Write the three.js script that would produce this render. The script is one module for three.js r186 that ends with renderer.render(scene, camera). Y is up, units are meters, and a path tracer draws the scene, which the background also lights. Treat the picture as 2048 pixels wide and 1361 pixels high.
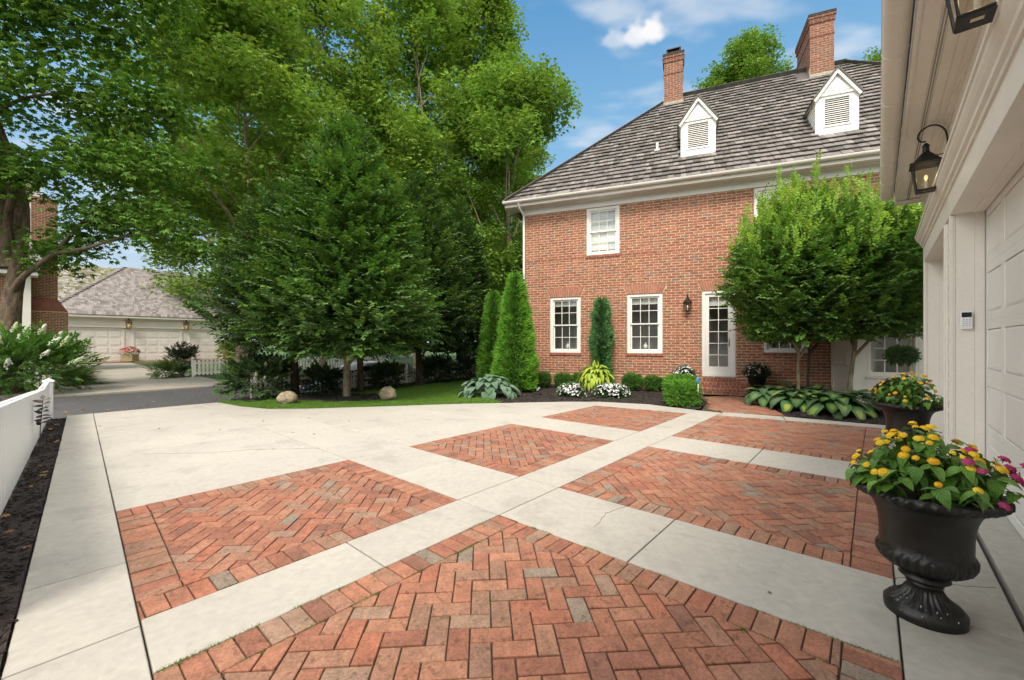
import * as THREE from 'three';
import { mergeGeometries, toCreasedNormals } from 'three/addons/utils/BufferGeometryUtils.js';
import { RoundedBoxGeometry } from 'three/addons/geometries/RoundedBoxGeometry.js';
import { createNoise2D, createNoise3D } from 'simplex-noise';

// ---------------------------------------------------------------- camera, sky, sun, exposure
const scene = new THREE.Scene();
const camera = new THREE.PerspectiveCamera(78.63, 1024 / 680, 0.05, 900);
camera.position.set(0, 1.4, 0);
camera.lookAt(0, 1.4, -10);
camera.setViewOffset(2048, 1361, 0, -7.5, 2048, 1361);      // a slightly raised lens, verticals stay upright

const renderer = new THREE.WebGLRenderer({ antialias: true });
renderer.toneMapping = THREE.LinearToneMapping;
renderer.toneMappingExposure = 2.9;
renderer.shadowMap.enabled = true;
renderer.shadowMap.type = THREE.PCFSoftShadowMap;

const sun = new THREE.DirectionalLight(new THREE.Color(1.0, 0.90, 0.78), 1.5);
sun.position.set(-14, 62, 36);
sun.target.position.set(0, 0, -10);
sun.castShadow = true;
sun.shadow.radius = 34;                                      // thin cloud: a very soft sun
sun.shadow.mapSize.set(2048, 2048);
Object.assign(sun.shadow.camera, { left: -45, right: 45, top: 45, bottom: -45, near: 1, far: 160 });
scene.add(sun, sun.target);

function mulberry(a) {
  return () => { a = (a + 0x6d2b79f5) | 0; let t = Math.imul(a ^ (a >>> 15), 1 | a); t = (t + Math.imul(t ^ (t >>> 7), 61 | t)) ^ t; return ((t ^ (t >>> 14)) >>> 0) / 4294967296; };
}
let rnd = mulberry(7);
const R = (a, b) => a + (b - a) * rnd();
const pick = (l) => l[Math.floor(rnd() * l.length) % l.length];
const n2 = createNoise2D(mulberry(11)), n3 = createNoise3D(mulberry(12));
const fbm2 = (x, y, o = 4) => { let s = 0, a = 0.5, f = 1; for (let i = 0; i < o; i++) { s += a * n2(x * f, y * f); a *= 0.5; f *= 2.03; } return s; };
const smooth = (a, b, x) => { const t = Math.min(1, Math.max(0, (x - a) / (b - a))); return t * t * (3 - 2 * t); };

{ // the sky: blue with thin cloud; bright cloud added overhead and behind for fill
  const W = 2048, H = 1024, data = new Float32Array(W * H * 4), E = 2.9;
  const top = [0.105, 0.32, 0.62], mid = [0.27, 0.53, 0.81], low = [0.66, 0.78, 0.88];
  for (let j = 0; j < H; j++) {
    const el = ((j + 0.5) / H - 0.5) * Math.PI, y = Math.sin(el), c = Math.cos(el);
    for (let i = 0; i < W; i++) {
      const az = ((i + 0.5) / W - 0.5) * 2 * Math.PI, x = Math.cos(az) * c, z = Math.sin(az) * c, o = (j * W + i) * 4;
      const yy = Math.max(0, y), t1 = smooth(0.0, 0.42, yy), t2 = smooth(0.36, 0.72, yy);
      const k = 1 / (yy + 0.12), px = x * k, pz = z * k;
      const wisp = smooth(0.06, 0.75, fbm2(px * 1.5 + 3.1, pz * 3.1 - 1.2, 6) + 0.25 * fbm2(px * 0.3 + 8, pz * 0.3, 2)) * 0.72;
      const puffs = fbm2(px * 0.75 + 20.3, pz * 0.95 + 6.4, 6) + 0.10;
      const fillCloud = smooth(-0.22, 0.16, puffs) * 0.95;
      const clear = smooth(0.12, 0.42, -z) * (1 - smooth(0.63, 0.75, y));       // keeps the added bright cloud out of the low sky ahead
      const hp = fillCloud * (1 - clear) * smooth(0.03, 0.2, yy), cl = Math.min(1, wisp * (1 - 0.3 * clear)) * smooth(0.02, 0.16, yy);
      for (let q = 0; q < 3; q++) {
        let v = low[q] + (mid[q] - low[q]) * t1; v += (top[q] - v) * t2;
        v += ([0.97, 0.965, 0.955][q] - v) * cl; v += ([3.6, 3.46, 3.2][q] - v) * hp;                    // added cloud, set far above the blue to light court and garage
        data[o + q] = (y < 0 ? [0.30, 0.29, 0.26][q] : v) / E;
      }
      data[o + 3] = 1;
    }
  }
  // the one white cumulus ahead, above the ridge
  const sx = 276 / 831, sy = 622 / 831;
  const put = (dx, dy, r, s) => {
    const v = new THREE.Vector3(sx + dx, sy + dy, -1).normalize(), ce = Math.asin(v.y), ca = Math.atan2(v.z, v.x);
    const ii = (ca / (2 * Math.PI) + 0.5) * W, jj = (ce / Math.PI + 0.5) * H, n = Math.ceil(r * 500);
    for (let j = Math.floor(jj - n); j < jj + n; j++) for (let i = Math.floor(ii - n * 1.6); i < ii + n * 1.6; i++) {
      const az = ((i + 0.5) / W - 0.5) * 2 * Math.PI, el = ((j + 0.5) / H - 0.5) * Math.PI;
      const d = new THREE.Vector3(Math.cos(az) * Math.cos(el), Math.sin(el), Math.sin(az) * Math.cos(el));
      const X = -d.x / d.z - sx - dx, Y = -d.y / d.z - sy - dy, q = Math.hypot(X, Y * (Y > 0 ? 1.15 : 2.2)) / r + 0.55 * fbm2(X * 14 + 4, Y * 18, 4);
      const a = smooth(1.0, 0.35, q) * s, o = (j * W + i) * 4;
      for (let c = 0; c < 3; c++) data[o + c] += ((c === 2 ? 0.99 : 0.98) / E - data[o + c]) * a;
    }
  };
  put(0, 0, 0.055, 1); put(-0.04, -0.012, 0.05, 0.8); put(-0.09, -0.02, 0.045, 0.45);
  const sky = new THREE.DataTexture(data, W, H, THREE.RGBAFormat, THREE.FloatType);
  sky.mapping = THREE.EquirectangularReflectionMapping; sky.magFilter = THREE.LinearFilter; sky.needsUpdate = true;
  scene.background = sky; scene.environment = sky;
}

// ---------------------------------------------------------------- frames of the place
// drive: a runs along the garage front, b towards the street.  house: s along the front wall from its left corner, n behind it
const DRIVE = Math.atan2(0.75533, 0.65535), HOUSE = -0.38533, GARAGE = Math.atan2(0.74994, 0.6615);
const HC = [0.4024, -14.5385];
const dw = (a, b) => [a * 0.65535 - b * 0.75533, -(a * 0.75533 + b * 0.65535)];
const hw = (s, n) => [HC[0] + 0.92669 * s + 0.37583 * n, HC[1] + 0.37583 * s - 0.92669 * n];
const wd = (x, z) => [x * 0.65535 - z * 0.75533, -x * 0.75533 - z * 0.65535];

// ---------------------------------------------------------------- helpers
const names = new Map();
function numbered(name) { const k = names.get(name) ?? 0; names.set(name, k + 1); return k ? name + '_' + String(k).padStart(3, '0') : name; }
const V = (x, y, z) => new THREE.Vector3(x, y, z);
function flat(g) { return g.index ? g.toNonIndexed() : g; }
function merge(list) {
  const l = list.map((g) => { const f = flat(g); for (const k of Object.keys(f.attributes)) if (!['position', 'normal', 'uv'].includes(k)) f.deleteAttribute(k); return f; });
  return l.length === 1 ? l[0] : mergeGeometries(l);
}
function boxUV(g) {                                          // uv in metres, along the face's own plane
  g = flat(g); const p = g.attributes.position, n = g.attributes.normal, uv = new Float32Array(p.count * 2);
  for (let i = 0; i < p.count; i++) {
    const ax = Math.abs(n.getX(i)), ay = Math.abs(n.getY(i)), az = Math.abs(n.getZ(i));
    if (ay >= ax && ay >= az) { uv[2 * i] = p.getX(i); uv[2 * i + 1] = p.getZ(i); }
    else if (ax >= az) { uv[2 * i] = p.getZ(i); uv[2 * i + 1] = p.getY(i); }
    else { uv[2 * i] = p.getX(i); uv[2 * i + 1] = p.getY(i); }
  }
  g.setAttribute('uv', new THREE.BufferAttribute(uv, 2)); return g;
}
function box(x0, x1, y0, y1, z0, z1) { const g = new THREE.BoxGeometry(x1 - x0, y1 - y0, z1 - z0); g.translate((x0 + x1) / 2, (y0 + y1) / 2, (z0 + z1) / 2); return boxUV(g); }
function rbox(x0, x1, y0, y1, z0, z1, r = 0.01) { const g = new RoundedBoxGeometry(x1 - x0, y1 - y0, z1 - z0, 1, r); g.translate((x0 + x1) / 2, (y0 + y1) / 2, (z0 + z1) / 2); return boxUV(g); }
function cyl(r0, r1, h, x = 0, y = 0, z = 0, n = 14) { const g = new THREE.CylinderGeometry(r1, r0, h, n); g.translate(x, y + h / 2, z); return flat(g); }
function mk(name, geo, mat, parent, kind, label) {
  const m = new THREE.Mesh(Array.isArray(geo) ? merge(geo) : geo, mat);
  m.name = parent === scene ? numbered(name) : name; m.castShadow = m.receiveShadow = true; parent.add(m);
  if (kind) m.userData.kind = kind; if (label) m.userData.label = label;
  return m;
}
function thing(name, label, category, pos = [0, 0, 0], turn = 0, group) {
  const o = new THREE.Group(); o.name = numbered(name); scene.add(o); o.position.set(...pos); o.rotation.y = turn;
  o.userData = { label, category }; if (group) o.userData.group = group; return o;
}
function structure(name, label, pos = [0, 0, 0], turn = 0) {
  const o = new THREE.Group(); o.name = numbered(name); scene.add(o); o.position.set(...pos); o.rotation.y = turn;
  o.userData = { label, kind: 'structure' }; return o;
}
function inst(name, geo, mat, mats, parent, colors, kind = 'stuff') {
  const m = new THREE.InstancedMesh(geo, mat, mats.length); m.name = parent === scene ? numbered(name) : name;
  for (let i = 0; i < mats.length; i++) { m.setMatrixAt(i, mats[i]); if (colors) m.setColorAt(i, colors[i]); }
  m.castShadow = m.receiveShadow = true; m.userData.kind = kind; parent.add(m); return m;
}
const M4 = (pos, q, s) => new THREE.Matrix4().compose(pos, q, s);
const qE = (x, y, z, order = 'YXZ') => new THREE.Quaternion().setFromEuler(new THREE.Euler(x, y, z, order));
const C = (r, g, b) => new THREE.Color().setRGB(r, g, b);
function basis(y, zHint) {                                    // quaternion whose y axis is y and whose z axis leans to zHint
  const Y = y.clone().normalize(), X = new THREE.Vector3().crossVectors(Y, zHint); if (X.lengthSq() < 1e-8) X.set(1, 0, 0); X.normalize();
  const Z = new THREE.Vector3().crossVectors(X, Y); return new THREE.Quaternion().setFromRotationMatrix(new THREE.Matrix4().makeBasis(X, Y, Z));
}
// polygon [x,z] -> slab with a small chamfer round its top edge
function prism(poly, y0, y1, bev = 0.006, gap = 0, uo = 0, vo = 0, seg = 0) {
  let p = poly.map((q) => new THREE.Vector2(q[0], q[1]));
  if (THREE.ShapeUtils.area(p) < 0) p.reverse();
  const inset = (pts, d) => pts.map((c, i) => {
    const a = pts[(i + pts.length - 1) % pts.length], b = pts[(i + 1) % pts.length];
    const e1 = c.clone().sub(a).normalize(), e2 = b.clone().sub(c).normalize(), m1 = new THREE.Vector2(-e1.y, e1.x), m2 = new THREE.Vector2(-e2.y, e2.x);
    const m = m1.clone().add(m2), l = Math.max(0.35, m.lengthSq() / 2); return c.clone().addScaledVector(m, d / l);
  });
  if (gap) p = inset(p, gap);
  const q = inset(p, bev), tri = THREE.ShapeUtils.triangulateShape(q, []), pos = [], nor = [];
  const add = (a, b, c, n) => { pos.push(...a, ...b, ...c); for (const v of (n || [null, null, null])) { if (v) nor.push(...v); } };
  const tv = (v, y) => [v.x, y, v.y], up = [0, 1, 0];
  for (const t of tri) { const [a, b, c] = t.map((k) => q[k]); const s = (b.x - a.x) * (c.y - a.y) - (b.y - a.y) * (c.x - a.x); const o = s > 0 ? [a, c, b] : [a, b, c]; add(tv(o[0], y1), tv(o[1], y1), tv(o[2], y1), [up, up, up]); }
  for (let i = 0; i < p.length; i++) {
    const j = (i + 1) % p.length, e = p[j].clone().sub(p[i]).normalize(), out = [e.y, 0, -e.x], sl = [e.y * 0.7, 0.714, -e.x * 0.7];
    add(tv(p[i], y1 - bev), tv(q[i], y1), tv(q[j], y1), [out, up, up]); add(tv(p[i], y1 - bev), tv(q[j], y1), tv(p[j], y1 - bev), [out, up, out]);
    add(tv(p[i], y0), tv(p[i], y1 - bev), tv(p[j], y1 - bev), [out, out, out]); add(tv(p[i], y0), tv(p[j], y1 - bev), tv(p[j], y0), [out, out, out]);
    void sl;
  }
  const g = new THREE.BufferGeometry(), uv = new Float32Array(pos.length / 3 * 2);
  for (let i = 0; i < pos.length / 3; i++) { uv[2 * i] = pos[3 * i] + uo; uv[2 * i + 1] = pos[3 * i + 2] + vo + (pos[3 * i + 1] - y1); }
  g.setAttribute('position', new THREE.Float32BufferAttribute(pos, 3)); g.setAttribute('normal', new THREE.Float32BufferAttribute(nor, 3)); g.setAttribute('uv', new THREE.BufferAttribute(uv, 2));
  return g;
}
function clipHalf(poly, nx, nz, d) {                          // keep nx*x + nz*z <= d
  const out = []; for (let i = 0; i < poly.length; i++) {
    const a = poly[i], b = poly[(i + 1) % poly.length], fa = nx * a[0] + nz * a[1] - d, fb = nx * b[0] + nz * b[1] - d;
    if (fa <= 0) out.push(a); if ((fa < 0 && fb > 0) || (fa > 0 && fb < 0)) { const t = fa / (fa - fb); out.push([a[0] + (b[0] - a[0]) * t, a[1] + (b[1] - a[1]) * t]); }
  } return out;
}
const polyArea = (p) => { let s = 0; for (let i = 0; i < p.length; i++) { const a = p[i], b = p[(i + 1) % p.length]; s += a[0] * b[1] - a[1] * b[0]; } return s / 2; };
function sheet(poly, y, hole) {                               // flat polygon [x,z] facing up
  const sh = new THREE.Shape(poly.map((p) => new THREE.Vector2(p[0], -p[1]))); const g = new THREE.ShapeGeometry(sh); g.rotateX(-Math.PI / 2); g.translate(0, y, 0); return boxUV(g);
}
const inside = (poly, x, z) => { let c = false; for (let i = 0, j = poly.length - 1; i < poly.length; j = i++) { const a = poly[i], b = poly[j]; if ((a[1] > z) !== (b[1] > z) && x < ((b[0] - a[0]) * (z - a[1])) / (b[1] - a[1]) + a[0]) c = !c; } return c; };
function taperTube(pts, r0, r1, sides = 8, power = 1, wob = 0) {
  const curve = new THREE.CatmullRomCurve3(pts), n = Math.max(3, pts.length * 4), fr = curve.computeFrenetFrames(n, false), pos = [], idx = [], uv = [];
  let len = 0, last = curve.getPointAt(0);
  for (let i = 0; i <= n; i++) {
    const t = i / n, c = curve.getPointAt(t), r = r0 + (r1 - r0) * Math.pow(t, power); len += c.distanceTo(last); last = c;
    for (let k = 0; k <= sides; k++) { const a = (k % sides) / sides * 2 * Math.PI, rr = r * (1 + wob * n3(c.x * 3 + Math.cos(a), c.y * 2, c.z * 3 + Math.sin(a))); const v = c.clone().addScaledVector(fr.normals[i], Math.cos(a) * rr).addScaledVector(fr.binormals[i], Math.sin(a) * rr); pos.push(v.x, v.y, v.z); uv.push(k / sides * 2 * Math.PI * r0, len); }
  }
  for (let i = 0; i < n; i++) for (let k = 0; k < sides; k++) { const a = i * (sides + 1) + k, b = a + 1, c = a + sides + 1, d = c + 1; idx.push(a, b, c, b, d, c); }
  const g = new THREE.BufferGeometry(); g.setAttribute('position', new THREE.Float32BufferAttribute(pos, 3)); g.setAttribute('uv', new THREE.Float32BufferAttribute(uv, 2)); g.setIndex(idx); g.computeVertexNormals(); return flat(g);
}
function lathe(pts, n = 32) { return flat(new THREE.LatheGeometry(pts.map((p) => new THREE.Vector2(p[0], p[1])), n)); }

// ---------------------------------------------------------------- textures: grain, grime and relief only
function tileNoise(seed) {                                    // periodic value noise
  const r = mulberry(seed), N = 256, t = new Float32Array(N * N).map(() => r());
  return (u, v, per) => { const x = u * per, y = v * per, x0 = Math.floor(x), y0 = Math.floor(y), fx = x - x0, fy = y - y0, sx = fx * fx * (3 - 2 * fx), sy = fy * fy * (3 - 2 * fy); const at = (a, b) => t[((b % per + per) % per) * N + ((a % per + per) % per)]; const p = at(x0, y0), q = at(x0 + 1, y0), s = at(x0, y0 + 1), w = at(x0 + 1, y0 + 1); return (p + (q - p) * sx) * (1 - sy) + (s + (w - s) * sx) * sy; };
}
const tn = tileNoise(5), tn2 = tileNoise(9);
const fT = (u, v, per, o, f = tn) => { let s = 0, a = 0.5, w = 0; for (let i = 0; i < o; i++) { s += a * f(u + i * 0.137, v + i * 0.371, Math.min(256, per << i)); w += a; a *= 0.55; } return s / w; };
function tex(size, metres, fn, color = true) {
  const d = new Uint8Array(size * size * 4); for (let j = 0; j < size; j++) for (let i = 0; i < size; i++) { const c = fn(i / size, j / size), o = (j * size + i) * 4; for (let k = 0; k < 3; k++) d[o + k] = Math.max(0, Math.min(255, (Array.isArray(c) ? c[k] : c) * 255)); d[o + 3] = 255; }
  const t = new THREE.DataTexture(d, size, size, THREE.RGBAFormat); t.wrapS = t.wrapT = THREE.RepeatWrapping; t.magFilter = THREE.LinearFilter; t.minFilter = THREE.LinearMipmapLinearFilter; t.generateMipmaps = true; if (color) t.colorSpace = THREE.SRGBColorSpace; t.repeat.set(1 / metres, 1 / metres); t.needsUpdate = true; return t;
}
const T = {
  concrete: tex(1024, 3.1, (u, v) => { const big = fT(u, v, 3, 4), fine = fT(u, v, 90, 2, tn2), st = fT(u, v, 9, 4, tn2), speck = tn(u, v, 256) > 0.985 ? 0.12 : 0; const pit = smooth(0.66, 0.8, fT(u, v, 40, 3)) * 0.03, b = 0.92 + 0.08 * (big - 0.5) + 0.07 * (fine - 0.5) - 0.055 * smooth(0.56, 0.8, st) - speck - pit; return [b, b * 0.99, b * 0.972]; }),
  concreteBump: tex(512, 0.9, (u, v) => 0.5 + 0.5 * (fT(u, v, 60, 3) - 0.5) + 0.035 * Math.sin(u * 2 * Math.PI * 90 + 5 * tn(u, v, 8)), false),
  brick: tex(512, 0.42, (u, v) => { const f = fT(u, v, 48, 3), g = fT(u, v, 5, 4, tn2), dark = smooth(0.62, 0.8, fT(u, v, 14, 3, tn2)); const b = 0.9 + 0.32 * (f - 0.5) + 0.3 * (g - 0.5) - 0.15 * dark; return [b, b * (0.99 - 0.03 * g), b * 0.98]; }),
  brickBump: tex(512, 0.42, (u, v) => 0.45 + 0.6 * (fT(u, v, 40, 4) - 0.5) + 0.35 * (fT(u, v, 7, 3, tn2) - 0.5), false),
  sand: tex(512, 0.8, (u, v) => { const m = smooth(0.5, 0.66, fT(u, v, 6, 4)), f = 0.75 + 0.5 * (fT(u, v, 70, 2, tn2) - 0.5); return [(0.31 - 0.04 * m) * f, (0.265 + 0.05 * m) * f, (0.20 - 0.06 * m) * f]; }),
  asphalt: tex(512, 1.6, (u, v) => { const b = 0.31 + 0.16 * (fT(u, v, 120, 2) - 0.5) + 0.07 * (fT(u, v, 4, 3, tn2) - 0.5); return [b, b * 0.99, b]; }),
  mulch: tex(512, 0.9, (u, v) => { const b = 0.17 + 0.18 * (fT(u, v, 30, 4) - 0.5) + 0.10 * (fT(u, v, 110, 2, tn2) - 0.5); return [b * 1.08, b * 0.92, b * 0.84]; }),
  mulchBump: tex(512, 0.9, (u, v) => fT(u, v, 26, 5), false),
  lawn: tex(512, 1.3, (u, v) => { const b = 0.75 + 0.6 * (fT(u, v, 60, 3) - 0.5) + 0.3 * (fT(u, v, 5, 3, tn2) - 0.5); return [0.30 * b, 0.42 * b, 0.15 * b]; }),
  wood: tex(512, 0.6, (u, v) => { const g = tn(u * 1, v, 128) * 0.5 + 0.5 * fT(u, v * 0.12, 64, 2, tn2), b = 0.86 + 0.30 * (g - 0.5) + 0.2 * (fT(u, v, 7, 3) - 0.5); return [b, b * 0.985, b * 0.975]; }),
  bark: tex(512, 1.1, (u, v) => { const b = 0.8 + 0.5 * (fT(u, v * 0.35, 26, 4) - 0.5) + 0.35 * (fT(u, v, 6, 3, tn2) - 0.5); return [b, b * 0.97, b * 0.92]; }),
  barkBump: tex(512, 1.1, (u, v) => fT(u, v * 0.35, 24, 4), false),
  paint: tex(512, 1.7, (u, v) => { const b = 0.965 + 0.05 * (fT(u, v, 5, 4) - 0.5) + 0.03 * (fT(u, v, 80, 2, tn2) - 0.5); return [b, b * 0.995, b * 0.985]; }),
  stone: tex(512, 0.5, (u, v) => { const b = 0.8 + 0.5 * (fT(u, v, 12, 5) - 0.5) + 0.25 * (fT(u, v, 70, 2, tn2) - 0.5); return [b, b * 0.96, b * 0.88]; }),
};
const std = (o) => new THREE.MeshStandardMaterial(o);
const leafMat = (o = {}) => new THREE.MeshPhysicalMaterial({ color: 0xffffff, roughness: 0.82, transmission: 0.42, thickness: 0, side: THREE.DoubleSide, specularIntensity: 0.5, ...o });
const mat = {
  concrete: std({ color: C(0.435, 0.418, 0.385), map: T.concrete, bumpMap: T.concreteBump, bumpScale: 0.0016, roughness: 0.9 }),
  concreteOld: std({ color: C(0.36, 0.335, 0.29), map: T.concrete, bumpMap: T.concreteBump, bumpScale: 0.002, roughness: 0.92 }),
  sand: std({ map: T.sand, bumpMap: T.mulchBump, bumpScale: 0.006, roughness: 1 }),
  asphalt: std({ color: C(0.75, 0.75, 0.78), map: T.asphalt, roughness: 0.9 }),
  mulch: std({ color: C(0.85, 0.8, 0.78), map: T.mulch, bumpMap: T.mulchBump, bumpScale: 0.03, roughness: 1 }),
  lawn: std({ color: C(0.9, 0.9, 0.9), map: T.lawn, roughness: 1 }),
  mortar: std({ color: C(0.74, 0.63, 0.47), map: T.stone, bumpMap: T.brickBump, bumpScale: 0.003, roughness: 0.95 }),
  white: std({ color: C(0.80, 0.79, 0.765), map: T.paint, roughness: 0.5 }),
  whiteDoor: std({ color: C(0.78, 0.78, 0.77), map: T.paint, roughness: 0.42 }),
  cream: std({ color: C(0.82, 0.795, 0.745), map: T.paint, roughness: 0.5 }),
  vinyl: std({ color: C(0.70, 0.71, 0.72), roughness: 0.38 }),
  fencePaint: std({ color: C(0.79, 0.78, 0.74), map: T.paint, roughness: 0.6 }),
  glass: new THREE.MeshPhysicalMaterial({ color: 0xf4f8f6, transmission: 1, thickness: 0, roughness: 0.015, ior: 1.9 }),
  room: std({ color: C(0.36, 0.35, 0.33), roughness: 0.9 }),
  blind: std({ color: C(0.72, 0.71, 0.67), roughness: 0.8 }),
  blackMetal: std({ color: C(0.022, 0.022, 0.021), roughness: 0.45, metalness: 0.4 }),
  bronze: std({ color: C(0.06, 0.045, 0.032), roughness: 0.5, metalness: 0.5 }),
  urn: std({ color: C(0.0115, 0.011, 0.0105), roughness: 0.42, map: T.stone, bumpMap: T.brickBump, bumpScale: 0.0012 }),
  flash: std({ color: C(0.50, 0.50, 0.44), roughness: 0.6, map: T.stone }),
  bark: std({ color: C(0.20, 0.155, 0.11), map: T.bark, bumpMap: T.barkBump, bumpScale: 0.02, roughness: 0.95 }),
  barkPale: std({ color: C(0.36, 0.31, 0.235), map: T.bark, bumpMap: T.barkBump, bumpScale: 0.012, roughness: 0.95 }),
  barkDark: std({ color: C(0.105, 0.08, 0.06), map: T.bark, bumpMap: T.barkBump, bumpScale: 0.03, roughness: 0.95 }),
  boulder: std({ color: C(0.46, 0.42, 0.33), map: T.stone, bumpMap: T.brickBump, bumpScale: 0.012, roughness: 0.95 }),
  shingle: std({ color: C(1, 1, 1), map: T.wood, roughness: 0.9 }),
  roofBase: std({ color: C(0.085, 0.078, 0.072), roughness: 0.95 }),
  leaf: leafMat(), petal: leafMat({ transmission: 0.25 }), scale: leafMat({ transmission: 0.12 }),
};
// ================================================================ the ground
const Dz = (p) => [p[0], -p[1]];                              // (a,b) -> local x,z of a drive-frame group
const JL = (b) => 0.22 + 0.048 * b, LL = (b) => -0.25 + 0.057 * b;
// bed edge of the concrete, from the street round to the garage, in (a,b)
const EDGE = [[2.91, 11.75], [3.04, 10.7], [3.34, 9.8], [3.92, 9.19], [4.58, 8.7], [5.43, 8.06], [6.57, 7.23], [7.45, 6.45], [8.33, 5.7], [8.97, 4.97], [9.33, 3.9], [9.2, 3.0], [9.16, 2.6], [9.33, 2.1], [9.46, 1.3], [9.52, 0.5], [9.58, -0.13]];
const edgeW = EDGE.map((p) => dw(...p));
{
  const g = new THREE.CircleGeometry(420, 64); g.rotateX(-Math.PI / 2); g.translate(0, -1.25, 0);
  const m = mk('ground', boxUV(g), mat.lawn, scene, 'structure'); m.userData.label = 'far grassy ground reaching to the horizon';
}
{ // soil under the court and gardens
  const near = [[-14, -10], [9.6, -10], [22, -10], [22, 11.9], [2.9, 11.9], [-14, 11.9]].map(Dz);
  const m = mk('soil', prism(near, -1.3, -0.075, 0.004), mat.sand, scene, 'structure'); m.rotation.y = DRIVE; m.userData.label = 'sandy soil bed under paving and gardens';
}
{ // street: level by the drive, dropping to the right behind the hedge row
  const drop = (a, b = 14) => -0.045 - 0.72 * smooth(4.6, 9.0, a) * (1 - smooth(16.9, 20.5, b));
  const strip = (b0, b1, dy, a0 = -30, a1 = 60) => {
    const pos = [], idx = [], uv = [], n = 120, nb = 40; for (let i = 0; i <= n; i++) { const a = a0 + (a1 - a0) * i / n; for (let j = 0; j <= nb; j++) { const b = b0 + (b1 - b0) * Math.pow(j / nb, 1.7); pos.push(a, drop(a, b) + dy, -b); uv.push(a, b); } if (i < n) for (let j = 0; j < nb; j++) { const k = (nb + 1) * i + j, l = k + nb + 1; idx.push(k, l, k + 1, k + 1, l, l + 1); } }
    const g = new THREE.BufferGeometry(); g.setAttribute('position', new THREE.Float32BufferAttribute(pos, 3)); g.setAttribute('uv', new THREE.Float32BufferAttribute(uv, 2)); g.setIndex(idx); g.computeVertexNormals(); return flat(g);
  };
  const s = mk('street', strip(11.85, 16.7, 0), mat.asphalt, scene, 'structure'); s.rotation.y = DRIVE; s.userData.label = 'dark asphalt street crossing behind the driveway';
  // far kerb
  const pos = []; for (let i = -28; i < 56; i += 2) { const y0 = drop(i), y1 = drop(i + 2); if (i >= 0 && i < 3) continue; const g = box(i, i + 2 - 0.01, -0.1, 0.13, -16.92, -16.7); const p = g.attributes.position; for (let k = 0; k < p.count; k++) p.setY(k, p.getY(k) + y0 + (y1 - y0) * (p.getX(k) - i) / 2); pos.push(g); }
  const kb = mk('kerb', pos, mat.concreteOld, scene, 'structure'); kb.rotation.y = DRIVE; kb.userData.label = 'low concrete kerb along the far side of the street';
  // verge beyond
  const v = mk('verge', strip(16.9, 60, 0.075, -40, 0.0), mat.lawn, scene, 'structure'); v.rotation.y = DRIVE; v.userData.label = 'grass verge left of the far driveway';
  const v2 = mk('verge', strip(16.9, 60, 0.075, 4.6, 70), mat.lawn, scene, 'structure'); v2.rotation.y = DRIVE; v2.userData.label = 'grass verge right of the far driveway';
  const dg = prism([[-0.2, 16.55], [3.9, 16.55], [4.75, 18.2], [4.75, 21.2], [5.4, 24], [12.5, 37], [12.5, 46], [-0.5, 46], [-0.5, 21]].map(Dz), -0.5, 0.02, 0.03);
  const fd = mk('far_driveway', dg, mat.concreteOld, scene, 'structure'); fd.rotation.y = DRIVE; fd.userData.label = 'concrete driveway across the street leading to the white garage';
}
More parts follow.
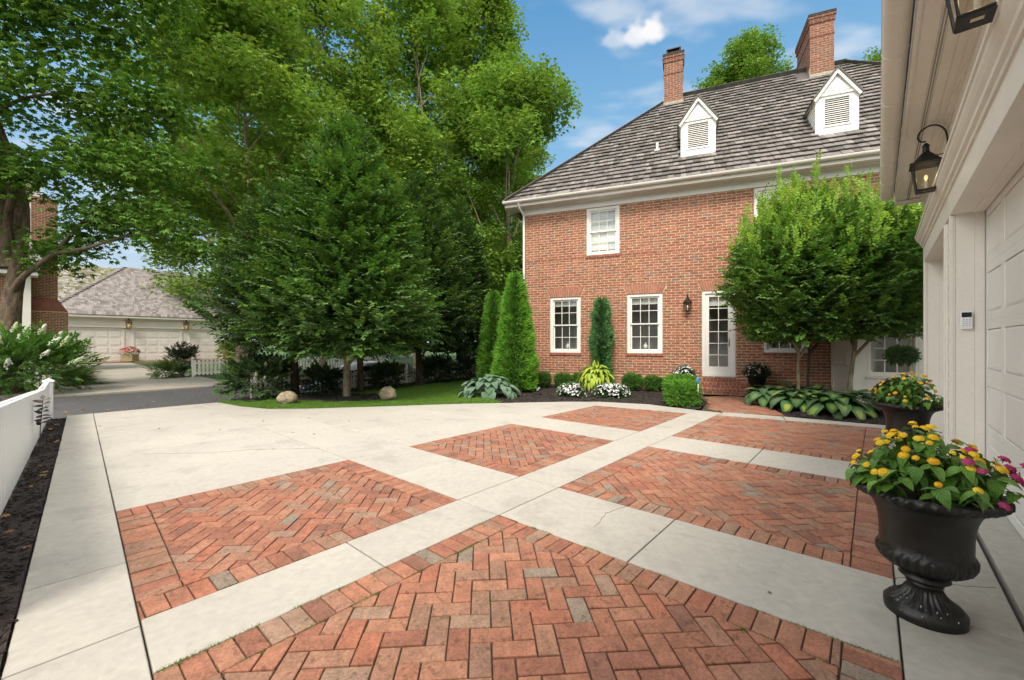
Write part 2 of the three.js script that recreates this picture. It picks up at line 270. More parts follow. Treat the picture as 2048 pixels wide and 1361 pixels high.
// ---------------------------------------------------------------- concrete slabs
const court = structure('driveway', 'pale concrete driveway slabs with brick panels', [0, 0, 0], DRIVE);
{
  const slab = (poly) => mk('slab', prism(poly.map(Dz), -0.09, R(-0.0015, 0.0015), 0.007, 0.0035, R(0, 3), R(0, 3)), mat.concrete, court);
  const lb = [-1.2, 0.4, 1.6, 2.75, 3.62, 4.77, 6.6, 8.6, 11.82];
  for (let i = 0; i < lb.length - 1; i++) { const b0 = lb[i], b1 = lb[i + 1]; slab([[LL(b0), b0], [JL(b0), b0], [JL(b1), b1], [LL(b1), b1]]); }
  // strip along a
  const S = [2.31, 2.81], s1 = [[JL(2.5), 1.45], [1.45, 2.5], [2.5, 3.36], [3.36, 4.45], [4.45, 5.5], [5.5, 6.35], [6.35, 7.9], [7.9, 9.16]];
  for (const [a0, a1] of s1) slab([[a0 === JL(2.5) ? JL(2.31) : a0, S[0]], [a1, S[0]], [a1, S[1]], [a0 === JL(2.5) ? JL(2.81) : a0, S[1]]]);
  // strips along b
  for (const [b0, b1] of [[-0.1, 1.19], [1.19, 2.31], [2.81, 3.85], [3.85, 4.78], [4.78, 6.9], [6.9, 9.3]]) slab([[2.5, b0], [3.36, b0], [3.36, b1], [2.5, b1]]);
  slab([[2.5, 9.3], [3.36, 9.3], [3.36, 9.77], [3.3, 9.85], [3.04, 10.7], [2.91, 11.82], [2.5, 11.82]]);
  for (const [b0, b1] of [[-0.1, 1.1], [1.1, 2.31], [2.81, 4.78]]) slab([[5.5, b0], [6.35, b0], [6.35, b1], [5.5, b1]]);
  slab([[5.5, 4.78], [6.35, 4.78], [6.35, 7.39], [5.5, 8.01]]);
  // broad slabs towards the street
  slab([[JL(4.78), 4.78], [2.5, 4.78], [2.5, 7.2], [JL(7.2), 7.2]]); slab([[JL(7.2), 7.2], [2.5, 7.2], [2.5, 9.5], [JL(9.5), 9.5]]); slab([[JL(9.5), 9.5], [2.5, 9.5], [2.5, 11.82], [JL(11.82), 11.82]]);
  slab([[3.36, 4.78], [5.5, 4.78], [5.5, 6.5], [3.36, 6.5]]); slab([[3.36, 6.5], [5.5, 6.5], [5.5, 8.01], [5.43, 8.06], [4.58, 8.7], [3.92, 9.19], [3.36, 9.77]]);
  slab([[6.35, 4.78], [8.35, 4.75], [8.4, 5.63], [8.33, 5.7], [7.45, 6.45], [6.57, 7.23], [6.35, 7.39]]);
  slab([[8.65, 2.81], [9.18, 2.81], [9.2, 3.0], [9.33, 3.9], [8.97, 4.97], [8.4, 5.63], [8.35, 4.75]]);
  slab([[8.8, 2.31], [9.02, 1.2], [9.46, 1.3], [9.33, 2.1], [9.26, 2.31]]); slab([[9.02, 1.2], [9.25, -0.13], [9.58, -0.13], [9.52, 0.5], [9.46, 1.3]]);
  // apron along the garage
  const ap = [-4, -1.4, 1.0, 3.05, 5.3, 7.6, 9.6]; for (let i = 0; i < ap.length - 1; i++) slab([[ap[i], -0.535], [ap[i + 1], -0.535], [ap[i + 1], -0.1], [ap[i], -0.1]].map(([a, b]) => [a, b < -0.3 ? -0.548 - 0.007 * a + 0.008 : b]));
}
{ // hairline cracks
  const crack = (pts) => { const g = []; for (let i = 0; i < pts.length - 1; i++) { const [a, b] = pts[i], [c, d] = pts[i + 1], n = 6; for (let k = 0; k < n; k++) { const t0 = k / n, t1 = (k + 1) / n, j = (t) => [a + (c - a) * t + 0.012 * n2(a * 9 + t * 5, b * 7 + i), b + (d - b) * t + 0.012 * n2(a * 5 + 9, b * 9 + t * 5 + i)]; const p = j(t0), q = j(t1), dx = q[0] - p[0], dz = q[1] - p[1], l = Math.hypot(dx, dz), w = 0.0011; g.push(prism([[p[0] - dz / l * w, p[1] + dx / l * w], [q[0] - dz / l * w, q[1] + dx / l * w], [q[0] + dz / l * w, q[1] - dx / l * w], [p[0] + dz / l * w, p[1] - dx / l * w]].map(Dz), -0.002, 0.0022, 0.0002)); } } mk('crack', g, std({ color: C(0.12, 0.105, 0.085), roughness: 1 }), court); };
  crack([[3.62, -0.54], [3.5, -0.36], [3.46, -0.2], [3.36, -0.1]]); crack([[4.9, -0.1], [5.0, -0.3], [4.94, -0.55]]); crack([[0.9, 7.0], [1.5, 6.4], [1.9, 6.2], [2.5, 5.6]]); crack([[3.36, 1.6], [3.1, 1.66], [2.8, 1.6]]);
}
// ---------------------------------------------------------------- brick panels
const paverCols = [[0.318, 0.143, 0.086], [0.347, 0.158, 0.094], [0.285, 0.123, 0.076], [0.328, 0.175, 0.110], [0.280, 0.161, 0.104], [0.366, 0.180, 0.108], [0.299, 0.197, 0.134], [0.247, 0.201, 0.149], [0.233, 0.110, 0.073], [0.356, 0.143, 0.082]];
const paverW = [5, 5, 4, 4, 3, 3, 2.4, 1, 1.6, 2];
const paverMat = paverCols.map((c) => std({ color: C(...c), map: T.brick, bumpMap: T.brickBump, bumpScale: 0.004, roughness: 0.92 }));
const weighted = (ms, w) => { let t = rnd() * w.reduce((x, y) => x + y); for (let i = 0; i < ms.length; i++) { t -= w[i]; if (t < 0) return ms[i]; } return ms[0]; };
function paverBrick(parent, poly, y = 0) {
  if (poly.length < 3 || Math.abs(polyArea(poly)) < 0.0014) return;
  const c = poly.reduce((s, p) => [s[0] + p[0] / poly.length, s[1] + p[1] / poly.length], [0, 0]);
  const t = R(-0.012, 0.012), ct = Math.cos(t), st = Math.sin(t);
  const loc = poly.map((p) => { const x = p[0] - c[0], z = p[1] - c[1]; return [x * ct - z * st, x * st + z * ct]; });
  let g; try { g = prism(loc, -0.05, 0, 0.006, R(0.0016, 0.0034), R(0, 2), R(0, 2)); } catch { return; }
  const m = mk('brick', g, weighted(paverMat, paverW), parent); m.position.set(c[0], y + R(-0.004, 0.0025), c[1]); m.rotation.set(R(-0.008, 0.008), 0, R(-0.008, 0.008));
}
function brickPanel(label, quad, soldier = 0.205) {           // quad in (a,b)
  const P = quad.map(Dz); if (polyArea(P) < 0) P.reverse();
  const st = structure('brick_panel', label, [0, 0, 0], DRIVE);
  const bed = mk('joint_sand', prism(P, -0.07, -0.013, 0.002), mat.sand, st);
  void bed;
  const edges = P.map((p, i) => { const q = P[(i + 1) % 4], l = Math.hypot(q[0] - p[0], q[1] - p[1]), u = [(q[0] - p[0]) / l, (q[1] - p[1]) / l], n = [u[1], -u[0]]; return { p, q, l, u, n, d: n[0] * p[0] + n[1] * p[1] }; });   // n points out
  const keepIn = (poly, off, which) => { for (let i = 0; i < 4; i++) if (!which || which.includes(i)) poly = clipHalf(poly, edges[i].n[0], edges[i].n[1], edges[i].d - off); return poly; };
  edges.forEach((e, k) => {
    for (let t = R(-0.08, 0); t < e.l; t += 0.1035) {
      const at = (tt, dd) => [e.p[0] + e.u[0] * tt - e.n[0] * dd, e.p[1] + e.u[1] * tt - e.n[1] * dd];
      let q = [at(t, 0), at(t + 0.1035, 0), at(t + 0.1035, soldier), at(t, soldier)];
      q = keepIn(q, 0); if (k % 2) q = keepIn(q, soldier, [0, 2]);
      paverBrick(st, q);
    }
  });
  // herringbone at 45 degrees
  const w = 0.1035, cx = P.reduce((s, p) => s + p[0] / 4, 0) + R(-0.05, 0.05), cz = P.reduce((s, p) => s + p[1] / 4, 0) + R(-0.05, 0.05), r2 = Math.SQRT1_2, N = 22;
  for (let i = -N; i <= N; i++) for (let j = -N; j <= N; j++) {
    const t = (((i - j) % 4) + 4) % 4; let r = null;
    if (t === 0) r = [[i, j], [i + 2, j], [i + 2, j + 1], [i, j + 1]]; else if (t === 3) r = [[i, j], [i + 1, j], [i + 1, j + 2], [i, j + 2]];
    if (!r) continue;
    let q = r.map(([x, z]) => [cx + (x - z) * w * r2, cz + (x + z) * w * r2]);
    q = keepIn(q, soldier + 0.001); paverBrick(st, q);
  }
  return st;
}
const a0 = (b) => JL(b);
const panels = [
  ['nearest red brick panel filling the bottom of the picture, laid in herringbone', [[a0(-0.1), -0.1], [2.5, -0.1], [2.5, 2.31], [a0(2.31), 2.31]]],
  ['left red brick panel beside the fence-side border slabs', [[a0(2.81), 2.81], [2.5, 2.81], [2.5, 4.78], [a0(4.78), 4.78]]],
  ['middle brick panel in front of the broad concrete, pointing to the hosta', [[3.36, 2.81], [5.5, 2.81], [5.5, 4.78], [3.36, 4.78]]],
  ['right red brick panel beside the nearer urn', [[3.36, -0.1], [5.5, -0.1], [5.5, 2.31], [3.36, 2.31]]],
  ['farthest brick panel below the white flower mounds', [[6.35, 2.81], [8.65, 2.81], [8.35, 4.75], [6.35, 4.78]]],
  ['brick panel beside the farther urn, in front of the hosta bed', [[6.35, -0.1], [9.25, -0.13], [8.8, 2.31], [6.35, 2.31]]],
];
for (const [l, q] of panels) brickPanel(l, q);
{ // moss and seedlings in the joints
  const tuft = []; for (let k = 0; k < 5; k++) { const a = k * 1.3, g = new THREE.BufferGeometry(); const x = Math.cos(a) * 0.006, z = Math.sin(a) * 0.006; g.setAttribute('position', new THREE.Float32BufferAttribute([x - 0.002, 0, z, x + 0.002, 0, z, x * 3.2, 0.014, z * 3.2], 3)); g.setAttribute('uv', new THREE.Float32BufferAttribute([0, 0, 1, 0, 0.5, 1], 2)); g.computeVertexNormals(); tuft.push(g); }
  const g = merge(tuft), ms = [], cs = [];
  const along = (a, b, c, d, n, sp) => { for (let i = 0; i < n; i++) { const t = rnd(), q = [a + (c - a) * t + R(-sp, sp), b + (d - b) * t + R(-sp, sp)]; if (n2(q[0] * 3, q[1] * 3) < 0.05) continue; const [x, z] = dw(...q); const s = R(0.5, 1.3); ms.push(M4(V(x, -0.010, z), qE(0, R(0, 6), 0), V(s, s * R(0.6, 1.1), s))); cs.push(C(R(0.10, 0.2), R(0.15, 0.24), R(0.025, 0.05))); } };
  along(2.495, -0.1, 2.495, 2.3, 900, 0.004); along(0.35, 2.305, 2.5, 2.305, 900, 0.004); along(0.45, 2.815, 0.5, 4.78, 200, 0.004); along(3.365, 2.31, 5.5, 2.31, 250, 0.004);
  along(2.29, 0.1, 2.29, 2.1, 500, 0.006); along(0.6, 2.1, 2.3, 2.1, 500, 0.006);
  for (let k = 0; k < 260; k++) { const c = [R(0.5, 2.4), R(0.3, 2.2)]; along(c[0], c[1], c[0] + R(-0.02, 0.02), c[1] + R(-0.02, 0.02), 3, 0.012); }
  inst('moss', g, mat.leaf, ms, scene, cs).userData.label = 'moss and seedlings in the joints of the near brick panel';
}
// ---------------------------------------------------------------- front walk, beds, lawn
const WALK = [[9.2, 2.72], [9.36, 1.98], [9.6, 1.22], [10.4, 1.6], [11.35, 1.95], [12.2, 2.5], [12.35, 2.75], [11.5, 3.45], [10.6, 3.0]];
{
  const st = structure('front_walk', 'herringbone brick walk leading to the house steps', [0, 0, 0], DRIVE);
  const poly = WALK.map(Dz), hull = poly; mk('joint_sand', prism(poly, -0.07, -0.006, 0.002), mat.sand, st);
  const w = 0.1035, r2 = Math.SQRT1_2; let k = 0;
  for (let i = -26; i <= 26; i++) for (let j = -26; j <= 26; j++) {
    const t = (((i - j) % 4) + 4) % 4; let r = null; if (t === 0) r = [[i, j], [i + 2, j], [i + 2, j + 1], [i, j + 1]]; else if (t === 3) r = [[i, j], [i + 1, j], [i + 1, j + 2], [i, j + 2]];
    if (!r) continue; const q = r.map(([x, z]) => [10.8 + (x * 0.8 - z * 0.6) * w, -2.3 + (x * 0.6 + z * 0.8) * w]);
    if (q.every((p) => inside(hull, p[0], p[1])) && k < 300) { paverBrick(st, q, 0.004); k++; } else if (q.some((p) => inside(hull, p[0], p[1]))) { let c = q; for (let e = 0; e < hull.length; e++) { const A = hull[e], B = hull[(e + 1) % hull.length], s = polyArea(hull) > 0 ? 1 : -1, nx = s * (B[1] - A[1]), nz = -s * (B[0] - A[0]), l = Math.hypot(nx, nz); if (q.some((p) => (nx * p[0] + nz * p[1] - nx * A[0] - nz * A[1]) / l < 0.3 && (nx * p[0] + nz * p[1] - nx * A[0] - nz * A[1]) > 0)) c = clipHalf(c, nx / l, nz / l, (nx * A[0] + nz * A[1]) / l); } if (c.length > 2) paverBrick(st, c, 0.004); }
  }
}
function chips(name, label, poly, n, y, cols, size = 1, hfun) {
  const g = new THREE.BoxGeometry(0.034, 0.006, 0.010); const ms = [], cs = []; const xs = poly.map((p) => p[0]), zs = poly.map((p) => p[1]); let guard = 0;
  while (ms.length < n && guard++ < n * 8) { const x = R(Math.min(...xs), Math.max(...xs)), z = R(Math.min(...zs), Math.max(...zs)); if (!inside(poly, x, z)) continue; const s = R(0.5, 1.6) * size; ms.push(M4(V(x, y + (hfun ? hfun(x, z) : 0) + R(0, 0.014), z), qE(R(-0.5, 0.5), R(0, 6.3), R(-0.5, 0.5)), V(s, R(0.6, 1.4), s * R(0.6, 1.3)))); const c = pick(cols), k = R(0.6, 1.4); cs.push(C(c[0] * k, c[1] * k, c[2] * k)); }
  const m = inst(name, g, std({ roughness: 1 }), ms, scene, cs); m.userData.label = label; return m;
}
const mulchCols = [[0.020, 0.014, 0.011], [0.013, 0.010, 0.009], [0.030, 0.020, 0.015], [0.016, 0.012, 0.010]];
function bumpySheet(poly, y, step, amp) {                     // fine grid clipped to a polygon, heaped a little
  const xs = poly.map((p) => p[0]), zs = poly.map((p) => p[1]), x0 = Math.min(...xs), x1 = Math.max(...xs), z0 = Math.min(...zs), z1 = Math.max(...zs), pos = [];
  const hh = (x, z) => y + amp * (0.5 + 0.5 * n2(x * 1.1, z * 1.1)) + amp * 0.35 * n2(x * 6, z * 6) + amp * 0.3 * n2(x * 17, z * 17);
  for (let x = x0; x < x1; x += step) for (let z = z0; z < z1; z += step) {
    let c = [[x, z], [x + step, z], [x + step, z + step], [x, z + step]]; const ins = c.map((p) => inside(poly, p[0], p[1])); if (!ins.some((v) => v)) continue;
    if (!ins.every((v) => v)) { // snap outside corners to the nearest edge
      c = c.map((p, i) => { if (ins[i]) return p; let best = null, bd = 1e9; for (let e = 0; e < poly.length; e++) { const A = poly[e], B = poly[(e + 1) % poly.length], dx = B[0] - A[0], dz = B[1] - A[1], t = Math.max(0, Math.min(1, ((p[0] - A[0]) * dx + (p[1] - A[1]) * dz) / (dx * dx + dz * dz))), q = [A[0] + dx * t, A[1] + dz * t], d = (q[0] - p[0]) ** 2 + (q[1] - p[1]) ** 2; if (d < bd) { bd = d; best = q; } } return best; });
    }
    const v = c.map((p) => [p[0], hh(...p), p[1]]); pos.push(...v[0], ...v[2], ...v[1], ...v[0], ...v[3], ...v[2]);
  }
  const g = new THREE.BufferGeometry(); g.setAttribute('position', new THREE.Float32BufferAttribute(pos, 3)); g.computeVertexNormals(); g.setAttribute('uv', new THREE.Float32BufferAttribute(new Float32Array(pos.length / 3 * 2), 2));
  const gg = boxUV(g); return { g: gg, hh };
}
const mulchBed = (label, poly, n, amp = 0.03) => {
  const { g, hh } = bumpySheet(poly, -0.03, 0.08, amp + 0.03); mk('mulch_bed', g, mat.mulch, scene, 'structure').userData.label = label;
  chips('mulch_chips', 'dark bark chips of the ' + label, poly, n, 0, mulchCols, 1, (x, z) => hh(x, z));
};
// bed along the house, between lawn, walk and wall
const BEDL = [edgeW[7], edgeW[8], edgeW[9], edgeW[10], dw(9.28, 3.4), dw(9.2, 2.95), dw(9.22, 2.75), dw(10.6, 3.02), dw(11.48, 3.47), hw(5.5, -0.9), hw(5.5, 0.02), hw(0, 0.02), hw(-1.6, 0.6), hw(-1.9, -0.9), hw(-0.6, -3.0), dw(7.25, 6.62)];
mulchBed('mulch bed below the brick front of the house', BEDL, 6500);
const BEDR = [dw(9.6, 1.2), dw(10.4, 1.58), dw(11.35, 1.93), dw(12.25, 2.5), hw(6.95, -0.1), hw(6.95, 0.02), hw(9.2, 0.02), hw(9.3, -1.4), [8.3, -8.6], dw(9.62, -0.4), dw(9.58, -0.13), dw(9.52, 0.5)];
mulchBed('mulch bed under the clipped trees and hostas', BEDR, 5200);
const BEDF = [[LL(1) - 1.2, 1.0], [LL(1) - 0.005, 1.0], [LL(11.5) - 0.005, 11.5], [0.12, 11.5], [-0.02, 8], [-0.25, 5]].map((p) => dw(...p));
mulchBed('narrow mulch bed along the near white fence', BEDF, 5200, 0.02);
// lawn
const LAWN = [...EDGE.slice(0, 7).map((p) => dw(...p)), dw(7.25, 6.62), hw(-0.6, -3.0), hw(-1.9, -0.9), hw(-1.7, 0.9), dw(13.4, 12.35), dw(8, 11.75), dw(4, 11.65)];
{
  const { g, hh } = bumpySheet(LAWN, -0.03, 0.16, 0.035); mk('lawn', g, mat.lawn, scene, 'structure').userData.label = 'lawn between the driveway and the hedge trees';
  const blades = []; for (let k = 0; k < 7; k++) { const a = k * 0.9 + 0.2, b = new THREE.BufferGeometry(), x = Math.cos(a) * 0.018, z = Math.sin(a) * 0.018, h = 0.032 + 0.012 * ((k * 37) % 5) / 5, lx = x * 1.1, lz = z * 1.1, w = 0.0028; b.setAttribute('position', new THREE.Float32BufferAttribute([x - w, 0, z, x + w, 0, z, x + lx * 0.5, h * 0.7, z + lz * 0.5 + w, x - w, 0, z, x + lx * 0.5, h * 0.7, z + lz * 0.5 + w, x + lx, h, z + lz], 3)); b.setAttribute('uv', new THREE.Float32BufferAttribute([0, 0, 1, 0, 1, 0.6, 0, 0, 1, 0.6, 0.5, 1], 2)); b.computeVertexNormals(); blades.push(b); }
  const tg = merge(blades), ms = [], cs = [], xs = LAWN.map((p) => p[0]), zs = LAWN.map((p) => p[1]); let guard = 0;
  while (ms.length < 34000 && guard++ < 200000) { const x = R(Math.min(...xs), Math.max(...xs)), z = R(Math.min(...zs), Math.max(...zs)); if (!inside(LAWN, x, z)) continue; if (Math.hypot((x + 4.25) / 1.25, (z + 10.67) / 0.75) < 1) continue; const s = R(0.8, 1.5); ms.push(M4(V(x, hh(x, z) - 0.004, z), qE(R(-0.2, 0.2), R(0, 6.3), R(-0.2, 0.2)), V(s, s * R(0.8, 1.25), s))); const k = R(0.75, 1.2), y = rnd() < 0.06 ? 1.6 : 1; cs.push(C(0.15 * k * y, 0.30 * k, 0.036 * k)); }
  inst('grass', tg, mat.leaf, ms, scene, cs).userData.label = 'short green grass of the lawn in front of the hedge trees';
  const ring = []; for (let i = 0; i < 22; i++) { const a = i / 22 * 2 * Math.PI; ring.push([-4.25 + 1.22 * Math.cos(a), -10.62 + 0.74 * Math.sin(a)]); }
  const rb = bumpySheet(ring, 0.005, 0.08, 0.05); mk('mulch_ring', rb.g, mat.mulch, scene, 'structure').userData.label = 'mulch ring round the pale trunk on the lawn'; chips('mulch_chips', 'bark chips of the mulch ring on the lawn', ring, 900, 0, mulchCols, 1, rb.hh);
  const fb = [dw(3.4, 11.2), dw(6, 10.95), dw(9, 11.3), dw(13.2, 12.0), dw(13.4, 12.5), dw(8, 12.1), dw(4, 11.9), dw(3.2, 11.75)]; const fr = bumpySheet(fb, 0.012, 0.12, 0.04); mk('mulch_bed', fr.g, mat.mulch, scene, 'structure').userData.label = 'mulch strip at the foot of the picket fence'; chips('mulch_chips', 'bark chips along the picket fence', fb, 1600, 0, mulchCols, 1.2, fr.hh);
}
// ================================================================ the brick house (local x along the front, z towards the court)
const house = thing('brick_house', 'two storey red brick house with grey shake roof, dormers and chimneys', 'house', [HC[0], 0, HC[1]], HOUSE);
const wallCols = [[0.39, 0.136, 0.088], [0.43, 0.154, 0.10], [0.35, 0.12, 0.08], [0.45, 0.176, 0.12], [0.32, 0.125, 0.085], [0.41, 0.176, 0.124], [0.30, 0.167, 0.12], [0.26, 0.172, 0.136]];
const wallW = [5, 5, 4, 3, 4, 2, 1.2, 0.7];
const wallMat = wallCols.map((c) => std({ color: C(...c), map: T.brick, bumpMap: T.brickBump, bumpScale: 0.004, roughness: 0.93 }));
const wallTint = std({ color: 0xffffff, map: T.brick, bumpMap: T.brickBump, bumpScale: 0.004, roughness: 0.93 });
function faceBrick(u) {                                       // a unit brick 1 x 1, 0.02 deep, edges rubbed
  const bx = 0.018, by = 0.06, z0 = -0.012, z1 = 0, p = [[-0.5, -0.5], [0.5, -0.5], [0.5, 0.5], [-0.5, 0.5]], q = [[-0.5 + bx, -0.5 + by], [0.5 - bx, -0.5 + by], [0.5 - bx, 0.5 - by], [-0.5 + bx, 0.5 - by]], pos = [];
  pos.push(...q[0], z1, ...q[1], z1, ...q[2], z1, ...q[0], z1, ...q[2], z1, ...q[3], z1);
  for (let i = 0; i < 4; i++) { const j = (i + 1) % 4; pos.push(...p[i], z0, ...p[j], z0, ...q[j], z1, ...p[i], z0, ...q[j], z1, ...q[i], z1); }
  const g = new THREE.BufferGeometry(); g.setAttribute('position', new THREE.Float32BufferAttribute(pos, 3)); g.computeVertexNormals();
  const uv = new Float32Array(pos.length / 3 * 2); for (let i = 0; i < pos.length / 3; i++) { uv[2 * i] = pos[3 * i] * 0.245 + u; uv[2 * i + 1] = pos[3 * i + 1] * 0.07 + u * 1.7; } g.setAttribute('uv', new THREE.BufferAttribute(uv, 2)); return g;
}
const fb = [faceBrick(0.1), faceBrick(0.53), faceBrick(0.91), faceBrick(0.33)];
const CH = 0.0812, BL = 0.254, JT = 0.0165;                    // course, brick length with joint, joint
const OPEN = [[0.97, 2.02, 1.10, 2.97], [3.52, 4.58, 1.10, 2.97], [5.69, 6.58, 0.43, 2.97], [2.22, 3.28, 4.31, 5.86], [7.05, 7.72, 4.55, 5.86], [7.28, 8.36, 1.15, 2.97]];
const ARCH = [[0.97, 2.02], [3.52, 4.58], [5.69, 6.58], [7.28, 8.36]].map(([a, b]) => ({ a, b, y0: 2.97, y1: 3.27, over: 0.13 }));
{ // mortar wall with its openings
  const sh = new THREE.Shape([[0, -0.3], [15.3, -0.3], [15.3, 6.1], [0, 6.1]].map((p) => new THREE.Vector2(...p)));
  for (const [a, b, c, d] of OPEN) sh.holes.push(new THREE.Path([[a, c], [a, d], [b, d], [b, c]].map((p) => new THREE.Vector2(...p))));
  const g = new THREE.ExtrudeGeometry(sh, { depth: 0.24, bevelEnabled: false }); g.translate(0, 0, -0.2405);
  mk('wall', boxUV(g), mat.mortar, house);
  mk('side_wall', [box(0.003, 0.24, -0.3, 6.1, -9.4, -0.25), box(15.06, 15.297, -0.3, 6.1, -9.4, -0.25), box(0, 15.3, -0.3, 6.1, -9.64, -9.4)], mat.mortar, house);
  mk('foundation', box(0.0, 10.6, -0.3, 0.385, -0.1, 0.030), mat.mortar, house);
}
{ // bricks in running bond
  const list = [], cs = [];
  const inArch = (s, y) => { for (const A of ARCH) if (y > A.y0 - 0.02 && y < A.y1 - 0.005) { const o = A.over * (y - A.y0) / (A.y1 - A.y0); if (s > A.a - o - 0.006 && s < A.b + o + 0.006) return [A.a - o - 0.008, A.b + o + 0.008]; } return null; };
  const row = (y0, z, s0, s1, shift) => {
    const yc = y0 + CH / 2; let cuts = [];
    for (const [a, b, c, d] of OPEN) { const sill = c - (c > 0.6 ? 0.09 : 0.3); if (yc > sill && yc < d) cuts.push([a - 0.004, b + 0.004]); }
    for (const A of ARCH) { if (yc > A.y0 && yc < A.y1) { const o = A.over * (yc - A.y0) / (A.y1 - A.y0); cuts.push([A.a - o - 0.01, A.b + o + 0.01]); } }
    cuts.sort((p, q) => p[0] - q[0]);
    let segs = [], cur = s0; for (const [a, b] of cuts) { if (a > cur) segs.push([cur, a]); cur = Math.max(cur, b); } if (cur < s1) segs.push([cur, s1]);
    for (const [a, b] of segs) { let t = Math.floor((a - shift) / BL) * BL + shift; for (; t < b; t += BL) { const l = Math.max(a, t), r = Math.min(b, t + BL); if (r - l < 0.045) continue; const len = r - l - JT; list.push({ x: (l + r) / 2 + R(-0.002, 0.002), y: yc + R(-0.0015, 0.0015), z: z + R(-0.0025, 0.002), w: len, h: CH - JT, t: R(-0.008, 0.008) }); } }
  };
  void inArch; void cs;
  for (let k = 0; k < 67; k++) { const y0 = 0.40 + k * CH; if (y0 + CH > 5.875) break; const belt = Math.abs(y0 - 4.19) < CH / 2 ? 0.007 : 0; row(y0 + (belt ? 0.002 : 0), 0.004 + belt, 0.002, 10.3, (k % 2) * BL / 2 + R(-0.012, 0.012)); }
  for (let k = 0; k < 6; k++) row(0.385 - (k + 1) * CH, 0.034, 0.002, 10.3, (k % 2) * BL / 2);
  const cam = V(0, 1.4, 0), seen = (o) => { const [x, z] = hw(o.x, -o.z); return x / -z; };
  list.forEach((o) => { const [x, z] = hw(o.x, -o.z); o.d = Math.hypot(x, o.y - 1.4, z) + (seen(o) > 0.53 && o.y > 1.5 && o.y < 4.4 ? 5 : 0) + (o.y < 0.45 ? 4 : 0) + (o.x > 8.2 ? 5 : 0) + (o.w < 0.15 ? 3 : 0); });
  list.sort((p, q) => p.d - q.d);
  list.slice(0, 300).forEach((o, i) => { const m = mk('brick', fb[i % 4], weighted(wallMat, wallW), house); m.position.set(o.x, o.y, o.z); m.rotation.z = o.t; m.scale.set(o.w, o.h, 1); });
  const rest = list.slice(300), ms = [[], [], [], []], cc = [[], [], [], []];
  rest.forEach((o, i) => { ms[i % 4].push(M4(V(o.x, o.y, o.z), qE(0, 0, o.t), V(o.w, o.h, 1))); const c = weighted(wallCols, wallW), k = R(0.9, 1.1); cc[i % 4].push(C(c[0] * k, c[1] * k, c[2] * k)); });
  ms.forEach((m, i) => inst('brickwork', fb[i], wallTint, m, house, cc[i]));
  void cam;
}
const archM = [[0.44, 0.20, 0.135], [0.48, 0.215, 0.14], [0.42, 0.18, 0.12]].map((c) => std({ color: C(...c), map: T.brick, roughness: 0.93 }));
{ // splayed brick arches over the openings, brick sills below the windows
  for (const A of ARCH) {
    const n = 15; for (let i = 0; i < n; i++) {
      const f = (t, y) => { const o = A.over * y; return A.a - o + (A.b - A.a + 2 * o) * t; }, t0 = i / n, t1 = (i + 1) / n, g = 0.0085;
      const q = [[f(t0, 0) + g, A.y0 + 0.004], [f(t1, 0) - g, A.y0 + 0.004], [f(t1, 1) - g, A.y1], [f(t0, 1) + g, A.y1]];
      const s = new THREE.Shape(q.map((p) => new THREE.Vector2(...p))), e = new THREE.ExtrudeGeometry(s, { depth: 0.03, bevelEnabled: true, bevelSize: 0.003, bevelThickness: 0.003, bevelSegments: 1 }); e.translate(0, 0, -0.026);
      mk('arch_brick', boxUV(e), pick(archM), house);
    }
  }
  for (const [a, b, c] of OPEN) { if (c < 0.6) continue; const n = 13; for (let i = 0; i < n; i++) { const w = (b - a + 0.04) / n, x = a - 0.02 + i * w; const m = mk('sill_brick', rbox(x + 0.008, x + w - 0.008, c - 0.086, c - 0.004, -0.06, 0.038, 0.005), weighted(wallMat, wallW), house); m.rotation.x = 0; } }
}
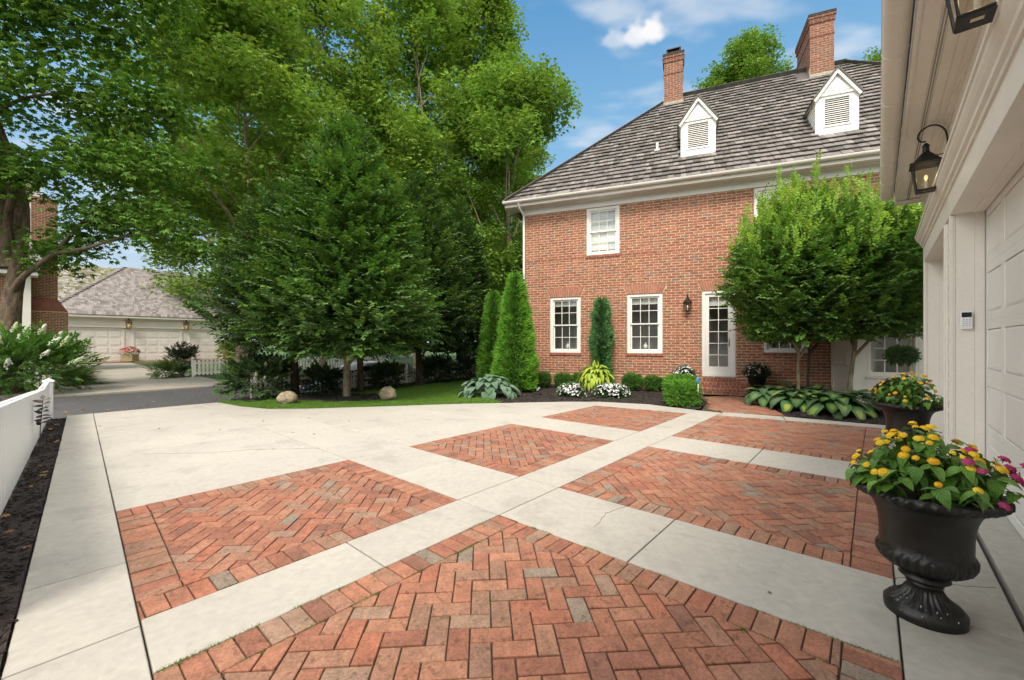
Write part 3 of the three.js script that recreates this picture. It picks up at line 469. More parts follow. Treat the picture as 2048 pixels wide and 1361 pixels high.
// ---------------------------------------------------------------- windows and doors
function glazed(parent, name, x0, x1, y0, y1, cols, rows, o = {}) {   // casing + two sashes + muntins + panes, front face at z
  const z = o.z ?? -0.05, cw = o.casing ?? 0.075, sw = o.stile ?? 0.045, mt = 0.019, m = o.mat ?? mat.white;
  const cas = [box(x0, x0 + cw, y0, y1, z - 0.12, z + 0.03), box(x1 - cw, x1, y0, y1, z - 0.12, z + 0.03), box(x0 + cw, x1 - cw, y1 - cw, y1, z - 0.12, z + 0.03), box(x0 + cw, x1 - cw, y0, y0 + cw * 1.05, z - 0.12, z + 0.036), box(x0 + cw, x0 + cw + 0.016, y0 + cw, y1 - cw, z - 0.1, z + 0.016), box(x1 - cw - 0.016, x1 - cw, y0 + cw, y1 - cw, z - 0.1, z + 0.016), box(x0 + cw, x1 - cw, y1 - cw - 0.016, y1 - cw - 0.001, z - 0.1, z + 0.017)];
  const W = mk(name, cas, m, parent);
  const gx0 = x0 + cw + 0.018, gx1 = x1 - cw - 0.018, gy0 = y0 + cw * 1.05 + 0.002, gy1 = y1 - cw - 0.018;
  const sash = (nm, a, b, zz, r, kick = 0) => {
    const gs = [box(gx0, gx0 + sw, a, b, zz - 0.035, zz), box(gx1 - sw, gx1, a, b, zz - 0.035, zz), box(gx0 + sw, gx1 - sw, b - sw * 0.8, b, zz - 0.035, zz - 0.001), box(gx0 + sw, gx1 - sw, a, a + sw * 0.9 + kick, zz - 0.035, zz - 0.001)];
    const ix0 = gx0 + sw, ix1 = gx1 - sw, iy0 = a + sw * 0.9 + kick, iy1 = b - sw * 0.8, pw = (ix1 - ix0) / cols, ph = (iy1 - iy0) / r;
    for (let i = 1; i < cols; i++) gs.push(box(ix0 + i * pw - mt / 2, ix0 + i * pw + mt / 2, iy0, iy1, zz - 0.032, zz - 0.004));
    for (let j = 1; j < r; j++) for (let i = 0; i < cols; i++) gs.push(box(ix0 + i * pw + (i ? mt / 2 : 0), ix0 + (i + 1) * pw - (i < cols - 1 ? mt / 2 : 0), iy0 + j * ph - mt / 2, iy0 + j * ph + mt / 2, zz - 0.032, zz - 0.005));
    mk(nm, gs, m, W);
    for (let i = 0; i < cols; i++) for (let j = 0; j < r; j++) { const p = new THREE.PlaneGeometry(pw - mt + 0.004, ph - mt + 0.004); p.rotateY(R(-0.006, 0.006)); p.rotateX(R(-0.006, 0.006)); p.translate(ix0 + (i + 0.5) * pw, iy0 + (j + 0.5) * ph, zz - 0.018); mk('pane', p, mat.glass, W); }
    return [ix0, ix1, iy0, iy1];
  };
  if (o.door) { sash('door_leaf', gy0, gy1, z - 0.005, rows, 0.12); }
  else { const mid = (gy0 + gy1) / 2; sash('upper_sash', mid - 0.02, gy1, z - 0.01, rows / 2); sash('lower_sash', gy0, mid + 0.02, z - 0.047, rows / 2); }
  const d = o.deep ?? 1.1, X0 = x0 - 0.15, X1 = x1 + 0.15, Y0 = y0 - 0.1, Y1 = y1 + 0.1, zb = z - 0.13;
  mk('room', [box(X0, X1, Y0, Y1, zb - d - 0.02, zb - d), box(X0 - 0.02, X0, Y0, Y1, zb - d, zb), box(X1, X1 + 0.02, Y0, Y1, zb - d, zb), box(X0, X1, Y0 - 0.02, Y0, zb - d, zb), box(X0, X1, Y1, Y1 + 0.02, zb - d, zb)], mat.room, W);
  if (o.blind) { const bl = []; const nb = Math.round(o.blind / 0.03); for (let k = 0; k < nb; k++) { const yy = y1 - cw - o.blind * (k + 0.5) / nb; bl.push(box(x0 + cw + 0.02, x1 - cw - 0.02, yy - o.blind / nb / 2 + 0.002, yy + o.blind / nb / 2 - 0.001, z - 0.118 - 0.004 * (k % 2), z - 0.112)); } mk('blind', bl, mat.blind, W); }
  if (o.curtain) { for (const [c0, c1] of [[x0 + cw, x0 + cw + 0.18], [x1 - cw - 0.18, x1 - cw]]) { const g = new THREE.PlaneGeometry(c1 - c0, y1 - y0 - 0.1, 18, 1), p = g.attributes.position; for (let i = 0; i < p.count; i++) p.setZ(i, 0.018 * Math.sin(p.getX(i) * 90)); g.translate((c0 + c1) / 2, (y0 + y1) / 2, z - 0.2); g.computeVertexNormals(); mk('curtain', flat(g), std({ color: C(0.35, 0.34, 0.32), roughness: 0.9, side: THREE.DoubleSide }), W); } }
  return W;
}
glazed(house, 'window', 0.975, 2.015, 1.105, 2.962, 3, 4, { blind: 0.22 });
glazed(house, 'window', 3.525, 4.575, 1.105, 2.962, 3, 4, { blind: 0.24 });
glazed(house, 'window', 2.225, 3.275, 4.315, 5.853, 3, 4, { blind: 1.3 });
glazed(house, 'window', 7.055, 7.715, 4.555, 5.853, 2, 4, { blind: 1.1 });
glazed(house, 'window', 7.285, 8.355, 1.155, 2.962, 3, 4, { curtain: true });
{
  const d = glazed(house, 'door', 5.695, 6.575, 0.44, 2.962, 2, 6, { door: true, stile: 0.10, casing: 0.07, blind: 0.36, z: -0.04 });
  mk('door_handle', [box(6.405, 6.425, 1.33, 1.55, -0.044, -0.036), cyl(0.006, 0.006, 0.15, 6.415, 1.36, -0.005, 8), box(6.409, 6.421, 1.36, 1.37, -0.04, -0.003), box(6.409, 6.421, 1.50, 1.51, -0.04, -0.003)], mat.bronze, d);
  mk('threshold', box(5.70, 6.57, 0.405, 0.439, -0.14, 0.02), mat.flash, house);
}
// ---------------------------------------------------------------- steps
{
  const st = thing('entry_steps', 'three brick steps below the glazed house door', 'steps', [...hw(6.15, -0.045)].reduce((q, v, i) => (i ? [q[0], 0, v] : [v]), []), HOUSE);
  const lay = (w, y0, y1, z0, z1, n) => {
    mk('step_core', box(-w / 2 + 0.006, w / 2 - 0.006, y0, y1 - 0.006, z0, z1 - 0.005), mat.mortar, st);
    const bw = w / n; for (let i = 0; i < n; i++) { const x = -w / 2 + i * bw; for (let q = 0, zz = z0; q < 2; q++, zz += (z1 - z0) / 2) mk('step_brick', rbox(x + 0.007, x + bw - 0.007, y1 - 0.062, y1 + R(-0.002, 0.002), zz + 0.006, zz + (z1 - z0) / 2 - 0.006 + (q ? 0.014 : 0), 0.006), weighted(wallMat, wallW), st); }
    const m = Math.round(w / 0.23), fw = w / m; for (let i = 0; i < m; i++) mk('step_brick', rbox(-w / 2 + i * fw + 0.008, -w / 2 + (i + 1) * fw - 0.008, y0 + 0.012, y1 - 0.072, z1 - 0.06, z1, 0.005), weighted(wallMat, wallW), st);
  };
  lay(1.35, -0.02, 0.145, 0.36, 0.72, 13); lay(1.45, 0.0, 0.285, 0, 0.36, 14);
  for (let i = 0; i < 9; i++) mk('step_brick', rbox(-0.45 + i * 0.1 + 0.008, -0.35 + i * 0.1 - 0.008, 0.293, 0.398, 0.0, 0.03, 0.005), weighted(wallMat, wallW), st);
}
// ---------------------------------------------------------------- eaves, gutter, downspout
function halfRound(len, r, t = 0.004) { const o = [], i = []; for (let k = 0; k <= 14; k++) { const a = Math.PI + k / 14 * Math.PI; o.push([Math.cos(a) * r, Math.sin(a) * r]); i.unshift([Math.cos(a) * (r - t), Math.sin(a) * (r - t)]); } const sh = new THREE.Shape([...o, ...i].map((p) => new THREE.Vector2(...p))); const g = new THREE.ExtrudeGeometry(sh, { depth: len, bevelEnabled: false, curveSegments: 1 }); g.rotateY(Math.PI / 2); return flat(toCreasedNormals(g, 0.6)); }
mk('frieze', [box(-0.03, 10.6, 5.865, 6.07, 0.003, 0.035), box(-0.03, 10.6, 6.03, 6.075, 0.0351, 0.06)], mat.white, house);
mk('soffit', box(-0.5, 10.8, 6.075, 6.10, -0.2, 0.44), mat.cream, house);
mk('fascia', [box(-0.5, 10.8, 6.10, 6.235, 0.40, 0.44), box(-0.52, -0.49, 6.08, 6.235, -9.6, 0.44)], mat.cream, house);
{ const g = halfRound(11.3, 0.075); g.translate(-0.55, 6.245, 0.525); mk('gutter', [g, box(-0.56, 10.75, 6.242, 6.252, 0.594, 0.603)], mat.cream, house); }
mk('soffit_vent', (() => { const l = []; for (let k = 0; k < 220; k++) l.push(box(0.1 + k * 0.048, 0.128 + k * 0.048, 6.072, 6.0745, 0.23, 0.25)); return l; })(), mat.roofBase, house, 'stuff');
mk('downspout', taperTube([V(0.0, 6.2, 0.52), V(0.0, 6.12, 0.51), V(0.0, 6.02, 0.42), V(0.03, 5.93, 0.18), V(0.04, 5.85, 0.075), V(0.04, 5.6, 0.065), V(0.04, 3, 0.065), V(0.04, 0.1, 0.065)], 0.042, 0.042, 12), mat.cream, house);
// ---------------------------------------------------------------- roof
const RT = (11.45 - 6.28) / 5.15, RA = Math.atan(RT), RL = 5.2 / Math.cos(RA);   // slope, angle
{
  const e = 0.5, y0 = 6.235, rn = 4.7, yr = y0 + (rn + e) * RT;               // eave overhang, ridge behind the front by 4.7
  const P = { fl: [-e, y0, e], fr: [15.3 + e, y0, e], bl: [-e, y0, -9.4 - e], br: [15.3 + e, y0, -9.4 - e], rl: [rn, yr, -rn], rr: [15.3 - rn, yr, -rn] };
  const tri = [P.fl, P.fr, P.rr, P.fl, P.rr, P.rl, P.bl, P.fl, P.rl, P.fr, P.br, P.rr, P.br, P.bl, P.rl, P.br, P.rl, P.rr].flat();
  const g = new THREE.BufferGeometry(); g.setAttribute('position', new THREE.Float32BufferAttribute(tri, 3)); g.setAttribute('uv', new THREE.Float32BufferAttribute(new Float32Array(36), 2)); g.computeVertexNormals();
  const roof = mk('roof', boxUV(g), mat.roofBase, house);
  // wooden shakes
  const sg = (() => { const b = new THREE.BoxGeometry(1, 0.024, 0.37); b.translate(0, 0.012, -0.185); const p = b.attributes.position; for (let i = 0; i < p.count; i++) if (p.getZ(i) < -0.3 && p.getY(i) > 0.01) p.setY(i, 0.004); b.computeVertexNormals(); const u = boxUV(b); return u; })();
  const sgs = [0.0, 0.21, 0.47].map((o) => { const g2 = sg.clone(), uv = g2.attributes.uv; for (let i = 0; i < uv.count; i++) uv.setXY(i, uv.getX(i) * 0.18 + o, uv.getY(i) + o * 0.6); return g2; });
  const rows = 26, ex = RL / rows, all = [], D = [[5.1, 6.1, 0.5, 2.3], [8.65, 9.66, 0.5, 2.3]], CHM = [[4.42, 5.24, 4.2], [9.05, 10.12, 4.05]];
  for (let r = 0; r < rows; r++) {
    const v = r * ex, n = -e + v * Math.cos(RA), lo = n + 0.02, hi = 15.3 - n; let x = lo + R(-0.1, 0.02);
    while (x < Math.min(hi, 12)) {
      const w = R(0.11, 0.26), xc = x + w / 2;
      const inD = D.some(([a, b, n0, n1]) => n > n0 - 0.02 && n < n1 && Math.abs(xc - (a + b) / 2) < (b - a) / 2 * (n < 1.55 ? 1 : (n1 - n) / (n1 - 1.55)) - 0.02), inC = CHM.some(([a, b, n0]) => xc > a && xc < b && n > n0);
      if (!inD && !inC && xc - w / 2 > lo - 0.12) all.push({ x: xc, y: y0 + v * Math.sin(RA), z: e - v * Math.cos(RA), w: w - 0.007, t: R(-0.012, 0.012), j: R(-0.012, 0.012), k: R(0.0, 0.014) });
      x += w;
    }
  }
  const shakeCol = () => { const t = rnd(), b = t < 0.14 ? R(0.10, 0.14) : t < 0.80 ? R(0.14, 0.23) : R(0.23, 0.31); return [b * R(1.0, 1.06), b * R(0.93, 0.98), b * R(0.85, 0.93)]; };
  const smats = Array.from({ length: 10 }, () => { const c = shakeCol(); return std({ color: C(...c), map: T.wood, roughness: 0.92 }); });
  all.forEach((o) => { const [x, z] = hw(o.x, -o.z); o.d = Math.hypot(x, o.y, z) + (o.x > 10 ? 8 : 0); }); all.sort((p, q) => p.d - q.d);
  all.slice(0, 300).forEach((o, i) => { const m = mk('shingle', sgs[i % 3], pick(smats), roof); m.position.set(o.x, o.y + 0.034, o.z + o.j + 0.028); m.rotation.set(RA - 0.115 - o.k, o.t, 0, 'YXZ'); m.scale.set(o.w, 1, 1); });
  const ms = [[], [], []], cs = [[], [], []]; all.slice(300).forEach((o, i) => { ms[i % 3].push(M4(V(o.x, o.y + 0.034, o.z + o.j + 0.028), qE(RA - 0.115 - o.k, o.t, 0), V(o.w, 1, 1))); cs[i % 3].push(C(...shakeCol())); });
  ms.forEach((m, i) => inst('shake_courses', sgs[i], mat.shingle, m, roof, cs[i]));
  // hip and ridge caps
  const cap = []; const line = (A, B, n, dn) => { const a = V(...A), b = V(...B), dir = b.clone().sub(a).normalize(), q = basis(dir, V(0, 1, 0)); for (let i = 0; i < n; i++) for (const s of [-1, 1]) { const g2 = new THREE.BoxGeometry(0.15, b.distanceTo(a) / n * 1.1, 0.016); g2.translate(s * 0.07, 0, 0); g2.rotateY(-s * dn); g2.applyQuaternion(q.clone().multiply(qE(0.03, 0, 0))); const c = a.clone().lerp(b, (i + 0.5) / n); g2.translate(c.x, c.y + 0.03, c.z); cap.push(flat(g2)); } };
  line(P.fl, P.rl, 44, 0.6); line(P.rl, P.rr, 34, 0.75); line(P.fr, P.rr, 30, 0.6);
  mk('ridge_caps', cap.map((g2) => boxUV(g2)), std({ color: C(0.17, 0.16, 0.15), map: T.wood, roughness: 0.92 }), roof, 'stuff');
  // vent pipe
  const vp = mk('vent_pipe', [cyl(0.045, 0.045, 0.34, 4.37, 7.83, -1.18, 12), box(4.28, 4.46, 7.845, 7.875, -1.3, -1.02)], mat.white, house); void vp;
}
// ---------------------------------------------------------------- dormers
function dormer(xc, y0, nF) {
  const w = 0.5, ye = y0 + 1.10, ya = y0 + 1.80, zf = -nF, back = 2.45;
  const tri = new THREE.Shape([[-w, y0 - 0.15], [w, y0 - 0.15], [w, ye], [0, ya - 0.06], [-w, ye]].map((p) => new THREE.Vector2(...p)));
  tri.holes.push(new THREE.Path([[-0.285, y0 + 0.235], [-0.285, y0 + 0.99], [0.285, y0 + 0.99], [0.285, y0 + 0.235]].map((p) => new THREE.Vector2(...p))));
  const g = new THREE.ExtrudeGeometry(tri, { depth: 0.06, bevelEnabled: false }); g.translate(xc, 0, zf - 0.06);
  const d = mk('dormer', boxUV(g), mat.white, house);
  const gab = new THREE.Shape([[-0.36, ye + 0.08], [0.36, ye + 0.08], [0, ya - 0.26]].map((p) => new THREE.Vector2(...p))); const gg = new THREE.ExtrudeGeometry(gab, { depth: 0.012, bevelEnabled: true, bevelSize: 0.012, bevelThickness: 0.008, bevelSegments: 1 }); gg.translate(xc, 0, zf); mk('pediment_panel', boxUV(gg), mat.white, d);
  mk('pediment_rail', [box(xc - w - 0.03, xc + w + 0.03, ye - 0.02, ye + 0.05, zf, zf + 0.035)], mat.white, d);
  mk('louvre_frame', [box(xc - 0.325, xc - 0.285, y0 + 0.20, y0 + 1.02, zf, zf + 0.022), box(xc + 0.285, xc + 0.325, y0 + 0.20, y0 + 1.02, zf, zf + 0.022), box(xc - 0.285, xc + 0.285, y0 + 0.99, y0 + 1.02, zf, zf + 0.021), box(xc - 0.285, xc + 0.285, y0 + 0.20, y0 + 0.235, zf, zf + 0.021)], mat.white, d);
  for (let i = 0; i < 13; i++) { const b = new THREE.BoxGeometry(0.568, 0.062, 0.008); b.rotateX(-0.75); b.translate(xc, y0 + 0.265 + i * 0.0575, zf - 0.025); mk('louvre', boxUV(b), mat.white, d); }
  mk('louvre_back', box(xc - 0.3, xc + 0.3, y0 + 0.2, y0 + 1.03, zf - 0.09, zf - 0.075), mat.roofBase, d);
  for (const s of [-1, 1]) {                                  // side cheeks in lap boards
    const x = xc + s * (w - 0.012); for (let k = 0; k < 11; k++) { const yb = y0 + k * 0.1, nEnd = Math.max(nF + 0.12, (yb + 0.1 - 6.28) / RT - 0.42); const b = box(-0.008, 0.008, 0, 0.112, -nEnd, -nF - 0.061); b.rotateZ(s * 0.09); b.translate(x, yb, 0); mk('siding_board', b, mat.cream, d); }
    // roof slope
    const len = Math.hypot(w + 0.11, ya - ye + 0.1), ang = Math.atan2(ya - ye, w), hl = back - nF + 0.16;
    const r = new THREE.BoxGeometry(len, 0.045, hl); r.translate(-s * -len / 2, 0, 0); r.rotateZ(-s * ang); r.translate(xc, ya + 0.02, zf + 0.10 - hl / 2); mk('dormer_roof', boxUV(r), std({ color: C(0.15, 0.14, 0.13), map: T.wood, roughness: 0.9 }), d);
    const rk = new THREE.BoxGeometry(len, 0.07, 0.05); rk.translate(s * len / 2, -0.062, 0); rk.rotateZ(-s * ang); rk.translate(xc, ya + 0.018, zf + 0.055); mk('rake_board', boxUV(rk), mat.white, d);
    const sf = new THREE.BoxGeometry(len - 0.02, 0.012, hl - 0.1); sf.translate(s * len / 2, -0.036, 0); sf.rotateZ(-s * ang); sf.translate(xc, ya + 0.018, zf + 0.02 - hl / 2); mk('dormer_soffit', boxUV(sf), mat.cream, d);
  }
  mk('flashing', box(xc - w - 0.03, xc + w + 0.03, y0 - 0.14, y0 + 0.005, zf, zf + 0.012), mat.flash, d);
}
dormer(5.60, 7.29, 0.55); dormer(9.155, 7.31, 0.58);
// ---------------------------------------------------------------- chimneys
function chimney(x0, x1, n0, n1, yb, yt, cap) {
  const c = mk('chimney', [box(x0 + 0.003, x1 - 0.003, yb, yt - 0.02, -n1, -n0 - 0.003)], std({ color: C(0.50, 0.42, 0.33), map: T.stone, roughness: 0.95 }), house);
  const ch = 0.081, rows = Math.floor((yt - yb) / ch), dark = wallCols.map((q) => std({ color: C(q[0] * 0.72, q[1] * 0.72, q[2] * 0.8), map: T.brick, bumpMap: T.brickBump, bumpScale: 0.005, roughness: 0.95 })), sootM = std({ color: C(0.075, 0.062, 0.055), map: T.stone, roughness: 0.95 });
  for (let r = 0; r < rows; r++) {
    const y = yt - (r + 1) * ch, out = r < 2 ? 0.06 : r < 4 ? 0.035 : (r >= 9 && r < 10) ? 0.02 : 0; if (y < yb + 0.05) break;
    const wide = (x1 - x0) + 2 * out, nb = Math.round(wide / 0.25), deep = n1 - n0 + 2 * out, ns = Math.round(deep / 0.25);
    for (let i = 0; i <= nb; i++) { const s = (r % 2) * 0.5, a = Math.max(0, (i - s) / nb), b = Math.min(1, (i + 1 - s) / nb); if (b - a < 0.05) continue; const m = mk('brick', fb[(i + r) % 4], r < 1 ? sootM : weighted(dark, wallW), c); m.position.set(x0 - out + (a + b) / 2 * wide, y + ch / 2, -n0 + out); m.scale.set((b - a) * wide - 0.018, ch - 0.018, 1); }
    for (let i = 0; i <= ns; i++) { const s = ((r + 1) % 2) * 0.5, a = Math.max(0, (i - s) / ns), b = Math.min(1, (i + 1 - s) / ns); if (b - a < 0.05) continue; const m = mk('brick', fb[(i + r) % 4], r < 1 ? sootM : weighted(dark, wallW), c); m.position.set(x0 - out, y + ch / 2, -n1 - out + (a + b) / 2 * deep); m.rotation.y = -Math.PI / 2; m.scale.set((b - a) * deep - 0.018, ch - 0.018, 1); }
    if (out) mk('corbel', box(x0 - out + 0.008, x1 + out - 0.008, y + 0.003, y + ch - 0.003, -n1 - out, -n0 + out - 0.008), r < 1 ? sootM : c.material, c);
  }
  mk('chimney_crown', box(x0 - 0.05, x1 + 0.05, yt, yt + 0.03, -n1 - 0.05, -n0 + 0.05), sootM, c);
  mk('flashing', [box(x0 - 0.012, x1 + 0.012, yb - 0.05, yb + 0.30, -n0 - 0.005, -n0 + 0.022), box(x0 - 0.022, x0 - 0.001, yb - 0.05, yb + 0.52, -n0 - 0.55, -n0 + 0.03)], mat.flash, c);
  if (cap) { const cx = (x0 + x1) / 2, cz = -(n0 + n1) / 2; mk('chimney_cap', [box(cx - 0.27, cx + 0.27, yt + 0.25, yt + 0.29, cz - 0.27, cz + 0.27), box(cx - 0.24, cx + 0.24, yt + 0.03, yt + 0.08, cz - 0.24, cz + 0.24), ...[-0.24, 0.22].flatMap((q) => [-0.24, 0.22].map((w) => box(cx + q, cx + q + 0.02, yt + 0.08, yt + 0.25, cz + w, cz + w + 0.02))), box(cx - 0.2, cx + 0.2, yt + 0.03, yt + 0.2, cz - 0.2, cz + 0.2)], mat.blackMetal, c); }
}
chimney(4.48, 5.19, 4.3, 5.0, 10.86, 13.08, true);
chimney(9.40, 10.12, 4.2, 6.0, 10.75, 13.16, false);
// ---------------------------------------------------------------- the low wing with its big window
{
  const wing = thing('side_wing', 'cream sided single storey wing with a big gridded window behind the clipped trees', 'wing', [...hw(8.86, 0)].reduce((q, v, i) => (i ? [q[0], 0, v] : [v]), []), HOUSE);
  const p = 1.55, L = 5.0, ht = 3.75;
  mk('wing_wall', [box(0.02, 0.045, 0, ht, 0.05, p - 0.1), box(0.24, L, 0, 0.60, p - 0.1, p - 0.02), box(0.24, 0.275, 0.6, 2.55, p - 0.1, p - 0.02), box(1.20, L, 0.6, 2.55, p - 0.1, p - 0.02), box(0.24, L, 2.55, ht, p - 0.1, p - 0.02), box(0.1, L, ht - 0.05, ht, 0.05, p - 0.1)], mat.cream, wing);
  mk('corner_post', [box(0, 0.24, 0, ht, p - 0.101, p), box(-0.012, 0.06, 0, ht, 0.04, 0.2)], mat.cream, wing);
  for (let k = 0; k < 8; k++) { const b = box(-0.006, 0.012, 0, 0.105, 0.2, p - 0.102); b.rotateZ(-0.06); b.translate(0.01, 0.02 + k * 0.1, 0); mk('siding_board', b, mat.cream, wing); }
  for (let k = 0; k < 6; k++) { const b = box(0.241, L, 0, 0.105, -0.012, 0.006); b.rotateX(0.07); b.translate(0, 0.0 + k * 0.1, p - 0.013); mk('siding_board', b, mat.cream, wing); }
  mk('sill', [box(-0.03, 0.05, 0.82, 0.87, 0.2, p - 0.102), box(0.26, 1.24, 0.60, 0.64, p - 0.02, p + 0.03)], mat.cream, wing);
  glazed(wing, 'window', 0.28, 1.195, 0.645, 2.545, 3, 6, { z: p - 0.05, mat: mat.cream, casing: 0.05, curtain: true });
  // side window, turned to face left
  const W2 = glazed(wing, 'window', 0.35, 1.30, 0.88, 2.5, 2, 4, { z: 0.02, mat: mat.cream, casing: 0.06, deep: 0.3 }); W2.rotation.y = -Math.PI / 2;
  mk('eave', [box(-0.35, L, ht, ht + 0.16, 0.03, p + 0.35)], mat.cream, wing);
  const rg = new THREE.BoxGeometry(L + 0.5, 0.06, 2.3); rg.rotateX(0.42); rg.translate(L / 2 - 0.12, ht + 0.62, 0.85); mk('wing_roof', boxUV(rg), std({ color: C(0.16, 0.15, 0.14), map: T.wood, roughness: 0.9 }), wing);
}
// ================================================================ the near garage (local x = a along its front, -z towards the court)
const garage = thing('near_garage', 'cream sided garage close on the right with panelled doors', 'garage', [0, 0, 0], GARAGE);
{
  const ops = [[0.1, 2.65], [3.1, 6.0], [6.45, 9.07]], hd = 2.68;
  const piers = [[-3, 0.1], [2.65, 3.1], [6.0, 6.45], [9.07, 9.4]];
  mk('wall', [...piers.map(([a, b]) => box(a + 0.002, b - 0.002, 0, hd, 0.575, 0.78)), box(-3, 9.4, hd, 3.76, 0.575, 0.78), box(9.2, 9.4, 0, 3.76, 0.781, 7.5), box(-3, 9.4, 0, 3.76, 7.5, 7.7), box(-3, -2.8, 0, 3.76, 0.781, 7.5)], mat.cream, garage);
  mk('garage_floor', box(-3, 9.4, -0.1, 0.004, 0.56, 7.5), mat.concrete, garage);
  for (const [a, b] of piers) for (let k = 0; k < 24; k++) { const w = [a + (a < 0 ? 0 : 0.075), b - (b > 9.3 ? 0.05 : 0.075)]; if (w[1] - w[0] < 0.03) continue; const g = box(w[0], w[1], 0, 0.119, -0.007, 0.007); g.rotateX(-0.085); g.translate(0, 0.02 + k * 0.11, 0.568); mk('siding_board', g, mat.cream, garage); }
  for (let k = 0; k < 24; k++) { const g = box(-0.007, 0.007, 0, 0.119, 0.6, 3.0); g.rotateZ(0.085); g.translate(9.405, 0.02 + k * 0.11, 0); mk('siding_board', g, mat.cream, garage); }
  for (let k = 0; k < 6; k++) { const g = box(-3, 9.4, 0, 0.119, -0.007, 0.007); g.rotateX(-0.085); g.translate(0, 3.085 + k * 0.11, 0.568); mk('siding_board', g, mat.cream, garage); }
  mk('corner_board', box(9.35, 9.42, 0, 3.74, 0.545, 0.60), mat.cream, garage);
  for (const [a, b] of ops) {
    for (const [x0, x1, s] of [[a - 0.072, a + 0.012, 1], [b - 0.012, b + 0.072, -1]]) {
      mk('door_casing', [rbox(x0, x1, 0, hd - 0.001, 0.538, 0.575, 0.006), rbox(s > 0 ? x1 - 0.024 : x0 - 0.004, s > 0 ? x1 + 0.004 : x0 + 0.024, 0, hd - 0.002, 0.530, 0.562, 0.005)], mat.cream, garage);
      const j0 = s > 0 ? a : b - 0.012, j1 = s > 0 ? a + 0.012 : b;
      mk('jamb', [box(j0, j1, 0, hd, 0.5755, 0.70), box(j0 - (s > 0 ? 0 : 0.012), j1 + (s > 0 ? 0.012 : 0), 0, hd, 0.701, 0.765)], mat.cream, garage);
      mk('weather_strip', box(s > 0 ? a + 0.018 : b - 0.03, s > 0 ? a + 0.03 : b - 0.018, 0.01, hd - 0.02, 0.7655, 0.772), mat.room, garage);
    }
    mk('door_head', [box(a + 0.012, b - 0.012, hd - 0.001, hd + 0.03, 0.538, 0.62), box(a + 0.012, b - 0.012, hd + 0.004, hd + 0.03, 0.6205, 0.69), box(a + 0.012, b - 0.012, hd - 0.012, hd + 0.03, 0.6905, 0.765)], mat.cream, garage);
    // sectional door
    const door = mk('garage_door', box(a + 0.014, b - 0.014, 0.01, hd + 0.02, 0.795, 0.82), mat.whiteDoor, garage);
    const n = 5, sh = hd / n, cols = 4, W = b - a - 0.028;
    for (let r = 0; r < n; r++) {
      const y0 = 0.012 + r * sh, y1 = y0 + sh - 0.005, s = new THREE.Shape([[0, y0], [W, y0], [W, y1], [0, y1]].map((p) => new THREE.Vector2(...p))), pw = W / cols;
      for (let c = 0; c < cols; c++) s.holes.push(new THREE.Path([[c * pw + 0.055, y0 + 0.075], [c * pw + 0.055, y1 - 0.075], [(c + 1) * pw - 0.055, y1 - 0.075], [(c + 1) * pw - 0.055, y0 + 0.075]].map((p) => new THREE.Vector2(...p))));
      const g = new THREE.ExtrudeGeometry(s, { depth: 0.014, bevelEnabled: true, bevelSize: 0.004, bevelThickness: 0.004, bevelSegments: 1 }); g.translate(a + 0.014, 0, 0.777); mk('door_section', boxUV(g), mat.whiteDoor, door);
      for (let c = 0; c < cols; c++) { const q = new THREE.Shape([[c * pw + 0.082, y0 + 0.102], [(c + 1) * pw - 0.082, y0 + 0.102], [(c + 1) * pw - 0.082, y1 - 0.102], [c * pw + 0.082, y1 - 0.102]].map((p) => new THREE.Vector2(...p))); const e = new THREE.ExtrudeGeometry(q, { depth: 0.002, bevelEnabled: true, bevelSize: 0.018, bevelThickness: 0.007, bevelSegments: 1 }); e.translate(a + 0.014, 0, 0.783); mk('door_panel', boxUV(e), mat.whiteDoor, door); }
    }
    mk('door_seal', box(a + 0.02, b - 0.02, 0.004, 0.02, 0.785, 0.8), mat.room, door);
  }
  mk('header_board', rbox(-3, 9.25, hd, 2.93, 0.535, 0.575, 0.004), mat.cream, garage);
  { // crown moulding over the header, mitred profile run along the front
    const prof = [[0.575, 2.91], [0.520, 2.91], [0.515, 2.935], [0.495, 2.95], [0.49, 2.975], [0.47, 3.0], [0.452, 3.03], [0.448, 3.055], [0.436, 3.06], [0.434, 3.085], [0.575, 3.10]]; const s = new THREE.Shape(prof.map((p) => new THREE.Vector2(-p[0], p[1]))); const g = new THREE.ExtrudeGeometry(s, { depth: 12.2, bevelEnabled: false }); g.rotateY(Math.PI / 2); g.translate(-3, 0, 0); mk('crown_moulding', boxUV(flat(g)), mat.cream, garage);
  }
  mk('frieze_board', [box(-3, 9.38, 3.66, 3.745, 0.535, 0.56), box(-3, 9.38, 3.70, 3.744, 0.515, 0.5345)], mat.cream, garage);
  for (const [z0, z1] of [[0.232, 0.338], [0.34, 0.385], [0.387, 0.46], [0.462, 0.548]]) mk('soffit_board', box(-3, 9.45, 3.745 + (z0 === 0.34 ? 0.004 : 0), 3.77, z0, z1), mat.cream, garage);
  const slots = []; for (let k = 0; k < 330; k++) for (const z of [0.348, 0.366]) slots.push(box(0.3 + k * 0.0275, 0.316 + k * 0.0275, 3.7475, 3.7488, z, z + 0.010)); mk('soffit_vent', slots, mat.roofBase, garage, 'stuff');
  mk('fascia', [box(-3, 9.45, 3.735, 3.92, 0.205, 0.231), box(9.4, 9.47, 3.73, 3.92, 0.2, 0.56)], mat.cream, garage);
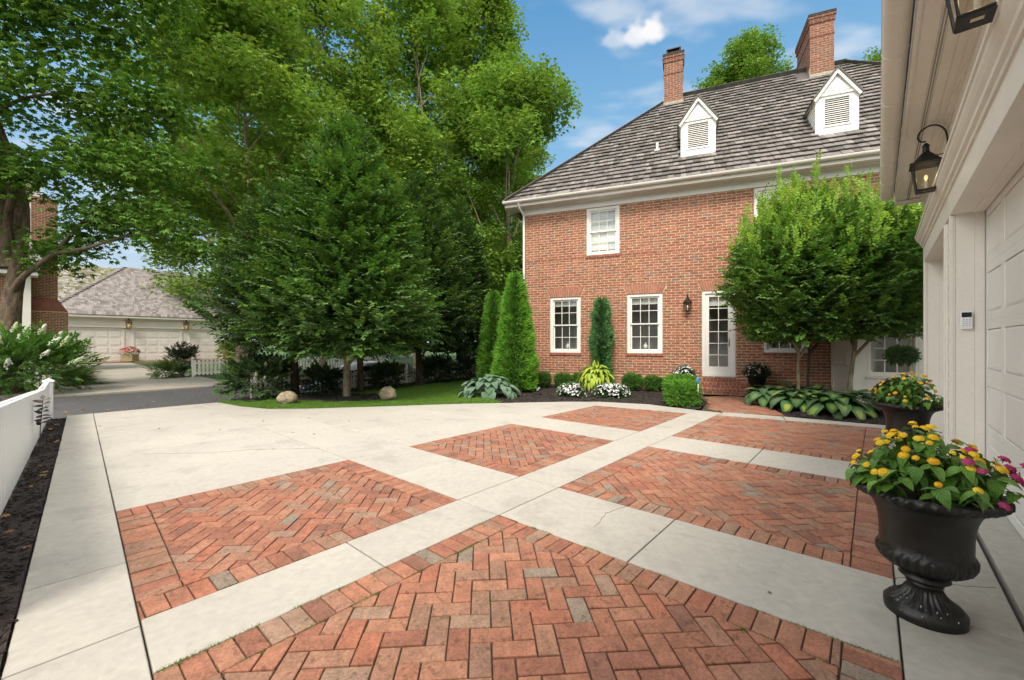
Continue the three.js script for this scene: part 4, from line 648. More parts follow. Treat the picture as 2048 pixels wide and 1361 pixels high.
  { const g = halfRound(12.3, 0.083, 0.004); g.translate(-3, 3.85, 0.105); const gut = mk('gutter', [g, box(-3, 9.3, 3.847, 3.857, 0.018, 0.026)], mat.cream, garage);
    for (let a = 4.69 - 0.92 * 5; a < 9.3; a += 0.92) { const t = new THREE.TorusGeometry(0.0845, 0.0035, 5, 16, Math.PI); t.rotateZ(Math.PI); t.rotateY(Math.PI / 2); t.translate(a, 3.85, 0.105); mk('gutter_band', flat(t), mat.cream, gut); } mk('gutter_end', (() => { const c = new THREE.CircleGeometry(0.083, 16, Math.PI, Math.PI); c.rotateY(Math.PI / 2); c.translate(9.301, 3.85, 0.105); return flat(c); })(), mat.cream, gut); }
  const rf = new THREE.BoxGeometry(12.7, 0.08, 5.2); rf.rotateX(-0.7); rf.translate(3.25, 5.62, 2.1); mk('garage_roof', boxUV(rf), std({ color: C(0.2, 0.19, 0.175), map: T.wood, roughness: 0.9 }), garage);
  const rf2 = new THREE.BoxGeometry(12.7, 0.08, 5.2); rf2.rotateX(0.7); rf2.translate(3.25, 5.62, 6.1); mk('garage_roof', boxUV(rf2), std({ color: C(0.2, 0.19, 0.175), map: T.wood, roughness: 0.9 }), garage);
  mk('eave_end', box(9.3, 9.46, 3.70, 3.735, 0.21, 0.56), mat.cream, garage);
}
const gw = (a, b) => { const c = 0.6615, s = 0.74994; return [a * c - b * s, -(a * s + b * c)]; };
// ---------------------------------------------------------------- lanterns
const bulbMat = std({ color: C(0.9, 0.8, 0.6), emissive: C(1.0, 0.62, 0.25), emissiveIntensity: 0.4, roughness: 0.6 });
const lampGlass = new THREE.MeshPhysicalMaterial({ color: 0xf2efe6, transmission: 1, thickness: 0, roughness: 0.06, ior: 1.5 });
function lantern(name, label, pos, turn, o = {}) {            // backplate at z=0 facing +z, body hung in front
  const L = thing(name, label, 'lantern', pos, turn, o.group), s = o.s ?? 1, out = (o.out ?? 0.17) * s, m = o.mat ?? mat.bronze;
  const tw = 0.105 * s, bw = 0.072 * s, y0 = -0.33 * s, y1 = -0.06 * s, z = out;            // body from y0 to y1
  if (!o.plain) {
    mk('backplate', rbox(-0.028 * s, 0.028 * s, -0.10 * s, 0.13 * s, 0, 0.012 * s, 0.004), m, L);
    mk('scroll_arm', taperTube([V(0, 0.05 * s, 0.01), V(0, 0.18 * s, 0.012), V(0, 0.27 * s, 0.03 * s), V(0, 0.335 * s, 0.085 * s), V(0, 0.345 * s, 0.15 * s), V(0, 0.30 * s, 0.215 * s), V(0, 0.24 * s, 0.232 * s), V(0, 0.195 * s, 0.205 * s), V(0, 0.19 * s, z)], 0.0085 * s, 0.008 * s, 8), m, L);
    mk('stay', [box(-0.004, 0.004, 0.02 * s, 0.028 * s, 0.008, z), box(-0.004, 0.004, -0.075 * s, -0.067 * s, 0.008, z - bw)], m, L);
  } else mk('backplate', [rbox(-0.045 * s, 0.045 * s, -0.33 * s, 0.02 * s, 0, 0.014, 0.004), box(-0.01, 0.01, -0.36 * s, -0.34 * s, 0.0, z)], m, L);
  const corner = (t) => { const w = bw + (tw - bw) * t, y = y0 + (y1 - y0) * t; return [[-w, y, z - w], [w, y, z - w], [w, y, z + w], [-w, y, z + w]]; };
  const bars = []; const c0 = corner(0), c1 = corner(1); for (let k = 0; k < 4; k++) bars.push(taperTube([V(...c0[k]), V(...c0[k]).lerp(V(...c1[k]), 0.5), V(...c1[k])], 0.0075 * s, 0.0075 * s, 4));
  const ring = (t, r) => { const c = corner(t); for (let k = 0; k < 4; k++) bars.push(taperTube([V(...c[k]), V(...c[k]).lerp(V(...c[(k + 1) % 4]), 0.5), V(...c[(k + 1) % 4])], r, r, 4)); }; ring(0, 0.009 * s); ring(1, 0.009 * s);
  mk('cage', bars, m, L);
  for (let k = 0; k < 4; k++) { const a = V(...c0[k]), b = V(...c0[(k + 1) % 4]), c = V(...c1[(k + 1) % 4]), d = V(...c1[k]), g = new THREE.BufferGeometry(); g.setAttribute('position', new THREE.Float32BufferAttribute([...a, ...b, ...c, ...a, ...c, ...d], 3)); g.setAttribute('uv', new THREE.Float32BufferAttribute([0, 0, 1, 0, 1, 1, 0, 0, 1, 1, 0, 1], 2)); g.computeVertexNormals(); mk('pane', g, lampGlass, L); }
  const roofG = new THREE.CylinderGeometry(0.034 * s, tw * 1.5, 0.13 * s, 4, 1, true); roofG.rotateY(Math.PI / 4); roofG.translate(0, y1 + 0.07 * s, z);
  const hood = mk('hood', [flat(roofG), rbox(-tw * 1.22, tw * 1.22, y1 - 0.004, y1 + 0.012 * s, z - tw * 1.22, z + tw * 1.22, 0.004)], m, L);
  mk('vent_stack', [cyl(0.028 * s, 0.026 * s, 0.075 * s, 0, y1 + 0.13 * s, z, 12), cyl(0.034 * s, 0.012 * s, 0.03 * s, 0, y1 + 0.20 * s, z, 12)], m, hood);
  if (o.plain) mk('finial', [cyl(0.006, 0.01, 0.06 * s, 0, y1 + 0.21 * s, z, 8)], m, hood);
  mk('candle', cyl(0.013 * s, 0.013 * s, 0.09 * s, 0, y0 + 0.01, z, 10), mat.blind, L);
  const b = new THREE.SphereGeometry(0.016 * s, 10, 8); b.scale(1, 1.9, 1); b.translate(0, y0 + 0.135 * s, z); mk('bulb', flat(b), bulbMat, L);
  const pl = new THREE.PointLight(new THREE.Color(1, 0.72, 0.42), o.power ?? 0.02); pl.position.set(0, y0 + 0.135 * s, z); pl.castShadow = true; pl.name = 'lamp_light'; L.add(pl);
  mk('bottom_plate', [box(-bw, bw, y0 - 0.012 * s, y0 - 0.002, z - bw, z - bw * 0.35), box(-bw, bw, y0 - 0.012 * s, y0 - 0.002, z + bw * 0.35, z + bw), box(-bw, -bw * 0.35, y0 - 0.012 * s, y0 - 0.002, z - bw * 0.34, z + bw * 0.34), box(bw * 0.35, bw, y0 - 0.012 * s, y0 - 0.002, z - bw * 0.34, z + bw * 0.34)], m, L);
  return L;
}
{
  const t = GARAGE + Math.PI, at = (a, H) => { const [x, z] = gw(a, -0.55); return [x, H, z]; };
  lantern('wall_lantern', 'bronze lantern on a curled hook between the two garage doors', at(6.22, 3.36), t, { mat: mat.blackMetal });
  lantern('wall_lantern', 'bronze lantern cut off by the top right edge of the picture', at(3.17, 3.40), t, { mat: mat.blackMetal });
  const hp = hw(5.29, -0.008); lantern('porch_lantern', 'small black lantern on the brick wall left of the glazed door', [hp[0], 2.71, hp[1]], HOUSE, { plain: true, s: 0.95, out: 0.12, mat: mat.blackMetal, power: 0.015 });
  // bird nest tucked behind the nearest lantern
  const tw = []; for (let k = 0; k < 150; k++) { const a = R(0, 6.28), r = R(0.03, 0.10), y = R(-0.03, 0.06), p = V(Math.cos(a) * r, y, Math.sin(a) * r), q = p.clone().add(V(R(-0.09, 0.09), R(-0.07, 0.03), R(-0.09, 0.09))); tw.push(taperTube([p, p.clone().lerp(q, 0.5).add(V(R(-0.02, 0.02), R(-0.02, 0.02), R(-0.02, 0.02))), q], 0.0016, 0.0007, 3)); }
  const n = gw(3.14, -0.46); const nest = mk('bird_nest', tw, std({ color: C(0.12, 0.085, 0.05), roughness: 1 }), scene); nest.position.set(n[0], 3.27, n[1]); nest.userData = { label: 'straggly straw bird nest behind the nearest lantern', category: 'nest' };
}
{ // keypad on the door jamb
  const [x, z] = gw(5.976, -0.645), k = thing('keypad', 'white door keypad on the jamb beside the garage door', 'keypad', [x, 1.54, z], GARAGE - Math.PI / 2);
  mk('case', rbox(-0.042, 0.042, 0, 0.175, 0, 0.026, 0.012), std({ color: C(0.78, 0.79, 0.8), roughness: 0.35 }), k);
  mk('display', rbox(-0.034, 0.034, 0.118, 0.166, 0.02, 0.029, 0.003), std({ color: C(0.012, 0.012, 0.015), roughness: 0.2 }), k);
  for (let r = 0; r < 4; r++) for (let c = 0; c < 3; c++) mk('button', rbox(-0.026 + c * 0.02, -0.014 + c * 0.02, 0.03 + r * 0.02, 0.042 + r * 0.02, 0.025, 0.0285, 0.001), std({ color: C(0.52, 0.53, 0.55), roughness: 0.5 }), k);
}
{ // small white sensor under the soffit
  const [x, z] = gw(3.55, -0.33), s = thing('soffit_sensor', 'little translucent white cover under the garage soffit', 'sensor', [x, 3.70, z], GARAGE); mk('cover', rbox(-0.05, 0.05, 0, 0.04, -0.035, 0.035, 0.008), mat.blind, s);
}
// ================================================================ across the street
const fd = (a, b, y = 0) => { const [x, z] = dw(a, b); return [x, y, z]; };
function shakes(parent, w, slope, ang, place, hipL = 1, hipR = 1, wMin = 0.13, wMax = 0.26, mossy = 0) {   // instanced shakes on a sloped face: place(u,v)->[x,y,z]
  const b = new THREE.BoxGeometry(1, 0.035, 0.34); b.translate(0, 0.012, -0.17); const g = boxUV(b), ms = [], cs = []; const ex = 0.2, rows = Math.floor(slope / ex);
  for (let r = 0; r < rows; r++) { const v = r * ex, i0 = hipL * v * Math.cos(ang), i1 = w - hipR * v * Math.cos(ang); for (let x = i0; x < i1;) { const ww = R(wMin, wMax), p = place(x + ww / 2, v); ms.push(M4(V(...p), qE(ang + 0.06, R(-0.01, 0.01), 0), V(ww - 0.012, 1, 1))); const k = R(0.18, 0.40); cs.push(mossy && rnd() < mossy ? C(k * 0.62, k * 0.66, k * 0.28) : C(k * 1.04, k * 0.97, k * 0.95)); x += ww; } }
  return inst('shake_courses', g, mat.shingle, ms, parent, cs);
}
{ // white three-door garage
  const gp = fd(0.75, 43), G = thing('far_garage', 'white sided three-door garage with shake roof across the street', 'garage', gp, DRIVE), W = 12.2, he = 3.35, dp = 8;
  mk('wall', [box(0, W, 0.02, he, -dp, -0.02)], mat.white, G);
  for (let k = 0; k < 22; k++) { const y = 0.05 + k * 0.15, spans = y < 2.5 ? [[0.02, 0.72], [3.78, 4.22], [7.28, 7.72], [10.78, W]] : [[0.02, W]]; for (const [x0, x1] of spans) { const g = box(x0, x1, 0, 0.158, -0.006, 0.006); g.rotateX(0.06); g.translate(0, y, -0.004); mk('siding_board', g, mat.white, G); } }
  const doors = [0.85, 4.35, 7.85];
  for (const x of doors) {
    const w = 2.8, d = mk('garage_door', box(x, x + w, 0.02, 2.45, -0.02, 0.012), mat.white, G);
    for (let r = 0; r < 4; r++) for (let c = 0; c < 4; c++) mk('door_panel', rbox(x + 0.08 + c * w / 4, x - 0.08 + (c + 1) * w / 4, 0.12 + r * 0.6, 0.52 + r * 0.6, 0.0125, 0.03, 0.008), mat.white, d);
    for (let r = 1; r < 4; r++) mk('section_joint', box(x + 0.005, x + w - 0.005, r * 0.606 - 0.006, r * 0.606 + 0.006, 0.0122, 0.0145), mat.blind, d);
    mk('door_casing', [box(x - 0.14, x, 0, 2.6, 0, 0.05), box(x + w, x + w + 0.14, 0, 2.6, 0, 0.05), box(x, x + w, 2.45, 2.6, 0, 0.049)], mat.white, G);
  }
  mk('door_crown', box(0.5, W - 1.2, 2.62, 2.70, 0.0, 0.14), mat.cream, G);
  mk('corner_board', box(-0.02, 0.12, 0, he, -0.1, 0.03), mat.white, G);
  mk('eave', [box(-0.4, W + 0.4, he, he + 0.14, -dp - 0.4, 0.4), box(-0.2, W + 0.2, he - 0.14, he, -0.2, 0.12)], mat.cream, G);
  mk('downspout', taperTube([V(-0.3, he + 0.05, 0.35), V(-0.25, he - 0.1, 0.3), V(-0.05, he - 0.35, 0.06), V(-0.03, he - 0.6, 0.05), V(-0.03, 1.5, 0.05), V(-0.03, 0.1, 0.05)], 0.05, 0.05, 6), mat.white, G);
  const e = 0.42, m = 4.3, A = 0.74, y0 = he + 0.15, yr = y0 + (m + e) * Math.tan(A);
  const P = { fl: [-e, y0, e], fr: [W + e, y0, e], bl: [-e, y0, -2 * m - e], br: [W + e, y0, -2 * m - e], rl: [m, yr, -m], rr: [W - m, yr, -m] }, tri = [P.fl, P.fr, P.rr, P.fl, P.rr, P.rl, P.bl, P.fl, P.rl, P.fr, P.br, P.rr, P.br, P.bl, P.rl, P.br, P.rl, P.rr].flat();
  const g = new THREE.BufferGeometry(); g.setAttribute('position', new THREE.Float32BufferAttribute(tri, 3)); g.setAttribute('uv', new THREE.Float32BufferAttribute(new Float32Array(36), 2)); g.computeVertexNormals(); const roof = mk('roof', g, mat.roofBase, G);
  shakes(roof, W + 2 * e, (m + e) / Math.cos(A), A, (u, v) => [-e + u, y0 + v * Math.sin(A) + 0.01, e - v * Math.cos(A)]);
  const cap = []; for (let i = 0; i < 30; i++) { const p = V(...P.fl).lerp(V(...P.rl), (i + 0.5) / 30), b = new THREE.BoxGeometry(0.24, 0.04, 0.3); b.rotateY(Math.PI / 4); b.translate(p.x, p.y + 0.04, p.z); cap.push(boxUV(b)); } mk('hip_caps', cap, std({ color: C(0.26, 0.25, 0.24), map: T.wood, roughness: 0.9 }), roof, 'stuff');
  const gl = (x) => { const p = G.localToWorld(V(x, 3.12, 0.01)); return [p.x, p.y, p.z]; }; G.updateMatrixWorld();
  lantern('wall_lantern', 'lit lantern left of the middle door on the far garage', gl(4.0), DRIVE, { s: 1.6, power: 0.03, mat: mat.bronze }); lantern('wall_lantern', 'lit lantern right of the middle door on the far garage', gl(7.5), DRIVE, { s: 1.6, power: 0.03, mat: mat.bronze });
  // brick bands before the doors
  for (const [x0, x1, l] of [[0.6, 3.85, 'brick band in front of the left far garage door'], [4.15, 10.9, 'brick band in front of the middle and right far garage doors']]) { const st = structure('brick_band', l, gp, DRIVE); mk('joint_sand', box(x0, x1, 0.045, 0.052, 0.1, 2.4), mat.sand, st); const ms = [], cs = []; const bg = new THREE.BoxGeometry(0.195, 0.03, 0.095); for (let i = 0; x0 + i * 0.2 < x1 - 0.1; i++) for (let j = 0; j < 23; j++) { if (j === 11 || j === 12) continue; ms.push(M4(V(x0 + 0.1 + i * 0.2, 0.05, 0.16 + j * 0.1), qE(0, 0, 0), V(1, 1, 1))); const c = weighted(paverCols, paverW), k = R(0.8, 1.1); cs.push(C(c[0] * k, c[1] * k, c[2] * k)); } inst('brickwork', bg, wallTint, ms, st, cs); mk('concrete_line', box(x0, x1, 0.05, 0.06, 1.2, 1.4), mat.concreteOld, st); }
}
{ // building behind with mossy shakes
  const G = thing('background_house', 'white house with mossy shake roof behind the far garage', 'house', fd(-9, 50), DRIVE), W = 17, he = 3.6, A = 0.72, dp = 9;
  mk('wall', box(0, W, 0, he, -dp, 0), mat.white, G); mk('eave', box(-0.4, W + 0.4, he, he + 0.15, -dp, 0.45), mat.white, G);
  const L = 5.5 / Math.cos(A); const r = new THREE.BoxGeometry(W + 0.8, 0.1, L); r.translate(0, 0, -L / 2); r.rotateX(A); r.translate(W / 2, he + 0.12, 0.5); const roof = mk('roof', boxUV(r), mat.roofBase, G);
  shakes(roof, W + 0.8, L, A, (u, v) => [-0.4 + u, he + 0.2 + v * Math.sin(A), 0.5 - v * Math.cos(A)], 0, 0, 0.14, 0.28, 0.45);
}
{ // brick chimney house at the far left
  const G = thing('neighbour_house', 'brick neighbour house with tall chimney behind the left maple', 'house', fd(-8, 30), DRIVE), he = 4.6, A = 0.85, W = 7.9;
  mk('wall', box(0, W, 0, he, -7, 0), mat.mortar, G); mk('eave', box(-0.3, W + 0.25, he, he + 0.2, -7, 0.35), mat.white, G);
  const L = 4.6 / Math.cos(A), r = new THREE.BoxGeometry(W + 0.5, 0.1, L); r.translate(0, 0, -L / 2); r.rotateX(A); r.translate(W / 2, he + 0.2, 0.4); const roof = mk('roof', boxUV(r), mat.roofBase, G);
  shakes(roof, W + 0.5, L, A, (u, v) => [-0.25 + u, he + 0.28 + v * Math.sin(A), 0.4 - v * Math.cos(A)], 0, 0, 0.14, 0.26, 0.05);
  // stepped chimney on the gable end
  const c = mk('chimney', [box(W + 0.02, W + 1.25, 0, 3.0, -2.6, -0.6), box(W + 0.02, W + 0.9, 3.4, 8.6, -2.4, -0.8)], mat.mortar, G);
  const sl = new THREE.Shape([[W + 0.02, 3.0], [W + 1.25, 3.0], [W + 0.9, 3.6], [W + 0.02, 3.6]].map((p) => new THREE.Vector2(...p))), sg = new THREE.ExtrudeGeometry(sl, { depth: 1.9, bevelEnabled: false }); sg.translate(0, 0, -2.55); mk('shoulder', boxUV(sg), std({ color: C(0.26, 0.11, 0.075), map: T.brick, roughness: 0.95 }), c);
  const ms = [], cs = []; const faceRow = (x0, x1, y0, y1, z, out) => { for (let k = 0; y0 + (k + 1) * 0.078 <= y1; k++) { const n = Math.round((x1 - x0) / 0.22); for (let i = 0; i <= n; i++) { const s = (k % 2) * 0.5, a = Math.max(0, (i - s) / n), b = Math.min(1, (i + 1 - s) / n); if (b - a < 0.05) continue; ms.push(M4(V(x0 + (a + b) / 2 * (x1 - x0), y0 + (k + 0.5) * 0.078, z + out), qE(0, 0, 0), V((b - a) * (x1 - x0) - 0.012, 0.064, 1))); const q = weighted(wallCols, wallW), f = R(0.45, 0.75); cs.push(C(q[0] * f, q[1] * f, q[2] * f)); } } };
  faceRow(W + 0.02, W + 1.25, 0, 3.0, -0.6, 0.004); faceRow(W + 0.02, W + 0.9, 3.6, 8.6, -0.8, 0.004); faceRow(W - 3.2, W, 0, he, 0, 0.004);
  inst('brickwork', fb[0], wallTint, ms, c, cs);
  mk('white_trim', box(W - 0.3, W + 0.02, 0, he, 0.006, 0.05), mat.cream, G);
}
// ================================================================ foliage kit
function ovate(len, w, fold = 0.12, curl = 0.1, y0 = 0) {     // one leaf along +y, facing +z
  const p = [0, 0, 0, -w / 2, len * 0.42, fold * w, 0, len * 0.45, 0, w / 2, len * 0.42, fold * w, 0, len, -curl * len], t = [0, 2, 1, 0, 3, 2, 2, 4, 1, 2, 3, 4], pos = [], uv = [];
  for (const k of t) { pos.push(p[3 * k], p[3 * k + 1] + y0, p[3 * k + 2]); uv.push(p[3 * k] / w + 0.5, p[3 * k + 1] / len); }
  const g = new THREE.BufferGeometry(); g.setAttribute('position', new THREE.Float32BufferAttribute(pos, 3)); g.setAttribute('uv', new THREE.Float32BufferAttribute(uv, 2)); g.computeVertexNormals(); return g;
}
function broad(len, w, o = {}) {                              // a finer curved leaf for close plants: along +y, facing +z
  const n = o.n ?? 6, arch = o.arch ?? 0.25, fold = o.fold ?? 0.12, wave = o.wave ?? 0, pos = [], uv = [], idx = [], tip = o.tip ?? 1;
  const prof = (t) => Math.pow(Math.sin(Math.PI * Math.pow(t, o.base ?? 0.62)), o.pow ?? 0.75) * (1 - 0.15 * t * tip);
  for (let i = 0; i <= n; i++) { const t = i / n, ww = w / 2 * (i === n ? 0 : Math.max(0, prof(t))), y = len * t * (1 - arch * 0.25 * t), z = -arch * len * t * t; for (let k = -2; k <= 2; k++) { const s = k / 2; pos.push(ww * s, y - (o.heart ?? 0) * len * Math.abs(s) * (1 - t) * (1 - t), z + fold * ww * Math.abs(s) * 2 * (1 - 0.4 * Math.abs(s)) + wave * len * Math.sin(t * 9 + k * 1.7) * Math.abs(s)); uv.push(0.5 + s / 2, t); } }
  for (let i = 0; i < n; i++) for (let k = 0; k < 4; k++) { const a = i * 5 + k; idx.push(a, a + 1, a + 5, a + 1, a + 6, a + 5); }
  const g = new THREE.BufferGeometry(); g.setAttribute('position', new THREE.Float32BufferAttribute(pos, 3)); g.setAttribute('uv', new THREE.Float32BufferAttribute(uv, 2)); g.setIndex(idx); g.computeVertexNormals(); return g;
}
function lobed(size, seed) {                                  // maple / plane leaf
  const r = mulberry(seed), pos = [], uv = [], N = 10, pt = (k) => { const a = -2.45 + k / N * 4.9, tip = k % 2 === 0, R0 = tip ? [0.50, 0, 0.72, 0, 0.84, 0, 0.95, 0, 0.84, 0, 0.72, 0, 0.5][k + 1 - 0] || [0.55, 0.78, 0.98, 0.98, 0.78, 0.55][k / 2] : 0.52; const q = R0 * size * 0.62; return [Math.sin(a) * q, Math.cos(a) * q + size * 0.35, 0.10 * size * (tip ? -1 : 0.6) + 0.04 * size * (r() - 0.5)]; };
  const c = [0, size * 0.30, 0]; let prev = pt(0); const base = [0, 0.08 * size, 0];
  const tri = (a, b, d) => { for (const v of [a, b, d]) { pos.push(...v); uv.push(v[0] / size + 0.5, v[1] / size); } };
  tri(c, prev, base); for (let k = 1; k <= N; k++) { const p = pt(k); tri(c, p, prev); prev = p; } tri(c, base, prev);
  const g = new THREE.BufferGeometry(); g.setAttribute('position', new THREE.Float32BufferAttribute(pos, 3)); g.setAttribute('uv', new THREE.Float32BufferAttribute(uv, 2)); g.computeVertexNormals(); return g;
}
function spray(n, L, len, w, seed, spread = 0.95) {           // a twig of leaves in one layer, along +y
  const save = rnd; rnd = mulberry(seed); const gs = [];
  for (let i = 0; i < n; i++) { const s = i % 2 ? 1 : -1, last = i === n - 1, g = ovate(len * R(0.8, 1.15), w * R(0.85, 1.15), R(0.05, 0.2), R(-0.05, 0.25)); g.rotateY(R(-0.5, 0.5)); g.rotateZ(last ? 0 : -s * R(0.7, 1.1) * spread); g.rotateX(R(-0.25, 0.25)); g.translate(0, L * (i + 0.3) / n, R(-0.01, 0.01)); gs.push(g); }
  const tw = taperTube([V(0, -0.06, 0), V(0.005, L * 0.5, 0), V(0, L, 0)], 0.0025, 0.001, 3); gs.push(tw);
  rnd = save; return merge(gs);
}
function bunch(n, size, rad, seed) {                          // plane-tree cluster: lobed leaves round a twig end
  const save = rnd; rnd = mulberry(seed); const gs = [];
  for (let i = 0; i < n; i++) { const g = lobed(size * R(0.7, 1.2), seed * 7 + i), d = V(R(-1, 1), R(-0.55, 0.75), R(-1, 1)).normalize(); g.applyQuaternion(basis(V(d.x, d.y - 0.45, d.z), V(d.x * 0.4, 1.1, d.z * 0.4).add(V(R(-0.5, 0.5), 0, R(-0.5, 0.5))))); g.translate(d.x * rad * R(0.3, 1), d.y * rad * R(0.3, 1), d.z * rad * R(0.3, 1)); gs.push(g); }
  rnd = save; return merge(gs);
}
const tint = (c, v = 0.25) => { const k = 1 + R(-v, v), y = 1 + R(-0.12, 0.12); return C(c[0] * k * y, c[1] * k, c[2] * k / y); };
function foliage(parent, name, geos, mats, colors, m = mat.leaf) { const n = geos.length; const ms = geos.map(() => []), cs = geos.map(() => []); mats.forEach((q, i) => { ms[i % n].push(q); cs[i % n].push(colors[i]); }); geos.forEach((g, i) => ms[i].length && inst(name, g, m, ms[i], parent, cs[i])); }
function tip(parent, name, m, pts, r0, r1, sides = 8, power = 1) { return mk(name, taperTube(pts, r0, r1, sides, power, 0.12), m, parent); }

// ---------------------------------------------------------------- hornbeams
const hornSpray = [spray(9, 0.40, 0.118, 0.076, 21), spray(7, 0.32, 0.125, 0.08, 22), spray(10, 0.44, 0.112, 0.074, 23)];
function hornbeam(label, x, z, o) {
  const t = thing('hornbeam_tree', label, 'tree', [x, 0, z], 0, o.group); const { r, y0, y1, n } = o, cx = o.cx ?? 0, cz = o.cz ?? 0, wide = o.wide ?? 0.22;
  const prof = (h) => h < wide ? 0.62 + 0.38 * Math.sin(h / wide * Math.PI / 2) : Math.pow(1 - Math.pow((h - wide) / (1 - wide), o.pw ?? 1.7), 0.8);
  tip(t, 'trunk', o.bark ?? mat.bark, [V(0, -0.05, 0), V(R(-0.02, 0.02), 0.5, 0), V(cx * 0.3, 1.2, cz * 0.3), V(cx * 0.8, y0 + (y1 - y0) * 0.45, cz * 0.8), V(cx, y0 + (y1 - y0) * 0.82, cz)], o.tr ?? 0.10, 0.02, 10);
  for (let k = 0; k < 9; k++) { const a = k * 2.4 + R(-0.3, 0.3), h0 = y0 * 0.72 + k * 0.12, len = r * R(0.55, 0.8); tip(t, 'branch', o.bark ?? mat.bark, [V(cx * 0.3, h0, cz * 0.3), V(cx * 0.4 + Math.cos(a) * len * 0.4, h0 + len * 0.55, cz * 0.4 + Math.sin(a) * len * 0.4), V(cx * 0.6 + Math.cos(a) * len * 0.8, h0 + len * 1.3, cz * 0.6 + Math.sin(a) * len * 0.8)], 0.035, 0.01, 6); }
  const ms = [], cs = [], q0 = R(0, 100); let guard = 0;
  while (ms.length < n && guard++ < n * 6) {
    const h = rnd(), p = prof(h); if (rnd() > p * 0.9 + 0.1) continue; const a = R(0, 2 * Math.PI), ca = Math.cos(a), sa = Math.sin(a);
    const lump = 1 + 0.16 * n3(ca * 1.6 + q0, h * 5, sa * 1.6) + 0.10 * n3(ca * 4 + q0, h * 13, sa * 4), u = 1 - Math.pow(rnd(), 1.5) * 0.75, rr = r * p * lump * u;
    const Y = y0 + (y1 - y0) * h + R(-0.08, 0.08), el = R(-0.15, 0.75) + (h > 0.75 ? 0.35 : 0) - (h < 0.12 ? 0.35 : 0), da = a + R(-0.7, 0.7), d = V(Math.cos(da) * Math.cos(el), Math.sin(el), Math.sin(da) * Math.cos(el));
    if (n3(ca * 3 + q0, h * 9, sa * 3 + 5) < -0.45 && u > 0.8) continue;
    const s = R(0.8, 1.25) * (o.ls ?? 1); ms.push(M4(V(cx * Math.min(1, h + 0.4) + ca * rr - d.x * 0.2, Y - d.y * 0.2, cz * Math.min(1, h + 0.4) + sa * rr - d.z * 0.2), basis(d, V(d.x * 0.35 + R(-0.5, 0.5), 1, d.z * 0.35 + R(-0.5, 0.5))), V(s, s, s))); cs.push(tint(rnd() < 0.10 ? [o.c[0] * 1.9, o.c[1] * 1.55, o.c[2] * 1.5] : o.c, 0.3));
  }
  for (let k = 0; k < (o.shoots ?? 0); k++) {                 // long upright shoots above a clipped head
    const a = R(0, 6.28), q = Math.sqrt(rnd()) * r * 0.95, bx = cx + Math.cos(a) * q, bz = cz + Math.sin(a) * q, by = y1 - (q / r) * (q / r) * (y1 - y0) * 0.5, L = R(0.2, o.shootLen ?? 1.0);
    for (let j = 0; j < 7; j++) { const d = V(R(-0.45, 0.45), 1, R(-0.45, 0.45)), s = R(0.55, 0.8); ms.push(M4(V(bx + R(-0.03, 0.03), by - 0.25 + L * j / 6, bz + R(-0.03, 0.03)), basis(d, V(R(-1, 1), 0.4, R(-1, 1))), V(s, s, s))); cs.push(tint([o.c[0] * 2.1, o.c[1] * 1.65, o.c[2] * 1.3], 0.2)); }
  }
  foliage(t, 'crown', hornSpray, ms, cs); return t;
}
const HC1 = [0.054, 0.122, 0.012], HG = 'hornbeams in a row along the picket fence';
hornbeam('big conical hornbeam with pale trunk in the mulch ring on the lawn', -4.25, -10.67, { r: 2.2, y0: 1.12, y1: 7.1, n: 8200, pw: 1.3, wide: 0.2, c: [0.074, 0.172, 0.014], cx: 0.05, tr: 0.095, bark: mat.barkPale, group: HG });
hornbeam('dark broad hornbeam at the left end of the row beside the street', -5.85, -11.15, { r: 2.05, y0: 1.3, y1: 5.8, n: 5200, c: HC1, cx: -0.18, cz: -0.3, tr: 0.12, bark: mat.barkDark, group: HG });
hornbeam('hornbeam hidden behind the pale-trunked one', -4.51, -12.35, { r: 1.5, y0: 1.3, y1: 5.6, n: 2400, c: HC1, tr: 0.10, group: HG });
hornbeam('dark hornbeam right of the boulders, second from the house', -3.15, -14.02, { r: 1.8, y0: 1.15, y1: 7.0, n: 5200, c: HC1, tr: 0.12, bark: mat.barkDark, group: HG });
hornbeam('dark hornbeam farthest along the fence behind the narrow arborvitae', -2.17, -16.86, { r: 1.4, y0: 1.1, y1: 7.2, n: 4200, c: HC1, tr: 0.12, bark: mat.barkDark, group: HG });
// clipped trio by the house
const TG = 'clipped trees in the hosta bed';
hornbeam('clipped round-headed tree with branching pale trunk, nearest the big wing window', 7.35, -9.05, { r: 1.68, y0: 1.55, y1: 4.35, n: 5600, c: [0.092, 0.205, 0.018], tr: 0.05, wide: 0.42, pw: 2.6, shoots: 90, shootLen: 1.1, bark: mat.barkPale, ls: 0.8, cx: 0.35, group: TG });
hornbeam('clipped round-headed tree with slim trunk, left of the trio', 6.45, -9.35, { r: 1.5, y0: 1.5, y1: 4.3, n: 4600, c: [0.095, 0.21, 0.018], tr: 0.036, wide: 0.42, pw: 2.6, shoots: 90, shootLen: 1.1, bark: mat.barkPale, ls: 0.8, cx: 0.0, group: TG });
hornbeam('clipped round-headed tree at the back of the trio against the brick wall', 7.05, -9.85, { r: 1.65, y0: 1.6, y1: 4.95, n: 4400, c: [0.092, 0.205, 0.018], tr: 0.036, wide: 0.4, pw: 2.4, shoots: 90, shootLen: 1.0, bark: mat.barkDark, ls: 0.8, group: TG });

